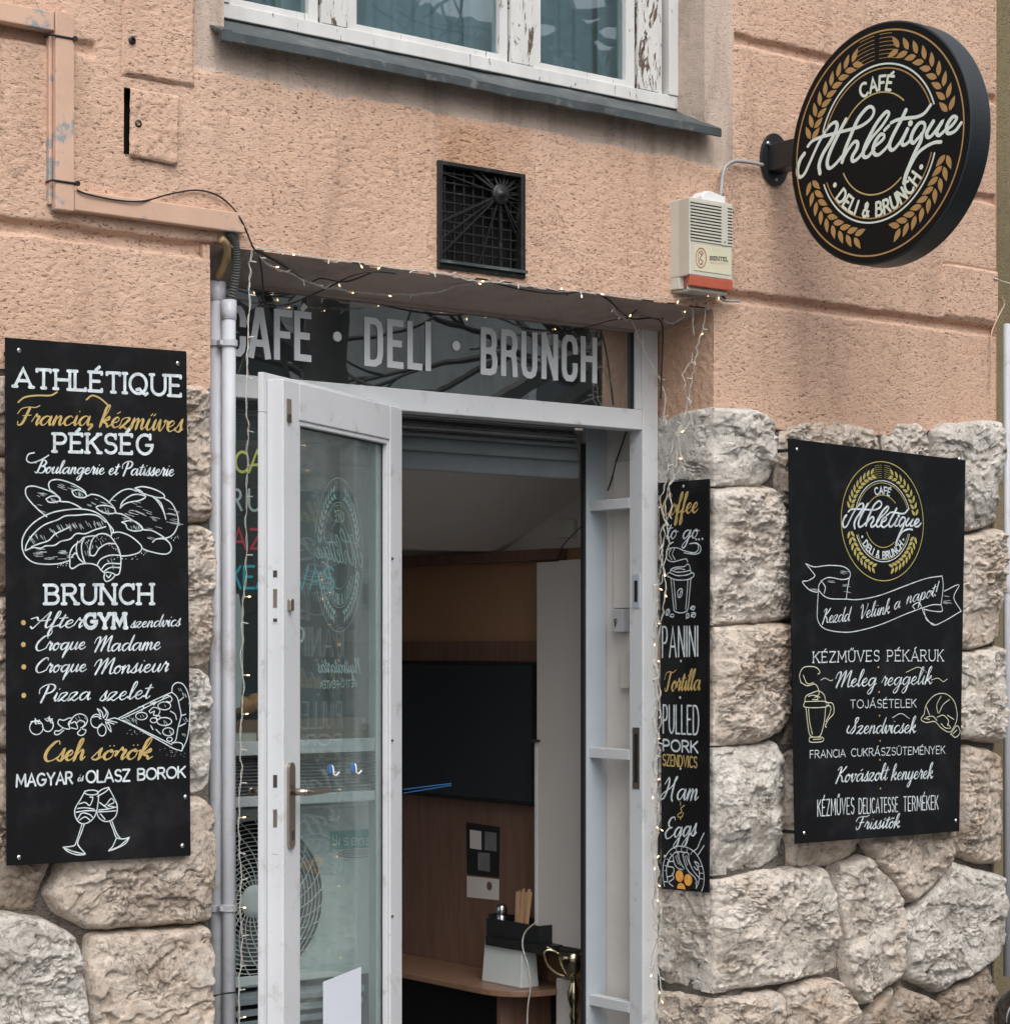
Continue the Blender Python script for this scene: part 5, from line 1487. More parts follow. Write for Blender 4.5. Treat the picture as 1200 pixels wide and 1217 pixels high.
def acc_marks(ch, mid, y):
    if ch in 'ÁÉÍÓÚáéíóú': return [[(mid - .02, y + .10), (mid + .16, y + .28)]]
    if ch in 'ŐŰőű': return [[(mid - .14, y + .10), (mid - .04, y + .28)], [(mid + .08, y + .10), (mid + .18, y + .28)]]
    if ch in 'ÜÖüö': return [[(mid - .12, y + .16), (mid - .11, y + .20)], [(mid + .12, y + .16), (mid + .13, y + .20)]]
    return []
def caps_strokes(text, gap=.24, serif=0.0):
    out, x = [], 0.0
    for ch in text:
        w, st_ = CAPS[ACC.get(ch, ch)]
        for s in st_:
            out.append([(x + a, b__) for a, b__ in s])
            if serif:
                for (p, q) in ((s[0], s[1]), (s[-1], s[-2])):
                    dx, dy = p[0] - q[0], p[1] - q[1]
                    if (p[1] < .02 or p[1] > .98) and abs(dy) > abs(dx) * .9 and ch not in 'Z':
                        out.append([(x + p[0] - serif, p[1]), (x + p[0] + serif, p[1])])
                    elif abs(dx) > abs(dy) * 2 and ch in 'ETLZFÉ' and abs(p[1] - .52) > .1 and (p[0] > .3 or ch in 'TZ') and p[0] not in (.33,):
                        out.append([(x + p[0], p[1]), (x + p[0], p[1] + (serif if p[1] < .5 else -serif))])
                    elif ch in 'SCG' and p[1] > .6 and p[0] > .3:
                        out.append([(x + p[0] + .02, p[1] - .10), (x + p[0] + .02, p[1] + .12)])
        for m__ in acc_marks(ch, w / 2, 1.0):
            out.append([(x + a, b__) for a, b__ in m__])
        x += w + gap + (.1 if serif and ch != ' ' else 0)
    return out, max(x - gap, .2)
LOW = {
 'a': (1.02, [(.72, .8), (.5, 1.), (.2, .8), (.08, .4), (.25, .02), (.5, .18), (.76, .95), (.74, .4), (.84, .02), (1.0, .2)]),
 'b': (.85, [(.05, .4), (.35, 1.6), (.32, 2.0), (.14, 1.7), (.1, .4), (.3, 0), (.62, .3), (.6, .85), (.45, .9), (.85, .8)]),
 'c': (.72, [(.62, .85), (.45, 1), (.18, .8), (.08, .4), (.25, .02), (.5, .08), (.7, .3)]),
 'd': (1.02, [(.68, .85), (.45, 1), (.18, .8), (.08, .4), (.25, .02), (.5, .18), (.75, .95), (.9, 2.0), (.78, 1.), (.76, .3), (.88, .02), (1.02, .2)]),
 'e': (.72, [(.1, .42), (.4, .55), (.52, .82), (.36, 1), (.13, .72), (.1, .32), (.3, .02), (.52, .1), (.7, .35)]),
 'f': (.58, [(.05, .3), (.42, 1.5), (.45, 2.05), (.28, 1.9), (.2, .5), (.12, -.8), (.24, -1.0), (.36, -.6), (.24, .02), (.58, .3)]),
 'g': (.95, [(.68, .85), (.45, 1), (.18, .8), (.08, .4), (.25, .05), (.5, .25), (.74, .95), (.70, .1), (.58, -.75), (.35, -1.), (.2, -.75), (.5, -.2), (.95, .3)]),
 'h': (.85, [(.05, .4), (.38, 1.7), (.35, 2.1), (.17, 1.8), (.1, .8), (.06, 0.), (.16, .5), (.45, 1), (.58, .8), (.56, .3), (.66, .02), (.85, .3)]),
 'i': (.45, [(.05, .35), (.2, 1), (.17, .4), (.26, .02), (.45, .3)]),
 'k': (.8, [(.05, .4), (.38, 1.7), (.35, 2.1), (.17, 1.8), (.1, .8), (.06, 0), (.15, .5), (.5, 1.0), (.54, .75), (.22, .5), (.48, .3), (.6, .02), (.8, .25)]),
 'l': (.45, [(.05, .3), (.38, 1.6), (.36, 2.1), (.18, 1.8), (.12, .4), (.25, .02), (.45, .3)]),
 'm': (1.1, [(0, .5), (.13, 1), (.11, .5), (.08, 0), (.15, .5), (.36, 1), (.46, .8), (.44, 0), (.5, .5), (.72, 1), (.83, .8), (.81, .3), (.9, .02), (1.1, .3)]),
 'n': (.8, [(0, .5), (.13, 1), (.11, .5), (.08, 0), (.15, .5), (.4, 1), (.52, .8), (.5, .3), (.6, .02), (.8, .3)]),
 'o': (.74, [(.45, .98), (.2, .85), (.08, .4), (.28, 0), (.52, .25), (.55, .72), (.38, 1), (.42, .8), (.74, .85)]),
 'p': (.82, [(.05, .5), (.18, 1), (.13, .2), (.03, -1), (.12, -.2), (.28, .8), (.5, 1), (.64, .6), (.48, .05), (.25, .08), (.48, 0), (.82, .3)]),
 'q': (.92, [(.68, .85), (.45, 1), (.18, .8), (.08, .4), (.25, .05), (.5, .25), (.72, .98), (.66, .1), (.55, -1.), (.66, -.6), (.92, .3)]),
 'r': (.62, [(.0, .4), (.2, 1.2), (.3, .95), (.48, .95), (.40, .4), (.46, .02), (.62, .3)]),
 's': (.58, [(.0, .2), (.34, 1.15), (.34, .7), (.42, .3), (.28, 0), (.04, .12), (.3, .0), (.58, .3)]),
 't': (.5, [(.05, .3), (.28, 1.), (.31, 1.6), (.2, .8), (.17, .3), (.3, .02), (.5, .3)]),
 'u': (.88, [(.03, .5), (.17, 1), (.1, .4), (.22, .02), (.46, .2), (.66, .98), (.6, .4), (.7, .02), (.88, .3)]),
 'v': (.72, [(.0, .6), (.13, 1), (.18, .3), (.32, 0), (.52, .5), (.56, 1), (.48, .85), (.72, .9)]),
 'w': (1.0, [(.0, .6), (.13, 1), (.14, .3), (.28, 0), (.48, .9), (.5, .3), (.62, 0), (.82, .5), (.84, 1), (.76, .85), (1., .9)]),
 'y': (.9, [(.03, .5), (.17, 1), (.1, .4), (.22, .02), (.46, .2), (.66, .98), (.62, .1), (.5, -.75), (.3, -1), (.18, -.75), (.5, -.15), (.9, .3)]),
 'z': (.78, [(.03, .8), (.26, 1), (.56, .95), (.3, .4), (.02, 0), (.3, .12), (.52, -.04), (.78, .3)]),
}
SCAP = {  # script capitals, height 2
 'A': (1.35, [[(-.1, .1), (.1, -.05), (.5, 1.0), (.95, 2.0), (.93, 1.2), (.95, .3), (1.1, .0), (1.35, .3)], [(-.3, 1.15), (.1, 1.35), (.3, .95), (.95, .95), (1.15, 1.1)]]),
 'B': (1.3, [[(.45, 1.9), (.35, 1.0), (.2, .05), (-.1, .2)], [(-.3, 1.6), (.0, 2.05), (.7, 2.1), (1.0, 1.7), (.8, 1.25), (.45, 1.1), (.95, 1.0), (1.1, .5), (.8, .02), (.3, .1)]]),
 'C': (1.15, [[(.95, 1.7), (.85, 2.0), (.55, 1.9), (.15, 1.2), (.08, .5), (.35, .02), (.75, .1), (1.1, .4)]]),
 'E': (1.1, [[(.85, 1.75), (.7, 2.05), (.35, 1.95), (.2, 1.5), (.4, 1.1), (.65, 1.05), (.3, .95), (.05, .5), (.3, .02), (.7, .1), (1.1, .5)]]),
 'F': (1.15, [[(.6, 1.9), (.5, 1.1), (.38, .2), (.1, .0), (.0, .4)], [(-.2, 1.3), (.0, 1.85), (.5, 2.0), (1.0, 1.95), (1.3, 2.15)], [(.25, 1.05), (.85, 1.1)]]),
 'H': (1.45, [[(-.05, 1.4), (.25, 2.0), (.35, 1.3), (.15, .2), (-.15, .05), (-.1, .5), (.6, 1.1), (1.05, 1.9), (1.0, 2.1), (.88, 1.6), (.85, .3), (1.0, -.1)]]),
 'K': (1.2, [[(.0, 1.6), (.2, 1.95), (.4, 1.9), (.3, 1.0), (.1, -.1)], [(1.0, 2.0), (.7, 1.5), (.35, 1.05), (.65, .7), (.85, .1), (1.15, .15)]]),
 'M': (1.7, [[(-.2, 1.1), (-.1, 1.7), (.2, 1.9), (.25, 1.2), (.1, 0)], [(.1, .0), (.45, 1.4), (.75, 2.0), (.72, 1.0), (.65, .1)], [(.65, .1), (1.0, 1.4), (1.3, 2.0), (1.28, 1.0), (1.3, .2), (1.45, .0), (1.7, .3)]]),
 'N': (1.5, [[(-.1, 1.6), (.2, 1.95), (.25, 1.2), (.1, 0)], [(.12, .1), (.5, 1.4), (.85, 1.95), (.9, 1.0), (1.0, .1), (1.3, .3)]]),
 'P': (1.2, [[(.42, 1.9), (.35, 1.0), (.22, -.1)], [(-.15, 1.0), (-.2, 1.6), (.2, 2.05), (.7, 2.1), (1.0, 1.75), (.85, 1.2), (.4, .95)]]),
 'S': (1.1, [[(-.1, 1.0), (-.2, .4), (.1, .1), (.5, .9), (.85, 1.8), (.8, 2.1), (.55, 1.9), (.6, 1.3), (.7, .6), (.45, .02), (.15, .2)]]),
 'T': (1.1, [[(.6, 1.85), (.5, 1.0), (.4, .15), (.15, .05), (.05, .35)], [(-.2, 1.2), (-.05, 1.8), (.4, 1.95), (.9, 1.85), (1.3, 2.1)]]),
 'V': (1.1, [[(-.05, 1.5), (.15, 1.95), (.3, 1.5), (.35, .5), (.45, .02), (.8, .9), (1.0, 1.8), (.9, 2.0)]]),
}
def script_strokes(text, slant=.22, gap=.0):
    out, x, cur = [], 0.0, []
    def flush():
        nonlocal cur
        if len(cur) > 2: out.append(('s', cur))
        cur = []
    for ch in text:
        base = {'á': 'a', 'é': 'e', 'í': 'i', 'ö': 'o', 'ő': 'o', 'ü': 'u', 'ű': 'u', 'ó': 'o'}.get(ch, ch)
        if ch == ' ':
            flush(); x += .55; continue
        if ch in ',.!…':
            flush()
            if ch == ',': out.append(('s', [(x + .1, .1), (x + .1, -.1), (x - .05, -.4)]))
            if ch == '.': out.append(('s', [(x + .1, .0), (x + .14, .05)]))
            if ch == '!': out.append(('s', [(x + .25, 1.9), (x + .15, .6)])); out.append(('s', [(x + .1, .1), (x + .12, .04)]))
            x += .3; continue
        if base in SCAP and ch == base and ch.isupper():
            flush()
            w, st_ = SCAP[ch]
            for s in st_: out.append(('s', [(x + a, b__) for a, b__ in s]))
            x += w * .92; continue
        w, p = LOW[base]
        if base in 'acdgqo': flush()
        cur += [(x + a, b__) for a, b__ in p]
        if base == 't': out.append(('s', [(x - .05, 1.2), (x + .55, 1.28)]))
        if ch == 'i': out.append(('s', [(x + .3, 1.45), (x + .33, 1.5)]))
        for m__ in acc_marks(ch, w * .42, 1.2):
            out.append(('s', [(x + a, b__ + .05) for a, b__ in m__]))
        x += w + gap
    flush()
    return [(k, [(a + slant * b__, b__) for a, b__ in s]) for k, s in out], x

LAY = [0]
def ribbon(mb, P, w, nrm, off, taper=0.0, n_cap=5):
    """flat painted stroke: P (N,3), w (N,) widths, lying just proud of its board"""
    P = np.asarray(P, float); k = len(P)
    if k < 2: return
    keep_ = np.r_[True, np.linalg.norm(np.diff(P, axis=0), axis=1) > 1e-5]
    P = P[keep_]; w = np.asarray(w, float)[keep_]; k = len(P)
    if k < 2: return
    T = np.gradient(P, axis=0) if k > 2 else np.repeat([P[1] - P[0]], 2, 0)
    d = np.diff(P, axis=0); d /= np.linalg.norm(d, axis=1)[:, None]
    T = np.vstack([d[:1], (d[:-1] + d[1:]) / 2, d[-1:]])
    ln = np.linalg.norm(T, axis=1)
    T = T / (ln[:, None] + 1e-9)
    S_ = np.cross(nrm, T)
    sc = 1 / np.clip(ln, .55, 1)
    lift = off + np.arange(k) * .000004
    base = P + np.asarray(nrm) * lift[:, None]
    L = base + S_ * (w * sc / 2)[:, None]; R = base - S_ * (w * sc / 2)[:, None]
    V = list(L) + list(R); F = [(i, i + k, i + 1 + k, i + 1) for i in range(k - 1)]
    for e_, sg in ((0, -1), (k - 1, 1)):
        c0 = len(V)
        for q in range(1, n_cap):
            a = math.pi * q / n_cap
            V.append(base[e_] + S_[e_] * math.cos(a) * w[e_] / 2 + T[e_] * sg * math.sin(a) * w[e_] / 2)
        idx = [e_] + list(range(c0, c0 + n_cap - 1)) + [e_ + k]
        F.append(tuple(idx if sg < 0 else idx[::-1]))
    mb.add(V, F)

def inkmesh(strokes3, nrm, mat, name, parent, width, nib=0.0, up=(0, 0, 1), cap=5):
    """strokes3: list of (N,3)"""
    mb = MB(); up = np.array(up, float)
    for i, P in enumerate(strokes3):
        P = np.asarray(P, float)
        if len(P) < 2: continue
        if nib:
            d = np.gradient(P, axis=0); d /= np.linalg.norm(d, axis=1)[:, None] + 1e-12
            down = np.clip(-(d @ up), 0, 1)
            down = np.convolve(np.pad(down, 2, 'edge'), np.ones(5) / 5, 'valid')
            w = width * (1 - nib + nib * 1.35 * down)
        else:
            w = np.full(len(P), width)
        ribbon(mb, P, w, nrm, .0006 + (i % 12) * .00006, n_cap=cap)
    return mb.build(name, mat, parent)

def quadmap(pl, b0, b1, t0, t1):
    """unit square -> board, from the four places of the photo: baseline start/end, top start/end"""
    A_, B_, C_, D_ = pl.px(*b0), pl.px(*b1), pl.px(*t0), pl.px(*t1)
    return lambda u, v: A_ * (1 - u) * (1 - v) + B_ * u * (1 - v) + C_ * (1 - u) * v + D_ * u * v
def caps_line(pl, text, b0, b1, h0, h1, width, mat, parent, gap=.24, serif=0.0, cap=5):
    st_, W_ = caps_strokes(text, gap, serif)
    q = quadmap(pl, b0, b1, (b0[0], b0[1] - h0), (b1[0], b1[1] - h1))
    S3 = []
    for s in st_:
        S3.append(np.array([q(a / W_, b__) for a, b__ in s]))
    return inkmesh(S3, pl.n, mat, 'lettering', parent, width, cap=cap)
def script_line(pl, text, b0, b1, x0, x1, width, mat, parent, slant=.22, gap=0., nib=.5):
    """x0,x1: x-height in px at both ends"""
    st_, W_ = script_strokes(text, slant, gap)
    q = quadmap(pl, b0, b1, (b0[0], b0[1] - x0), (b1[0], b1[1] - x1))
    S3 = []
    for k_, s in st_:
        c_ = catmull(s, 6) if len(s) > 2 else np.array(s)
        S3.append(np.array([q(a / W_, b__) for a, b__ in c_]))
    return inkmesh(S3, pl.n, mat, 'lettering', parent, width, nib)
def drawing(pl, lines, width, mat, parent, o=(0, 0), s=1.0, name='drawing', smooth=True, nib=0.0):
    S3 = []
    for L in lines:
        L = [(o[0] + a / s, o[1] + b__ / s) for a, b__ in L]
        P = np.array([pl.px(*p) for p in L])
        if smooth and len(P) > 2: P = catmull(P, 5)
        S3.append(P)
    if name == 'flourish' or (name == 'drawing' and len(S3) == 2):
        for s__ in S3: o_ = inkmesh([s__], pl.n, mat, name, parent, width, nib)
        return o_
    o_ = inkmesh(S3, pl.n, mat, name, parent, width, nib)
    if name in ('hatching', 'drawing', 'lettering'): o_['kind'] = 'stuff' if name == 'hatching' else ''
    if not o_.get('kind'): o_.pop('kind', None)
    return o_
def blob(pl, centres, r, mat, parent, name='dot', asp=1.0):
    mb = MB()
    for i, (x, y) in enumerate(centres):
        c_ = pl.px(x, y) + pl.n * (.0007 + (i % 5) * .00005)
        V = [c_ + pl.u * r * math.cos(a) * asp + pl.v * r * math.sin(a) for a in np.linspace(0, 2 * np.pi, 14, endpoint=False)]
        mb.add(V, [tuple(range(14))])
        if name != 'crumbs':
            mb.build(name, mat, parent); mb = MB()
    if name == 'crumbs':
        mb.build(name, mat, parent)['kind'] = 'stuff'
def hatch(pts, n, L, ang, jit, rnd):
    out = []
    for _ in range(n):
        x, y = rnd.choice(pts); x += rnd.uniform(-jit, jit); y += rnd.uniform(-jit, jit) * .6
        a = ang + rnd.uniform(-.15, .15); l = L * rnd.uniform(.5, 1.2)
        out.append([(x, y), (x + l * math.cos(a), y + l * math.sin(a))])
    return out

# ------------------------------------------------------------------ the round cafe logo, in units of its radius
SX0, SYC, SZC, SR, STH = 1.026, -.483, 3.095, .3585, .086
SIGN = Plane((SX0, SYC, SZC), (-1, 0, 0), (0, -1, 0))
def snorm(px, py):
    p = SIGN.px(px, py); return ((SYC - p[1]) / SR, (p[2] - SZC) / SR)
def zA(pts, o=(940, 100), s=10.0): return [snorm(o[0] + a / s, o[1] + b__ / s) for a, b__ in pts]
def zB(pts): return zA(pts, (1040, 100), 8.69)
SCRIPT = [
 zA([(160, 825), (110, 900), (78, 1010), (85, 1085), (115, 1105), (165, 1060), (230, 920), (330, 700), (440, 520), (510, 458), (545, 470), (540, 540), (470, 680), (380, 830), (335, 960), (345, 1060)]),
 zA([(200, 740), (250, 680), (330, 640), (430, 610), (560, 575), (700, 540), (830, 500), (940, 420), (985, 340), (975, 285), (930, 270), (870, 320), (790, 430), (700, 640), (640, 790), (608, 925)]),
 zA([(655, 420), (570, 580), (480, 770), (435, 900), (435, 975), (465, 1000), (530, 950), (605, 860)]),
 zA([(612, 900), (680, 780), (750, 690), (790, 695), (785, 760), (730, 860), (735, 915), (790, 890), (870, 790), (960, 640), (1080, 500), (1160, 370), (1150, 330), (1110, 350), (1010, 480), (900, 690), (860, 810), (870, 865), (920, 860), (990, 770)]),
 zA([(985, 745), (1060, 690), (1105, 640), (1100, 600), (1060, 605), (1000, 690), (975, 780), (1000, 835), (1050, 835), (1130, 760), (1180, 690)]),
 zA([(1110, 550), (1165, 495)]),
 zB([(318, 270), (270, 370), (190, 520), (150, 620), (160, 675), (200, 670), (270, 580), (335, 460)]),
 zB([(165, 400), (230, 370), (330, 352), (430, 340), (510, 300), (575, 215)]),
 zB([(335, 465), (300, 540), (275, 600), (295, 630), (340, 605), (380, 550)]),
 zB([(495, 500), (515, 440), (500, 400), (450, 410), (395, 490), (370, 570), (395, 610), (430, 575), (480, 520)]),
 zB([(480, 520), (470, 590), (420, 690), (360, 830), (320, 930), (298, 1020)]),
 zB([(298, 1020), (350, 880), (430, 730), (520, 650), (610, 605), (680, 598)]),
 zB([(600, 385), (560, 450), (530, 510), (545, 550), (590, 525), (690, 390), (660, 440), (635, 500), (660, 530), (720, 480), (780, 440), (830, 380), (840, 345), (800, 340), (745, 420), (740, 490), (770, 510), (830, 480), (890, 400)]),
]
SCRIPT_DOT = snorm(1040 + 365 / 8.69, 100 + 405 / 8.69)
def wheat(cx_r, a0, a1, n, L, Wd):
    """leaf pairs along an arc of radius cx_r from angle a0 to a1 (deg)"""
    leaves = []
    for i in range(n):
        t = i / (n - 1)
        a = math.radians(a0 + (a1 - a0) * t)
        sgn = 1 if a1 > a0 else -1
        tx, ty = -math.sin(a) * sgn, math.cos(a) * sgn
        cx_, cy_ = cx_r * math.cos(a), cx_r * math.sin(a)
        for side in (-1, 1):
            th = math.atan2(ty, tx) + side * .62
            bx_, by_ = cx_ + .016 * math.cos(th), cy_ + .016 * math.sin(th)
            q = []
            for s_ in np.linspace(0, 1, 7): q.append((s_ * L, Wd * math.sin(math.pi * s_ ** .8)))
            for s_ in np.linspace(1, 0, 7)[1:-1]: q.append((s_ * L, -Wd * math.sin(math.pi * s_ ** .8)))
            leaves.append([(bx_ + x * math.cos(th) - y * math.sin(th), by_ + x * math.sin(th) + y * math.cos(th)) for x, y in q])
    return leaves
def arc_text(text, r, a_mid, hgt, tot, inside=False):
    """capitals along a circle; inside=True: reading along the bottom"""
    st_, W_ = caps_strokes(text, .26)
    out = []
    for s in st_:
        q = []
        for x, y in s:
            d = (x / W_ - .5) * tot / (r + hgt / 2)
            if not inside:
                a = math.radians(a_mid) - d; rr = r + y * hgt
            else:
                a = math.radians(a_mid) + d; rr = r + hgt - y * hgt
            q.append((rr * math.cos(a), rr * math.sin(a)))
        out.append(q)
    return out
def logo(P, nrm, R, parent, mats, rim=True, thin=1.0, mono=None, outer=.925):
    """P(u,v)->3d; mats: dict gold, leaf, white, cream"""
    def ln(pts, w, mt, nm, nib=0.0, sm=True):
        return inkmesh([np.array([P(*p) for p in (catmull(q, 6) if sm and len(q) > 2 else q)]) for q in pts], nrm, mono or mt, nm, parent, w * R * thin, nib)
    circ = lambda r, a, b__, n=90: [(r * math.cos(math.radians(t)), r * math.sin(math.radians(t))) for t in np.linspace(a, b__, n)]
    if rim: ln([circ(outer, 0, 360, 140)], .014, mats['ring'], 'outer_ring', sm=False)
    g = ((.650, mats['white'], .015), (.615, mats['leaf'], .011))
    for r, mt, w in g:
        ln([circ(r, 19, 161), circ(r, 202, 343)], w, mt, 'ring', sm=False)
    for q_ in (circ(.42, 46, 146, 40), circ(.42, 206, 309, 50)): ln([q_], .012, mats['gold'], 'inner_ring', sm=False)
    ln(arc_text('CAFÉ', .440, 91, .112, .36), .024, mats['cream'], 'lettering', sm=False)
    ln(arc_text('DELI & BRUNCH', .490, -89, .112, .98, True), .024, mats['cream'], 'lettering', sm=False)
    mb = MB(); k = 0
    for a, r in ((209, .545), (-30, .555)):
        c_ = P(r * math.cos(math.radians(a)), r * math.sin(math.radians(a))) + np.array(nrm) * .0008
        e1 = P(1, 0) - P(0, 0); e2 = P(0, 1) - P(0, 0)
        mb.add([c_ + .022 * (e1 * math.cos(t) + e2 * math.sin(t)) for t in np.linspace(0, 2 * np.pi, 12, endpoint=False)], [tuple(range(12))])
    c_ = P(*SCRIPT_DOT) + np.array(nrm) * .0012
    mb.add([c_ + .026 * (e1 * math.cos(t) + e2 * math.sin(t)) for t in np.linspace(0, 2 * np.pi, 12, endpoint=False)], [tuple(range(12))])
    mb.build('dot', mono or mats['cream'], parent)
    first = None
    for (a0, a1) in ((168, 112), (8, 71), (193, 250), (-16, -70)):
        mbb = MB()
        if a0 in (168, 22): a0_, a1_ = (a0, a1)
        else: a0_, a1_ = a0, a1
        for i, q in enumerate(wheat(.755, a1_, a0_, 10, .128, .027) if False else wheat(.775, a0_, a1_, 9, .128, .0265)):
            mbb.add([P(*p) + np.array(nrm) * (.0007 + (i % 2) * .00006) for p in q], [tuple(range(len(q)))])
        mbb.build('wheat_ear', mono or mats['leaf'], parent)
        if mono is None:
            ln([[(.775 * math.cos(math.radians(a)), .775 * math.sin(math.radians(a))) for a in np.linspace(a0_, a1_, 20)]], .007, 'sign_black', 'wheat_stem', sm=False)
    rays = []
    for i in range(7):
        r = .70 + i * .033
        rays.append(circ(r, 92, 112 - i * 1.6, 6)); rays.append(circ(r, 88, 70 + i * 1.6, 6))
    ln(rays, .0045, mats['leaf'], 'sun_rays', sm=False)
    o_ = ln(SCRIPT, .036, mats['white'], 'script_lettering', .22)
    return o_

# ------------------------------------------------------------------ projecting sign
sg = thing('round_sign', 'big round black double sided sign with wheat emblem, projecting from the wall on a bracket', 'sign', (SX0 + .045, 0, SZC - .02))
aa = np.linspace(0, 2 * np.pi, 120, endpoint=False)
def disc(mb, prof, cx_, flip=1):
    return mb.lathe([(r, h_) for r, h_ in prof], (cx_, SYC, SZC), 120, (1, 0, 0))
disc(MB(), [(SR - .0045, 0), (SR - .001, .0015), (SR, .006), (SR, STH - .006), (SR - .001, STH - .0015), (SR - .0045, STH)], SX0).build('drum', 'sign_rim', sg, False)
disc(MB(), [(SR - .006, -.0012), (SR - .006, -.0002)], SX0).build('face', 'sign_black', sg)
SP = lambda u, v: np.array([SX0 - .0012, SYC - u * SR, SZC + v * SR])
logo(SP, (-1, 0, 0), SR, sg, dict(ring='bronze', leaf='bronze', gold='sign_gold', white='sign_white', cream='cream'))
pc = uY(922, 190, 0)
m_ = MB()
el = [(.062 * math.cos(a), .083 * math.sin(a)) for a in np.linspace(0, 2 * np.pi, 40, endpoint=False)]
pc = np.array([SX0 + .045, 0, uY(922, 191, 0)[2]])
m_.prism([pc + [a, -.004, b__] for a, b__ in el], (0, -.008, 0)).build('wall_plate', 'black_metal', sg, bevel=.002)
MB().box(SX0 + .012, SX0 + .078, SYC + SR - .02, -.0125, pc[2] - .042, pc[2] + .042).build('bracket_arm', 'black_metal', sg, bevel=.003)
for dx, dz in ((-.035, .045), (-.002, -.065), (.035, .045)):
    MB().lathe([(.007, 0), (.007, .004), (.003, .006)], pc + [dx, -.012, dz], 12, (0, -1, 0)).build('bolt', 'chrome', sg)

# ------------------------------------------------------------------ tall menu board, left
def board(name, lab, c4, y, th, px_screws, plane_, cat='menu board', grp=None):
    P = [plane_.px(*p) for p in c4]
    t = thing(name, lab, cat, tuple(P[3]), grp)
    MB().prism(P, -plane_.n * th).build('panel', 'board', t, bevel=.0008)
    for s in px_screws:
        c_ = plane_.px(*s)
        MB().lathe([(.0058, 0), (.0058, .002), (.003, .0045)], c_, 12, plane_.n).build('screw', 'chrome', t)
    return t
LBY = -.075
PL = Plane((0, LBY, 0), (0, -1, 0), (1, 0, 0))
lbd = board('menu_board', 'tall black menu board with bread and wine glass drawings, left of the entrance', [(7, 401), (222, 417.5), (227, 1017), (9, 1029)], LBY, .006, [(23, 416.5), (211.5, 432), (220.5, 947), (217, 1005), (23, 1019)], PL)
for (x, y) in ((23, 416.5), (211.5, 432), (220.5, 947), (217, 1005), (23, 1019)):
    c_ = PL.px(x, y)
    MB().tube([(c_[0], LBY + .0065, c_[2]), (c_[0], -.0 + .01, c_[2])], .006, 8).build('spacer', 'black_metal', lbd)
caps_line(PL, 'ATHLÉTIQUE', (18, 459), (217, 471), 21, 24, .0078, 'chalk', lbd, .16, .10)
script_line(PL, 'Francia,', (20, 505), (112, 506), 10.5, 11.5, .0056, 'gold', lbd, nib=.6)
script_line(PL, 'kézműves', (118, 507), (216, 514), 12.5, 13, .0058, 'gold', lbd, nib=.6)
drawing(PL, [[(22, 478), (30, 472), (45, 470), (60, 470), (68, 466)], [(103, 475), (110, 470), (120, 474), (130, 483)]], .004, 'gold', lbd, name='flourish')
caps_line(PL, 'PÉKSÉG', (65, 536.5), (183, 540), 21, 23, .0076, 'chalk', lbd, .18, .10)
script_line(PL, 'Boulangerie et Patisserie', (42, 562), (206, 566), 7.2, 8, .0042, 'chalk', lbd, nib=.5)
drawing(PL, [[(41, 538), (34, 540), (32, 547), (38, 550), (50, 546), (58, 541)]], .003, 'chalk', lbd, name='flourish')
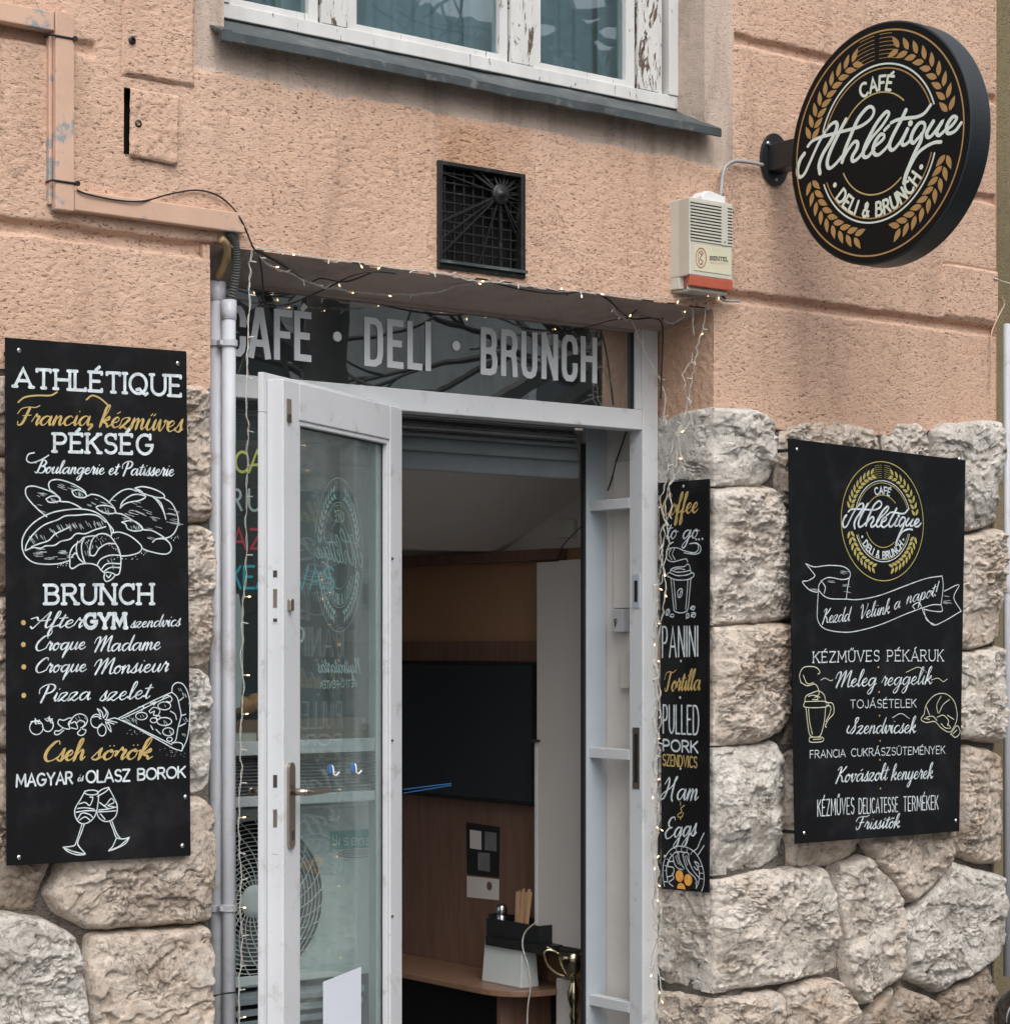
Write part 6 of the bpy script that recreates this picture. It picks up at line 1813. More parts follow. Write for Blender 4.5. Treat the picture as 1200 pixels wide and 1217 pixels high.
# bread drawing, traced from the board
z5 = dict(o=(10, 560), s=5.4545)
bread = [
 [(270, 120), (262, 85), (280, 60), (330, 55), (400, 75), (460, 105), (495, 130), (510, 160), (540, 150), (590, 160), (640, 190), (685, 235), (700, 270), (740, 280), (800, 315), (850, 350), (875, 378), (930, 385), (980, 410), (1020, 440), (1050, 475), (1055, 510), (1030, 535), (980, 535), (900, 515), (870, 500)],
 [(270, 120), (310, 150), (340, 190)], [(700, 270), (660, 275), (610, 265), (570, 235), (600, 222), (650, 225), (685, 240)],
 [(250, 295), (190, 245), (130, 180), (112, 140), (120, 105), (165, 97), (230, 115), (290, 140), (335, 175), (335, 195), (390, 200), (440, 220), (480, 245)],
 [(245, 180), (280, 162), (320, 165), (337, 190), (300, 200), (262, 200), (245, 180)], [(412, 130), (450, 120), (495, 140), (505, 165), (470, 172), (430, 160), (412, 130)],
 [(735, 330), (800, 320), (850, 345), (870, 378), (820, 388), (775, 375), (760, 345), (735, 330)],
 [(90, 500), (92, 440), (125, 375), (190, 315), (280, 270), (380, 250), (470, 245), (550, 260), (610, 295), (650, 345), (668, 400), (665, 430)],
 [(90, 500), (110, 550), (160, 590), (230, 603), (320, 600), (395, 580)],
 [(110, 510), (120, 470), (160, 410), (230, 350), (320, 315), (370, 290), (450, 285), (520, 280), (580, 290), (630, 330)],
 [(110, 515), (160, 495), (210, 500), (240, 485), (300, 480), (340, 455), (400, 440), (440, 405), (500, 405), (560, 380), (630, 360)],
 [(150, 490), (200, 470), (260, 450), (300, 410), (350, 385), (400, 360)],
 [(400, 580), (398, 540), (420, 490), (470, 450), (490, 430), (540, 420), (575, 420)], [(400, 580), (400, 620), (420, 630), (460, 605), (490, 598), (460, 570), (435, 530), (410, 560)],
 [(500, 600), (480, 540), (475, 480), (495, 430)], [(530, 545), (530, 490), (555, 430), (600, 405), (650, 415), (690, 460), (720, 520), (730, 580), (720, 660), (690, 675)],
 [(530, 545), (560, 545), (590, 500), (640, 470), (690, 470)], [(490, 598), (540, 600), (580, 615), (600, 640), (625, 660)], [(575, 610), (600, 570), (660, 545), (725, 545)],
 [(600, 640), (640, 600), (725, 600)], [(615, 655), (660, 625), (722, 625)], [(625, 660), (620, 690), (635, 715), (670, 700), (690, 670), (650, 655), (625, 660)],
 [(450, 455), (440, 500), (455, 560), (490, 595)], [(635, 675), (650, 690), (665, 670)],
 [(675, 400), (720, 395), (780, 415), (830, 450), (865, 490), (850, 525), (790, 545), (735, 550)], [(640, 330), (680, 380), (675, 400)],
 [(650, 205), (690, 160), (740, 125), (790, 115), (830, 130)], [(820, 110), (870, 100), (940, 115), (1000, 145), (1010, 170), (960, 170), (890, 150), (850, 135), (820, 110)],
 [(725, 240), (740, 200), (790, 160), (840, 150), (890, 165), (850, 190), (790, 200), (750, 215), (725, 240)],
 [(1010, 175), (1060, 210), (1095, 280), (1100, 340), (1075, 400), (1035, 430), (985, 435)], [(930, 160), (970, 200), (1005, 260), (1020, 310), (1010, 270), (990, 210), (960, 180), (930, 160)],
 [(935, 460), (960, 440), (1010, 440), (1040, 460)], [(830, 115), (860, 130), (890, 165)],
]
drawing(PL, bread, .0032, 'chalk', lbd, **z5)
rnd = random.Random(11)
thin = hatch([(340, 90), (370, 110), (400, 100), (560, 190), (520, 220), (600, 190), (740, 300), (760, 310), (880, 420), (910, 440), (160, 130), (200, 150), (170, 220), (210, 265)], 38, 34, .35, 22, rnd)
thin += hatch([(820, 210), (850, 250), (900, 280), (780, 260), (930, 320), (960, 350), (880, 360), (1050, 260), (1050, 320), (700, 180)], 34, 55, .25, 30, rnd)
thin += hatch([(180, 540), (240, 560), (300, 560), (360, 545), (200, 520), (330, 520), (430, 470)], 30, 50, -.08, 26, rnd)
thin += hatch([(150, 430), (180, 400), (220, 420), (270, 370), (300, 390), (330, 350), (380, 350), (420, 340), (470, 350), (510, 330), (560, 330), (590, 330)], 60, 36, 1.05, 16, rnd)
thin += hatch([(470, 150), (450, 140), (640, 250), (620, 245), (800, 350), (830, 360), (290, 182)], 42, 26, 1.25, 16, rnd)
thin += hatch([(650, 570), (670, 610), (600, 450), (560, 480), (700, 500), (500, 520), (520, 470)], 24, 26, 1.2, 22, rnd)
drawing(PL, thin, .0012, 'chalk_thin', lbd, smooth=False, name='hatching', **z5)
dots = [(10 + (x + rnd.uniform(-28, 28)) / 5.4545, 560 + (y + rnd.uniform(-14, 14)) / 5.4545) for (x, y) in [(350, 605), (380, 600), (330, 610), (1070, 430), (1090, 440), (760, 560), (820, 560), (880, 520), (890, 535), (640, 430), (600, 425), (500, 455), (670, 490), (700, 560), (560, 440), (700, 430)] * 4]
blob(PL, dots, .0011, 'chalk', lbd, 'crumbs')
caps_line(PL, 'BRUNCH', (55, 717.5), (183, 717.5), 22, 23, .0078, 'chalk', lbd, .18, .10)
script_line(PL, 'After', (38, 746), (97, 746), 9, 9.5, .0048, 'chalk', lbd)
caps_line(PL, 'GYM', (101, 746.5), (151, 746), 16.5, 16.5, .0095, 'chalk', lbd, .16, .09)
script_line(PL, 'szendvics', (155, 746), (214, 744), 6.5, 7.5, .0036, 'chalk', lbd)
script_line(PL, 'Croque', (41, 773.5), (101, 771.5), 8.6, 8.6, .0045, 'chalk', lbd)
script_line(PL, 'Madame', (112, 774.5), (190, 772), 9, 9, .0045, 'chalk', lbd)
script_line(PL, 'Croque', (41, 799.5), (102, 798), 8.6, 8.6, .0045, 'chalk', lbd)
script_line(PL, 'Monsieur', (112, 801.5), (199, 798), 9, 9.5, .0045, 'chalk', lbd)
script_line(PL, 'Pizza', (46, 834), (108, 831.5), 9.5, 9.5, .0045, 'chalk', lbd, gap=.05)
script_line(PL, 'szelet', (118, 833), (178, 830), 9.5, 10, .0045, 'chalk', lbd, gap=.05)
blob(PL, [(28, 740), (28, 766), (28.5, 792.5), (28.5, 826.5)], .0062, 'gold', lbd, 'bullet')
z6 = dict(o=(20, 800), s=5.5333)
food = [
 arc(130, 358, 44, 46, 0, 360, 16), arc(205, 340, 36, 44, -100, 170, 12), [(95, 320), (115, 318), (128, 335), (122, 300), (132, 318), (150, 310), (140, 330), (165, 330)], [(185, 300), (205, 315), (215, 285), (215, 315), (235, 300), (222, 322), (238, 328)],
 [(270, 330), (280, 305), (310, 310), (345, 295), (365, 300), (340, 330), (350, 365), (320, 365), (290, 350), (270, 330)], [(300, 365), (280, 380), (255, 380), (250, 400), (275, 403), (310, 375)],
 [(345, 340), (370, 290), (410, 268), (450, 280), (465, 310), (450, 345), (420, 360)], [(360, 360), (400, 365), (385, 320), (360, 330)], [(390, 330), (420, 310), (450, 330), (430, 360), (440, 370), (455, 375), (445, 400), (420, 410), (400, 395), (420, 370)],
 arc(525, 315, 38, 44, 20, 320, 12), arc(560, 375, 28, 38, 0, 360, 12), [(500, 290), (530, 285), (555, 300)], [(545, 300), (550, 270), (530, 235), (560, 255), (570, 295)], [(570, 295), (590, 260), (570, 225), (600, 260), (590, 300)], [(580, 305), (620, 315), (660, 325)], [(585, 320), (610, 340), (620, 385), (600, 360), (585, 325)],
 [(590, 310), (640, 295), (660, 300)], [(600, 320), (640, 335)],
 [(665, 300), (780, 240), (900, 180), (1020, 125)], [(665, 300), (760, 345), (850, 395), (960, 455), (1030, 495), (1085, 512)], [(1020, 125), (1025, 85), (1055, 62), (1095, 75), (1125, 130), (1138, 210), (1135, 330), (1120, 430), (1085, 512)],
 [(1020, 125), (1055, 160), (1070, 220), (1080, 280), (1060, 360), (1045, 440), (1020, 460)], [(1020, 460), (1060, 455), (1090, 470), (1085, 512)], [(690, 300), (800, 250), (900, 200), (1010, 150)], [(700, 310), (850, 385), (1020, 470)],
 arc(820, 282, 38, 24, 0, 360, 14), arc(970, 215, 42, 26, 0, 360, 14), arc(970, 318, 48, 26, 0, 360, 14), arc(995, 385, 36, 26, 0, 360, 14), arc(900, 310, 22, 16, 0, 360, 10), arc(930, 292, 14, 12, 0, 360, 8), arc(1005, 435, 18, 14, 0, 360, 8),
 [(870, 250), (900, 225), (940, 240), (930, 275), (900, 275), (905, 250), (880, 262), (870, 250)], [(960, 165), (990, 145), (1020, 165), (1010, 190), (985, 185)], [(800, 225), (835, 220), (820, 250)], [(880, 200), (915, 190), (900, 210)], [(1010, 250), (1040, 270), (1050, 305)],
 [(915, 370), (945, 400)], [(880, 345), (895, 370)], [(1070, 180), (1095, 160)], [(1080, 280), (1110, 270)], [(1070, 350), (1110, 330)],
]
for a__, b___ in ((0, 4), (4, 9), (9, 17), (17, 99)):
    drawing(PL, food[a__:b___], .0026, 'chalk', lbd, **z6)
thin = hatch([(1100, 130), (1115, 200), (1110, 300), (1100, 400), (1070, 100), (970, 215), (820, 282), (970, 318), (995, 385), (750, 290), (770, 310), (720, 300), (400, 290), (430, 300)], 44, 24, 1.0, 18, rnd)
drawing(PL, thin, .0012, 'chalk_thin', lbd, smooth=False, name='hatching', **z6)
blob(PL, [(20 + (x + rnd.uniform(-40, 40)) / 5.53, 800 + (y + rnd.uniform(-18, 18)) / 5.53) for x, y in [(760, 385), (800, 390), (1000, 530), (1080, 535), (980, 500)] * 5], .001, 'chalk_thin', lbd, 'crumbs')
script_line(PL, 'Cseh', (51, 905), (100, 903), 11.5, 12, .0072, 'gold', lbd, nib=.6)
script_line(PL, 'sörök', (108, 903), (180, 902), 11, 12, .0070, 'gold', lbd, nib=.6)
caps_line(PL, 'MAGYAR', (20, 935), (86, 931), 14, 13.5, .0050, 'chalk', lbd, .18)
script_line(PL, 'és', (92, 929), (99, 928), 5, 5, .0022, 'chalk', lbd)
caps_line(PL, 'OLASZ', (103, 930), (154, 928), 13.5, 13.5, .0050, 'chalk', lbd, .16)
caps_line(PL, 'BOROK', (164, 927), (220, 923.5), 13, 12.5, .0050, 'chalk', lbd, .16)
glasses = [
 [(450, 775), (420, 830), (385, 890), (385, 940), (410, 980), (450, 990), (500, 960), (525, 910), (535, 850), (540, 800)], arc(492, 785, 45, 16, 0, 360, 14), [(430, 992), (415, 1040), (392, 1110), (375, 1135), (305, 1145)],
 [(445, 992), (425, 1050), (402, 1110), (410, 1140), (450, 1185)], [(305, 1145), (340, 1175), (400, 1195), (450, 1190), (400, 1180), (350, 1165), (305, 1145)],
 [(605, 755), (635, 810), (660, 870), (655, 930), (625, 965), (580, 975), (540, 950), (525, 910)], [(530, 790), (560, 765), (605, 752), (590, 775), (550, 800), (530, 810)], [(612, 975), (635, 1030), (655, 1080), (700, 1090), (740, 1080)], [(625, 970), (655, 1050), (680, 1085)],
 [(740, 1080), (715, 1120), (660, 1150), (605, 1168), (630, 1140), (655, 1085)], [(605, 1165), (670, 1140), (735, 1085)],
 [(410, 860), (450, 850), (480, 870), (500, 820), (480, 815)], [(400, 890), (450, 885), (510, 895)], [(390, 915), (450, 905), (520, 905)], [(400, 960), (430, 920), (480, 930), (500, 950)], [(415, 965), (450, 945), (480, 965)],
 [(545, 850), (580, 870), (620, 825), (640, 850), (600, 870), (640, 880)], [(540, 900), (590, 895), (655, 880)], [(535, 912), (590, 910), (650, 905)], [(550, 925), (580, 960)], [(600, 890), (570, 870)],
]
drawing(PL, glasses, .0028, 'chalk', lbd, **z6)

# ------------------------------------------------------------------ wide menu board, right (leans a little off the wall at its left edge)
R0 = uY(937, 521, -.10); R1 = uY(1147, 547, -.085)
dirr = np.array([R1[0] - R0[0], R1[1] - R0[1], 0]); dirr /= np.linalg.norm(dirr)
PR = Plane(R0, np.array([dirr[1], -dirr[0], 0]), dirr)
rbd = board('menu_board', 'wide black menu board with round wheat emblem, on the stone right of the entrance', [(937, 521), (1147, 547), (1139.5, 988), (945, 1003)], 0, .006, [(946.5, 534), (1139, 545.5), (1135, 975), (955, 990)], PR)
for (x, y) in ((946.5, 534), (1139, 545.5), (1135, 975), (955, 990)):
    c_ = PR.px(x, y)
    MB().tube([c_ - PR.n * .0065, (c_[0], .02, c_[2])], .006, 8).build('spacer', 'black_metal', rbd)
lc = PR.px(1048.5, 619.5)
eu = np.linalg.norm(PR.px(1097, 621) - PR.px(998.5, 618)) / 2; ev = np.linalg.norm(PR.px(1048, 548) - PR.px(1050, 691)) / 2
lr = (eu + ev) / 2 / .965
LGP = lambda u, v: lc + PR.u * u * lr * (eu * 2 / (eu + ev)) + PR.v * v * lr * (ev * 2 / (eu + ev))
logo(LGP, PR.n, lr, rbd, dict(ring='olive', leaf='olive', gold='olive', white='chalk', cream='chalk'), outer=.955)
z7 = dict(o=(900, 490), s=4.0)
rib = [
 [(228, 720), (260, 760), (270, 780), (240, 800), (212, 806), (240, 840), (275, 855), (290, 850)], [(228, 720), (270, 735), (330, 728), (400, 732), (435, 755), (435, 785), (400, 795), (340, 785), (305, 800), (288, 830), (300, 860), (340, 885), (420, 888)],
 [(435, 785), (425, 840), (420, 885)], [(288, 840), (283, 920), (285, 990), (320, 1030), (400, 1045), (470, 1040), (580, 1010), (700, 960), (780, 930)], [(420, 888), (480, 890), (580, 870), (700, 825), (800, 790), (875, 778)],
 [(875, 778), (880, 830), (870, 915)], [(870, 915), (830, 915), (780, 930)], [(780, 930), (790, 960), (830, 1010), (880, 995), (965, 945)], [(885, 850), (955, 820), (930, 880), (965, 945)], [(870, 915), (875, 945), (830, 945), (785, 935)],
 [(790, 940), (800, 985), (840, 1010)], [(745, 935), (735, 920), (760, 905), (775, 920), (770, 935)], [(300, 800), (320, 830), (315, 860)],
]
drawing(PR, rib, .0030, 'chalk', rbd, **z7)
thin = hatch([(410, 820), (415, 850), (260, 840), (400, 760), (890, 870), (890, 900), (340, 800)], 34, 26, .15, 12, rnd)
drawing(PR, thin, .0012, 'chalk_thin', rbd, smooth=False, name='hatching', **z7)
script_line(PR, 'Kezdd', (976, 741), (1009, 738), 8.5, 8.5, .0040, 'chalk', rbd)
script_line(PR, 'Velünk', (1020, 736), (1056, 729), 8.5, 8.5, .0040, 'chalk', rbd)
script_line(PR, 'a', (1061, 725), (1069, 722), 8, 8, .0040, 'chalk', rbd)
script_line(PR, 'napot!', (1076, 718), (1112, 708), 8, 8.5, .0040, 'chalk', rbd)
caps_line(PR, 'KÉZMŰVES', (966, 787.5), (1045, 785.5), 12.5, 12.5, .0036, 'chalk', rbd, .2, .08)
caps_line(PR, 'PÉKÁRUK', (1054, 785.5), (1121, 785.5), 12.5, 13, .0036, 'chalk', rbd, .2, .08)
script_line(PR, 'Meleg', (992, 817), (1040, 815), 9.5, 9.5, .0056, 'chalk', rbd)
script_line(PR, 'reggelik', (1046, 815), (1106, 813), 9, 10, .0050, 'chalk', rbd)
drawing(PR, [[(975, 808), (980, 806), (986, 809), (989, 808)], [(1106, 808), (1114, 806), (1120, 810), (1125, 807)], [(1076, 799), (1090, 793), (1098, 797)]], .0022, 'pale_yellow', rbd, name='flourish')
caps_line(PR, 'TOJÁSÉTELEK', (1010, 841.5), (1088, 840.5), 9.5, 9.5, .0028, 'chalk', rbd, .22)
script_line(PR, 'Szendvicsek', (1007, 872), (1087, 871), 9, 9.5, .0052, 'chalk', rbd)
drawing(PR, [[(1060, 853), (1070, 848), (1080, 854)]], .0022, 'chalk', rbd, name='flourish')
caps_line(PR, 'FRANCIA', (962, 901), (1004, 899.5), 9, 9, .0028, 'chalk', rbd, .22)
caps_line(PR, 'CUKRÁSZSÜTEMÉNYEK', (1011, 899), (1122, 895.5), 9, 9, .0028, 'chalk', rbd, .22)
script_line(PR, 'Kovászolt', (992, 930), (1053, 927), 9, 9.5, .0052, 'chalk', rbd)
script_line(PR, 'kenyerek', (1058, 927), (1107, 925), 9, 9, .0050, 'chalk', rbd)
caps_line(PR, 'KÉZMŰVES', (971, 970), (1014, 967), 19, 19, .0036, 'chalk', rbd, .3)
caps_line(PR, 'DELICATESSE', (1020, 967), (1066, 964.5), 18, 17, .0036, 'chalk', rbd, .3)
caps_line(PR, 'TERMÉKEK', (1073, 964), (1114, 961.5), 17, 16, .0036, 'chalk', rbd, .3)
script_line(PR, 'Frissítők', (1016, 986), (1068, 983.5), 7.5, 8, .0050, 'chalk', rbd)
blob(PR, [(1043, 793), (1044, 822.5), (1044.5, 850.5), (1045, 880.5), (1045, 903), (1045.5, 937)], .0032, 'gold', rbd, 'bullet')
z8 = dict(o=(900, 740), s=4.0)
cup = [
 [(205, 285), (198, 250), (215, 215), (250, 208), (280, 215), (295, 235), (285, 245)], [(205, 285), (235, 300), (270, 292), (285, 310), (290, 340), (270, 355)], [(215, 250), (235, 290), (265, 285)],
 [(222, 380), (228, 350), (255, 335), (290, 325), (315, 345), (320, 375)], [(222, 375), (322, 375), (325, 400), (225, 402), (222, 375)], [(228, 402), (235, 470), (245, 530), (265, 545)], [(322, 400), (315, 470), (300, 530), (285, 545)],
 [(322, 380), (355, 385), (360, 430), (335, 460), (320, 490), (325, 497)], [(325, 392), (345, 400), (342, 430), (322, 470)], [(245, 545), (305, 545), (305, 565), (248, 567), (245, 545)], [(240, 410), (245, 470), (258, 530)], [(262, 555), (300, 553)], [(240, 350), (265, 345), (295, 355)], [(275, 345), (285, 365), (260, 365)],
 [(790, 435), (800, 390), (840, 345), (890, 338), (930, 370), (945, 420), (945, 460), (935, 490)], [(855, 430), (850, 390), (870, 350)], [(860, 430), (880, 390), (910, 365)], [(790, 435), (775, 460), (800, 475), (840, 470), (870, 500), (910, 520), (935, 490)],
 [(800, 450), (830, 445), (850, 465)], [(850, 450), (880, 440), (905, 465), (900, 490)], [(870, 480), (890, 500), (915, 500), (900, 480)], [(915, 530), (945, 490), (960, 520), (940, 545), (915, 530)], [(925, 530), (945, 510)], [(800, 400), (815, 440)], [(900, 440), (930, 460)], [(790, 455), (815, 460)],
]
drawing(PR, cup[:13], .0028, 'pale_yellow', rbd, **z8)
drawing(PR, cup[13:], .0028, 'pale_yellow', rbd, **z8)

# ------------------------------------------------------------------ narrow board on the door reveal
CB = Plane((OX1 - .030, 0, 0), (-1, 0, 0), (0, -1, 0))
cbd = board('menu_board', 'narrow black coffee and sandwich board on the reveal between door and stone', [(783, 574), (842, 569), (841.5, 1061), (786, 1056.5)], 0, .006, [(812, 578), (790, 1018)], CB)
for (x, y) in ((795, 640), (830, 980)):
    c_ = CB.px(x, y); MB().tube([(OX1 - .0235, c_[1], c_[2]), (OX1 + .02, c_[1], c_[2])], .006, 8).build('spacer', 'black_metal', cbd)
script_line(CB, 'Coffee', (785, 613), (829, 609), 12.5, 12, .0078, 'gold', cbd, nib=.6)
script_line(CB, 'to', (790, 641), (804, 640), 10.5, 10, .0056, 'chalk', cbd)
script_line(CB, 'go', (810, 641), (829, 639), 10.5, 10, .0056, 'chalk', cbd)
blob(CB, [(827, 641), (830.5, 641), (834.5, 640.5)], .0036, 'chalk', cbd)
z9 = dict(o=(780, 560), s=6.086)
coffee = [
 [(225, 655), (215, 635), (180, 640), (120, 655), (80, 640), (70, 600), (95, 560), (150, 555), (200, 575), (270, 590), (300, 570), (300, 530), (265, 520), (240, 525)], [(240, 525), (290, 520), (320, 550), (310, 590), (270, 600), (200, 590)], [(105, 565), (90, 600), (110, 640)], [(130, 560), (115, 600), (135, 640)],
 [(80, 760), (82, 740), (100, 730), (105, 710), (140, 695), (200, 690), (225, 672), (240, 685), (250, 730), (270, 740), (265, 765), (220, 785), (140, 785), (80, 760)], [(105, 715), (150, 730), (210, 725), (245, 715)], [(100, 735), (150, 755), (220, 750), (255, 735)], [(130, 710), (170, 705), (205, 712)],
 [(105, 775), (115, 880), (125, 985), (130, 1010), (170, 1025), (215, 1015), (230, 985), (240, 880), (250, 770)], [(125, 785), (135, 900), (142, 1000)], [(228, 790), (220, 900), (212, 1000)],
 [(155, 905), (155, 870), (175, 850), (188, 860), (182, 900), (165, 915), (155, 905)], [(165, 905), (178, 865)],
 [(68, 1040), (70, 1010), (88, 998), (95, 1015), (85, 1040), (68, 1040)], [(75, 1035), (88, 1005)], [(98, 1050), (108, 1035), (125, 1038), (120, 1055), (98, 1050)], [(215, 1065), (217, 1035), (232, 1030), (235, 1055), (215, 1065)], [(245, 995), (258, 975), (278, 982), (268, 1002), (245, 995)], [(250, 1050), (258, 1025), (282, 1028), (275, 1055), (250, 1050)], [(222, 1060), (228, 1038)], [(255, 1045), (275, 1032)], [(250, 992), (270, 982)],
]
drawing(CB, coffee, .0032, 'chalk', cbd, **z9)
caps_line(CB, 'PANINI', (787, 781), (829, 779.5), 36, 35, .0062, 'chalk', cbd, .30)
script_line(CB, 'Tortilla', (789, 822), (832, 820), 12, 12, .0066, 'gold', cbd, nib=.6)
caps_line(CB, 'PULLED', (788, 871), (830, 873), 33, 34, .0058, 'chalk', cbd, .30)
caps_line(CB, 'PORK', (788, 892), (829, 894.5), 13, 13, .0064, 'chalk', cbd, .2)
caps_line(CB, 'SZENDVICS', (787.5, 909.5), (828, 912.5), 13, 13, .0046, 'gold', cbd, .26)
script_line(CB, 'Ham', (787, 950), (829, 951), 13, 13, .0066, 'chalk', cbd)
drawing(CB, [[(813, 957), (809, 961), (810, 965), (805.5, 968), (806, 971), (810, 971), (812, 966)], [(808.5, 953), (808.5, 957)], [(808.5, 971), (808.5, 974)]], .0034, 'gold', cbd, name='ampersand')
script_line(CB, 'Eggs', (789, 997), (827, 993), 12, 12, .0066, 'chalk', cbd)
blob(CB, [(809, 785.5), (808, 829), (808.5, 913.5)], .0042, 'chalk', cbd)
z10 = dict(o=(780, 880), s=6.404)
pan = [
 [(60, 1110), (48, 1020), (55, 930), (90, 850), (150, 808), (220, 810), (290, 850), (335, 920), (360, 1010), (360, 1090), (345, 1145)], [(85, 1075), (75, 980), (100, 900), (150, 850), (210, 850)], [(300, 1125), (320, 1080), (325, 1000), (290, 920)],
 [(275, 845), (310, 820), (335, 760), (362, 705)], [(310, 880), (330, 850), (362, 800)], [(125, 870), (135, 930), (160, 970), (200, 985)], [(165, 855), (180, 920), (210, 975)], [(125, 870), (145, 850), (170, 860)], [(200, 870), (215, 930), (240, 990), (290, 1040), (310, 1080)], [(245, 860), (250, 920), (280, 990), (320, 1040)], [(200, 870), (225, 850), (245, 862)],
 [(90, 960), (95, 925), (130, 920)], [(90, 960), (130, 970), (125, 1020), (85, 1040)], [(290, 920), (320, 940), (310, 985), (285, 960)], [(125, 1110), (95, 1080), (130, 1050), (120, 1010)], [(55, 1075), (85, 1075)], [(300, 1080), (305, 1120)],
]
drawing(CB, pan, .0032, 'chalk', cbd, **z10)
thin = [[(145, 880), (165, 940)], [(155, 870), (180, 950)], [(215, 880), (235, 950)], [(228, 875), (250, 940)], [(60, 990), (80, 990)], [(62, 950), (85, 958)], [(80, 900), (100, 915)], [(105, 860), (120, 880)], [(150, 825), (155, 845)], [(190, 815), (192, 840)], [(235, 825), (230, 848)], [(270, 850), (262, 868)], [(325, 960), (350, 955)], [(325, 1010), (355, 1010)], [(325, 1050), (355, 1055)]]
drawing(CB, thin, .0022, 'chalk', cbd, smooth=False, name='hatching', **z10)
blob(CB, [(780 + 175 / 6.404, 880 + 1032 / 6.404), (780 + 241 / 6.404, 880 + 1062 / 6.404)], .0185, 'egg', cbd, 'egg_yolk')
mbh = MB()
ce = CB.px(780 + 188 / 6.404, 880 + 1130 / 6.404)
mbh.add([ce + CB.n * .0008 + CB.u * .019 * math.cos(a) + CB.v * .019 * math.sin(a) for a in np.linspace(0, math.pi, 10)], [tuple(range(10))])
mbh.build('egg_yolk', 'egg', cbd)

# ------------------------------------------------------------------ big letters on the transom pane
PT = Plane((0, FY + .0225, 0), (0, -1, 0), (1, 0, 0))
def bigletter(ch, x0, x1):
    bl = lambda x: 423.8 + (x - 300) * (454.5 - 423.8) / 400
    hh_ = lambda x: 58 - (x - 300) * .0105
    w, st_ = CAPS[ACC.get(ch, ch)]
    pxm = 6.4; ins = pxm / 2
    q = quadmap(PT, (x0 + ins, bl(x0) - 3.2), (x1 - ins, bl(x1) - 3.2), (x0 + ins, bl(x0) - hh_(x0) + 3.2), (x1 - ins, bl(x1) - hh_(x1) + 3.2))
    if ch == 'I': q = quadmap(PT, ((x0 + x1) / 2, bl(x0) - 3.2), ((x0 + x1) / 2 + 1, bl(x0) - 3.2), ((x0 + x1) / 2, bl(x0) - hh_(x0) + 3.2), ((x0 + x1) / 2 + 1, bl(x0) - hh_(x0) + 3.2))
    shapes = {  # squarer condensed forms, unit box
     'C': [[(1, .68), (1, .80), (.9, .93), (.7, 1), (.3, 1), (.1, .93), (0, .8), (0, .2), (.1, .07), (.3, 0), (.7, 0), (.9, .07), (1, .2), (1, .32)]],
     'D': [[(0, 0), (0, 1), (.6, 1), (.9, .93), (1, .78), (1, .22), (.9, .07), (.6, 0), (0, 0)]],
     'U': [[(0, 1), (0, .2), (.12, .05), (.35, 0), (.65, 0), (.88, .05), (1, .2), (1, 1)]],
     'B': [[(0, 0), (0, 1), (.6, 1), (.88, .94), (.96, .8), (.96, .68), (.86, .56), (.6, .52), (.1, .52)], [(.6, .52), (.9, .46), (1, .32), (1, .18), (.9, .05), (.6, 0), (0, 0)]],
     'R': [[(0, 0), (0, 1), (.6, 1), (.88, .94), (.98, .8), (.98, .68), (.88, .54), (.6, .49), (.1, .49)], [(.62, .49), (.9, .42), (.97, .2), (1, 0)]],
     'A': [[(0, -.02), (.42, 1), (.58, 1), (1, -.02)], [(.16, .26), (.84, .26)]],
     'N': [[(0, 0), (0, 1)], [(.02, 1), (.98, 0)], [(1, 0), (1, 1)]],
     'E': [[(1, 1), (0, 1), (0, 0), (1, 0)], [(0, .51), (.86, .51)]],
     'F': [[(1, 1), (0, 1), (0, -.02)], [(0, .5), (.86, .5)]],
     'L': [[(0, 1), (0, 0), (1, 0)]], 'I': [[(0, -.02), (0, 1.02)]], 'H': [[(0, 0), (0, 1)], [(1, 0), (1, 1)], [(0, .52), (1, .52)]],
    }
    sh_ = shapes['E' if ch == 'É' else ch]
    mb = MB(); wd = .0195
    for i, s in enumerate(sh_):
        P = np.array([q(*p) for p in s])
        # split at square corners so both arms keep full width
        segs = []
        cur = [P[0]]
        for k in range(1, len(P)):
            cur.append(P[k])
            if k < len(P) - 1:
                d0 = P[k] - P[k - 1]; d1 = P[k + 1] - P[k]
                if (d0 @ d1) / (np.linalg.norm(d0) * np.linalg.norm(d1)) < .35:
                    segs.append(cur); cur = [P[k]]
        segs.append(cur)
        for j, sg_ in enumerate(segs):
            sg_ = [np.array(a) for a in sg_]
            # square ends
            e0 = sg_[0] - sg_[1]; e1 = sg_[-1] - sg_[-2]
            sg_[0] = sg_[0] + e0 / np.linalg.norm(e0) * wd * .46
            sg_[-1] = sg_[-1] + e1 / np.linalg.norm(e1) * wd * .46
            ribbon(mb, sg_, np.full(len(sg_), wd), PT.n, .0006 + (i * 3 + j) * .0001, n_cap=1)
    if ch == 'É':
        a, c_ = q(.35, 1.10), q(.75, 1.24)
        ribbon(mb, [a, c_], [wd * .7, wd * .9], PT.n, .0006, n_cap=1)
    mb.build('letter', 'letter', sf)
for ch, x0, x1 in (('C', 272, 292), ('A', 295.5, 321.5), ('F', 326, 347), ('É', 350, 370), ('D', 433, 455), ('E', 460, 479.5), ('L', 484, 502), ('I', 505, 512.5),
                   ('B', 571, 591), ('R', 595, 615), ('U', 619, 638.5), ('N', 643, 663), ('C', 667, 686.5), ('H', 689.5, 709.5)):
    bigletter(ch, x0, x1)
blob(PT, [(401, 400), (542, 411)], .0145, 'letter', sf, 'letter_dot')

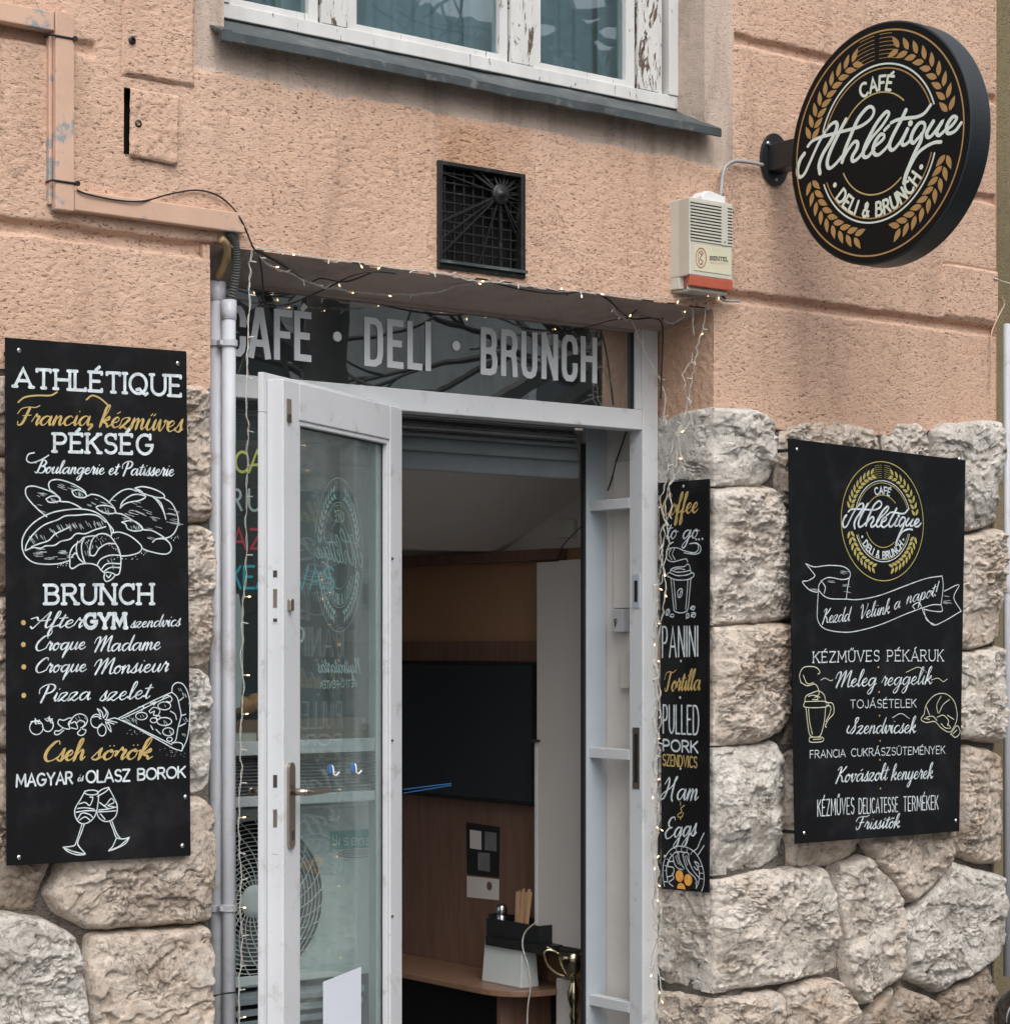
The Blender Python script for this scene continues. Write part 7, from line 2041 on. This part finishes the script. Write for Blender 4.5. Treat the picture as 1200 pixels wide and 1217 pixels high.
# ------------------------------------------------------------------ marker letters behind the side pane, decals on the door glass
PM = Plane((0, MY - .0005, 0), (0, -1, 0), (1, 0, 0))
def mk(ch, x0, x1, y, h_, mat): caps_line(PM, ch, (x0, y), (x1, y), h_, h_, .0075, mat, mp, .0)
mk('C', 280, 294, 561, 24, 'neon_yellow'); mk('A', 296, 315, 561, 25, 'neon_yellow')
mk('R', 276, 287, 606, 24, 'neon_white'); mk('U', 296, 309, 607, 25, 'neon_white')
mk('A', 276, 292, 652, 24, 'neon_red'); mk('Z', 298, 312, 652, 23, 'neon_red')
mk('K', 277, 286, 699, 26, 'neon_cyan'); mk('E', 290, 302, 699, 26, 'neon_cyan'); mk('A', 305, 322, 699, 26, 'neon_cyan')
mk('V', 352, 366, 700, 26, 'neon_cyan'); mk('A', 368, 382, 700, 26, 'neon_cyan'); mk('S', 385, 397, 700, 26, 'neon_cyan')
PD = Plane(A0 - Nv * .0270, Nv, -Lv)       # outer side of the pane, so it reads backwards from inside
dc = PD.px(403.5, 659.5)
deu = np.linalg.norm(PD.px(432.5, 660) - PD.px(375, 660)) / 2; dev = np.linalg.norm(PD.px(403, 568) - PD.px(403, 751)) / 2
DG = lambda u, v: dc + Lv * u * deu / .95 + UZ * v * dev / .95
logo(DG, -Nv, (deu + dev) / 2, door, dict(ring='decal', leaf='decal', gold='decal', white='decal', cream='decal'), mono='decal', thin=.8, outer=.95)
class Mir:                                  # mirrored reading: start and end swapped on the sheet
    n = -Nv; u = Lv; v = UZ
    px = staticmethod(lambda x, y: PD.px(x, y))
script_line(Mir, 'Nyitvatartás', (429, 800), (379, 799), 9, 9, .006, 'decal', door, nib=.4)
caps_line(Mir, 'HÉTFŐ-PÉNTEK', (424, 816), (381, 818), 8, 8, .0035, 'decal', door, .3)
# door-side panel text seen through the pane
caps_line(PM, 'P', (353, 776), (361, 776), 30, 30, .006, 'neon_white', mp, .2)
# brand plate and badge of the outdoor unit
PA = Plane((0, AY - .0024, 0), (0, -1, 0), (1, 0, 0))
caps_line(PA, 'H', (396, 1004), (400, 1004), 11, 11, .0040, 'ac_white', ac, .2)
caps_line(PA, 'I', (403, 1004), (404, 1004), 8, 8, .0040, 'ac_white', ac, .2)
for ch, x0, x1 in (('S', 408, 414), ('E', 417, 423), ('N', 426, 432), ('S', 435, 441), ('E', 443, 449)):
    if ch == 'E':
        drawing(PA, [[(x0, 1000), (x1, 999.5), (x1 - .5, 996.5), (x0 + 2, 996), (x0, 999), (x0 + 1, 1003), (x1 - .5, 1003.5)]], .004, 'ac_white', ac, name='lettering')
    elif ch == 'N':
        drawing(PA, [[(x0, 1004), (x0, 996.5)], [(x0, 999), (x0 + 2, 996.5), (x1, 997), (x1, 1004)]], .004, 'ac_white', ac, name='lettering', smooth=False)
    else:
        caps_line(PA, ch, (x0, 1004), (x1, 1004), 8, 8, .0040, 'ac_white', ac, .2)
drawing(PA, [[(400, 1016), (408, 1011.5), (430, 1010.5), (442, 1012), (444, 1015), (438, 1018), (415, 1019), (400, 1016)]], .0016, 'louvre', ac, name='badge_outline')
caps_line(PA, 'INVERTER', (406, 1017), (423, 1016.5), 4, 4, .0012, 'louvre', ac, .3)
caps_line(PA, 'EXPERT', (425, 1016.5), (438, 1016), 4, 4, .0012, 'louvre', ac, .3)
# siren label
PSL = Plane((0, sb_y - .0018, 0), (0, -1, 0), (1, 0, 0))
drawing(PSL, [arc(832.5, 306.5, 6.2, 11.5, 0, 360, 20)], .0028, 'label_red', si, name='emblem')
drawing(PSL, [arc(832.5, 306.5, 3.6, 8, 60, 330, 14), [(830, 300), (834, 303), (831, 307), (835, 311), (832, 314)], [(834, 300), (830, 311)]], .0022, 'label_red', si, name='emblem')
caps_line(PSL, 'BENTEL', (843.5, 308.5), (865, 310.5), 4, 4.4, .0022, 'print_dark', si, .22, .1)
caps_line(PSL, 'SECURITY', (843.5, 313), (864.5, 315), 2.0, 2.0, .0006, 'label_red', si, .3)

# ================================================================== fairy lights
ls_ = thing('fairy_lights', 'clear fairy light string with warm bulbs round the entrance and down both jambs', 'string lights', tuple(uY(560, 335, -.01)))
def P3(pts):
    return [uY(a, b__, y) for a, b__, y in pts]
strands = [
 [(298, 292, -.012), (330, 298, -.014), (372, 305, -.016), (435, 313, -.012), (500, 322, -.014), (528, 325, -.02), (560, 333, -.018), (600, 337, -.012), (650, 343, -.016), (700, 348, -.014), (745, 351, -.018), (790, 355, -.016), (845, 352, -.018), (862, 349, -.03)],
 [(303, 300, -.01), (320, 315, .02), (345, 325, .05), (375, 338, .08), (400, 344, .10), (440, 349, .11), (480, 350, .10), (515, 348, .08), (545, 339, .05), (572, 334, .01)],
 [(726, 360, .02), (735, 375, .06), (752, 379, .10), (770, 363, .12), (786, 372, .12), (792, 384, .10), (812, 377, .06), (806, 365, .03), (806, 358, .0)],
 [(824, 356, -.006), (823, 372, .02), (824, 398, .02)], [(842, 352, -.01), (838, 372, .0), (836, 392, .0)],
 [(750, 380, .12), (760, 405, .14), (772, 430, .15), (783, 450, .15), (790, 470, .14), (788, 500, .15)],
 [(836, 392, .0), (828, 412, .01), (824, 438, .03), (819, 470, .05), (812, 500, .07), (806, 525, .08), (803, 545, .09), (799, 565, .10), (792, 590, .12), (790, 615, .13), (788, 640, .13), (786, 668, .14), (780, 690, .16), (780, 720, .17), (777, 750, .18), (778, 780, .18), (776, 810, .19), (779, 840, .18), (776, 870, .19), (778, 905, .18), (775, 940, .19), (779, 975, .18), (777, 1010, .18), (780, 1050, .18), (777, 1090, .18), (781, 1120, .18), (776, 1160, .18), (778, 1200, .18), (777, 1270, .18)],
 [(812, 496, .06), (800, 520, .09), (795, 545, .11), (790, 570, .125), (786, 600, .135), (793, 640, .12), (785, 690, .15), (774, 700, .18), (781, 735, .17), (774, 770, .19), (781, 800, .17), (783, 826, .165), (778, 850, .18), (782, 890, .165), (774, 925, .19), (779, 960, .18), (775, 1000, .19), (782, 1040, .165), (776, 1075, .19), (782, 1105, .165), (774, 1140, .19), (780, 1185, .18), (775, 1270, .19)],
 [(822, 420, .03), (812, 455, .05), (822, 490, .05), (806, 530, .09), (812, 548, .08), (795, 575, .115), (797, 604, .11), (784, 640, .15), (790, 700, .13), (783, 745, .16), (777, 800, .19), (784, 850, .16), (776, 915, .19), (784, 965, .16), (776, 1030, .19), (785, 1085, .155), (779, 1130, .18), (785, 1180, .155), (779, 1240, .18)],
 [(299, 296, -.01), (297, 320, .0), (297, 350, .0), (295, 395, .0), (294, 440, .0), (293, 475, .0), (295, 505, .0), (294, 545, .0), (293, 590, .0), (293, 640, .0), (292, 690, .0), (289, 725, .0), (288, 760, .0), (287, 790, .0), (290, 815, .0), (287, 850, .0), (286, 890, .0), (287, 920, .0), (284, 960, .0), (284, 1000, .0), (287, 1040, .0), (285, 1075, .0), (288, 1110, .0), (286, 1150, .0), (284, 1180, .0), (287, 1270, .0)],
]
allp = []
for s in strands:
    P = catmull(P3(s), 8)
    jig = np.stack([(.0025 if len(allp) not in (6, 7, 8) else .007) * vnoise(P[:, 0] * 60 + i_, P[:, 2] * 60, P[:, 1] * 60) for i_ in (0, 5, 9)], 1)
    P = P + jig
    MB().tube(P, .0013, 5, cap=False).build('cable', 'wire_clear', ls_, True)
    P2 = P + np.stack([.004 * np.sin(np.arange(len(P)) * .8), np.zeros(len(P)), .004 * np.cos(np.arange(len(P)) * .8)], 1)
    MB().tube(P2, .0009, 4, cap=False).build('cable', 'wire_clear', ls_, True)
    allp.append(P)
# one bulb of each kind, then copies
def bulb_mesh(mat, nm):
    mb = MB()
    mb.lathe([(.0012, 0), (.0020, .002), (.0020, .010), (.0016, .0105)], (0, 0, 0), 8)
    o_ = mb.build(nm, 'wire_clear', None, True)
    o2 = MB().lathe([(.0015, .0108), (.0017, .0145), (.0008, .018)], (0, 0, 0), 8).build('bulb_tip', mat, None, True)
    o2.parent = o_
    return o_
proto = {k: bulb_mesh(k, 'bulb') for k in ('bulb_on', 'bulb_off')}
used = set()
base = np.array(ls_.location)
rnd = random.Random(21)
def put_bulb(kind, p, d):
    src = proto[kind]
    if kind in used:
        o_ = src.copy(); COL.objects.link(o_)
        for ch in src.children:
            c2_ = ch.copy(); COL.objects.link(c2_); c2_.parent = o_
    else:
        o_ = src; used.add(kind)
    o_.parent = ls_
    o_.location = Vector(p - base)
    o_.rotation_mode = 'QUATERNION'
    o_.rotation_quaternion = Vector(d).to_track_quat('Z', 'Y')
for si_, P in enumerate(allp):
    L = np.r_[0, np.cumsum(np.linalg.norm(np.diff(P, axis=0), axis=1))]
    step_ = .075 if si_ < 3 else (.105 if si_ == 9 else .10)
    s_ = .03
    while s_ < L[-1]:
        p = np.array([np.interp(s_, L, P[:, k]) for k in range(3)])
        d = np.array([rnd.uniform(-1, 1), rnd.uniform(-.8, .1), rnd.uniform(-1.2, .5)])
        if si_ == 9: d = np.array([1.0, -.3, rnd.uniform(-.25, .25)])
        d /= np.linalg.norm(d)
        put_bulb('bulb_on' if rnd.random() < (.33 if si_ != 9 else .35) else 'bulb_off', p, d)
        s_ += step_ * rnd.uniform(.5, 1.6)
# black cables at the lintel
bc = thing('black_cable', 'thin black cable sagging under the lintel across the transom letters', 'cable', tuple(uY(440, 330, 0)))
def bcab(pts, r, mat='wire_black'):
    MB().tube(catmull(P3(pts), 8), r, 6, cap=False).build('cable', mat, bc, True)
bcab([(92, 226, -.032), (105, 231, -.033), (140, 238, -.032), (170, 239, -.032), (205, 230, -.01), (235, 226, -.008), (258, 232, -.008), (275, 245, -.008), (286, 260, -.03), (293, 275, -.02), (300, 292, -.015), (308, 306, -.0), (312, 330, .04), (313, 358, .06)], .0024)
bcab([(313, 358, .06), (320, 364, .08), (345, 361, .12), (370, 351, .12), (395, 339, .08), (420, 327, .02), (445, 323, -.0), (470, 325, .0)], .0022)
bcab([(304, 298, -.01), (330, 312, .05), (350, 325, .10), (368, 335, .12), (382, 331, .10), (410, 335, .13), (440, 325, .02)], .002)
bcab([(575, 333, -.004), (620, 344, .0), (665, 349, .0), (700, 346, .0), (722, 356, .01), (737, 370, .04), (752, 379, .10), (775, 378, .13), (786, 384, .12), (787, 410, .13), (786, 440, .14), (785, 474, .15)], .0028)
bcab([(745, 378, .10), (757, 368, .08), (768, 358, .03), (785, 362, .08), (787, 380, .12)], .0024)
bcab([(636, 392, .20), (670, 393, .20), (700, 388, .19), (725, 381, .16), (748, 378, .11)], .0018)
bw = thing('tie_wire', 'short black wire wrapped round the two white pipes near the ground', 'wire', tuple(uY(262, 1185, .03)))
MB().tube(catmull([uY(247, 1190, .07), uY(254, 1184, .035), uY(266, 1181, .025), uY(280, 1179.5, .03)], 6), .0022, 6).build('wire', 'wire_black', bw, True)
rc = thing('corner_wire', 'thin pinkish wires strung down the right wall edge from the crack', 'wire', tuple(uY(1184, 340, -.02)))
MB().tube(catmull([uY(1181, 331, -.012), uY(1190, 334, -.01), uY(1199, 336.5, -.01), uY(1215, 338, -.01)], 5), .002, 6).build('wire', 'wire_clear', rc, True)
MB().tube(catmull([uY(1190, 353, .0), uY(1193, 361, .0), uY(1190, 368, .0), uY(1184, 380, -.008), uY(1178, 395, -.012), uY(1176.5, 415, -.012), uY(1178, 440, -.012), uY(1176, 460, -.012)], 6), .0026, 6).build('wire', 'trunking', rc, True)
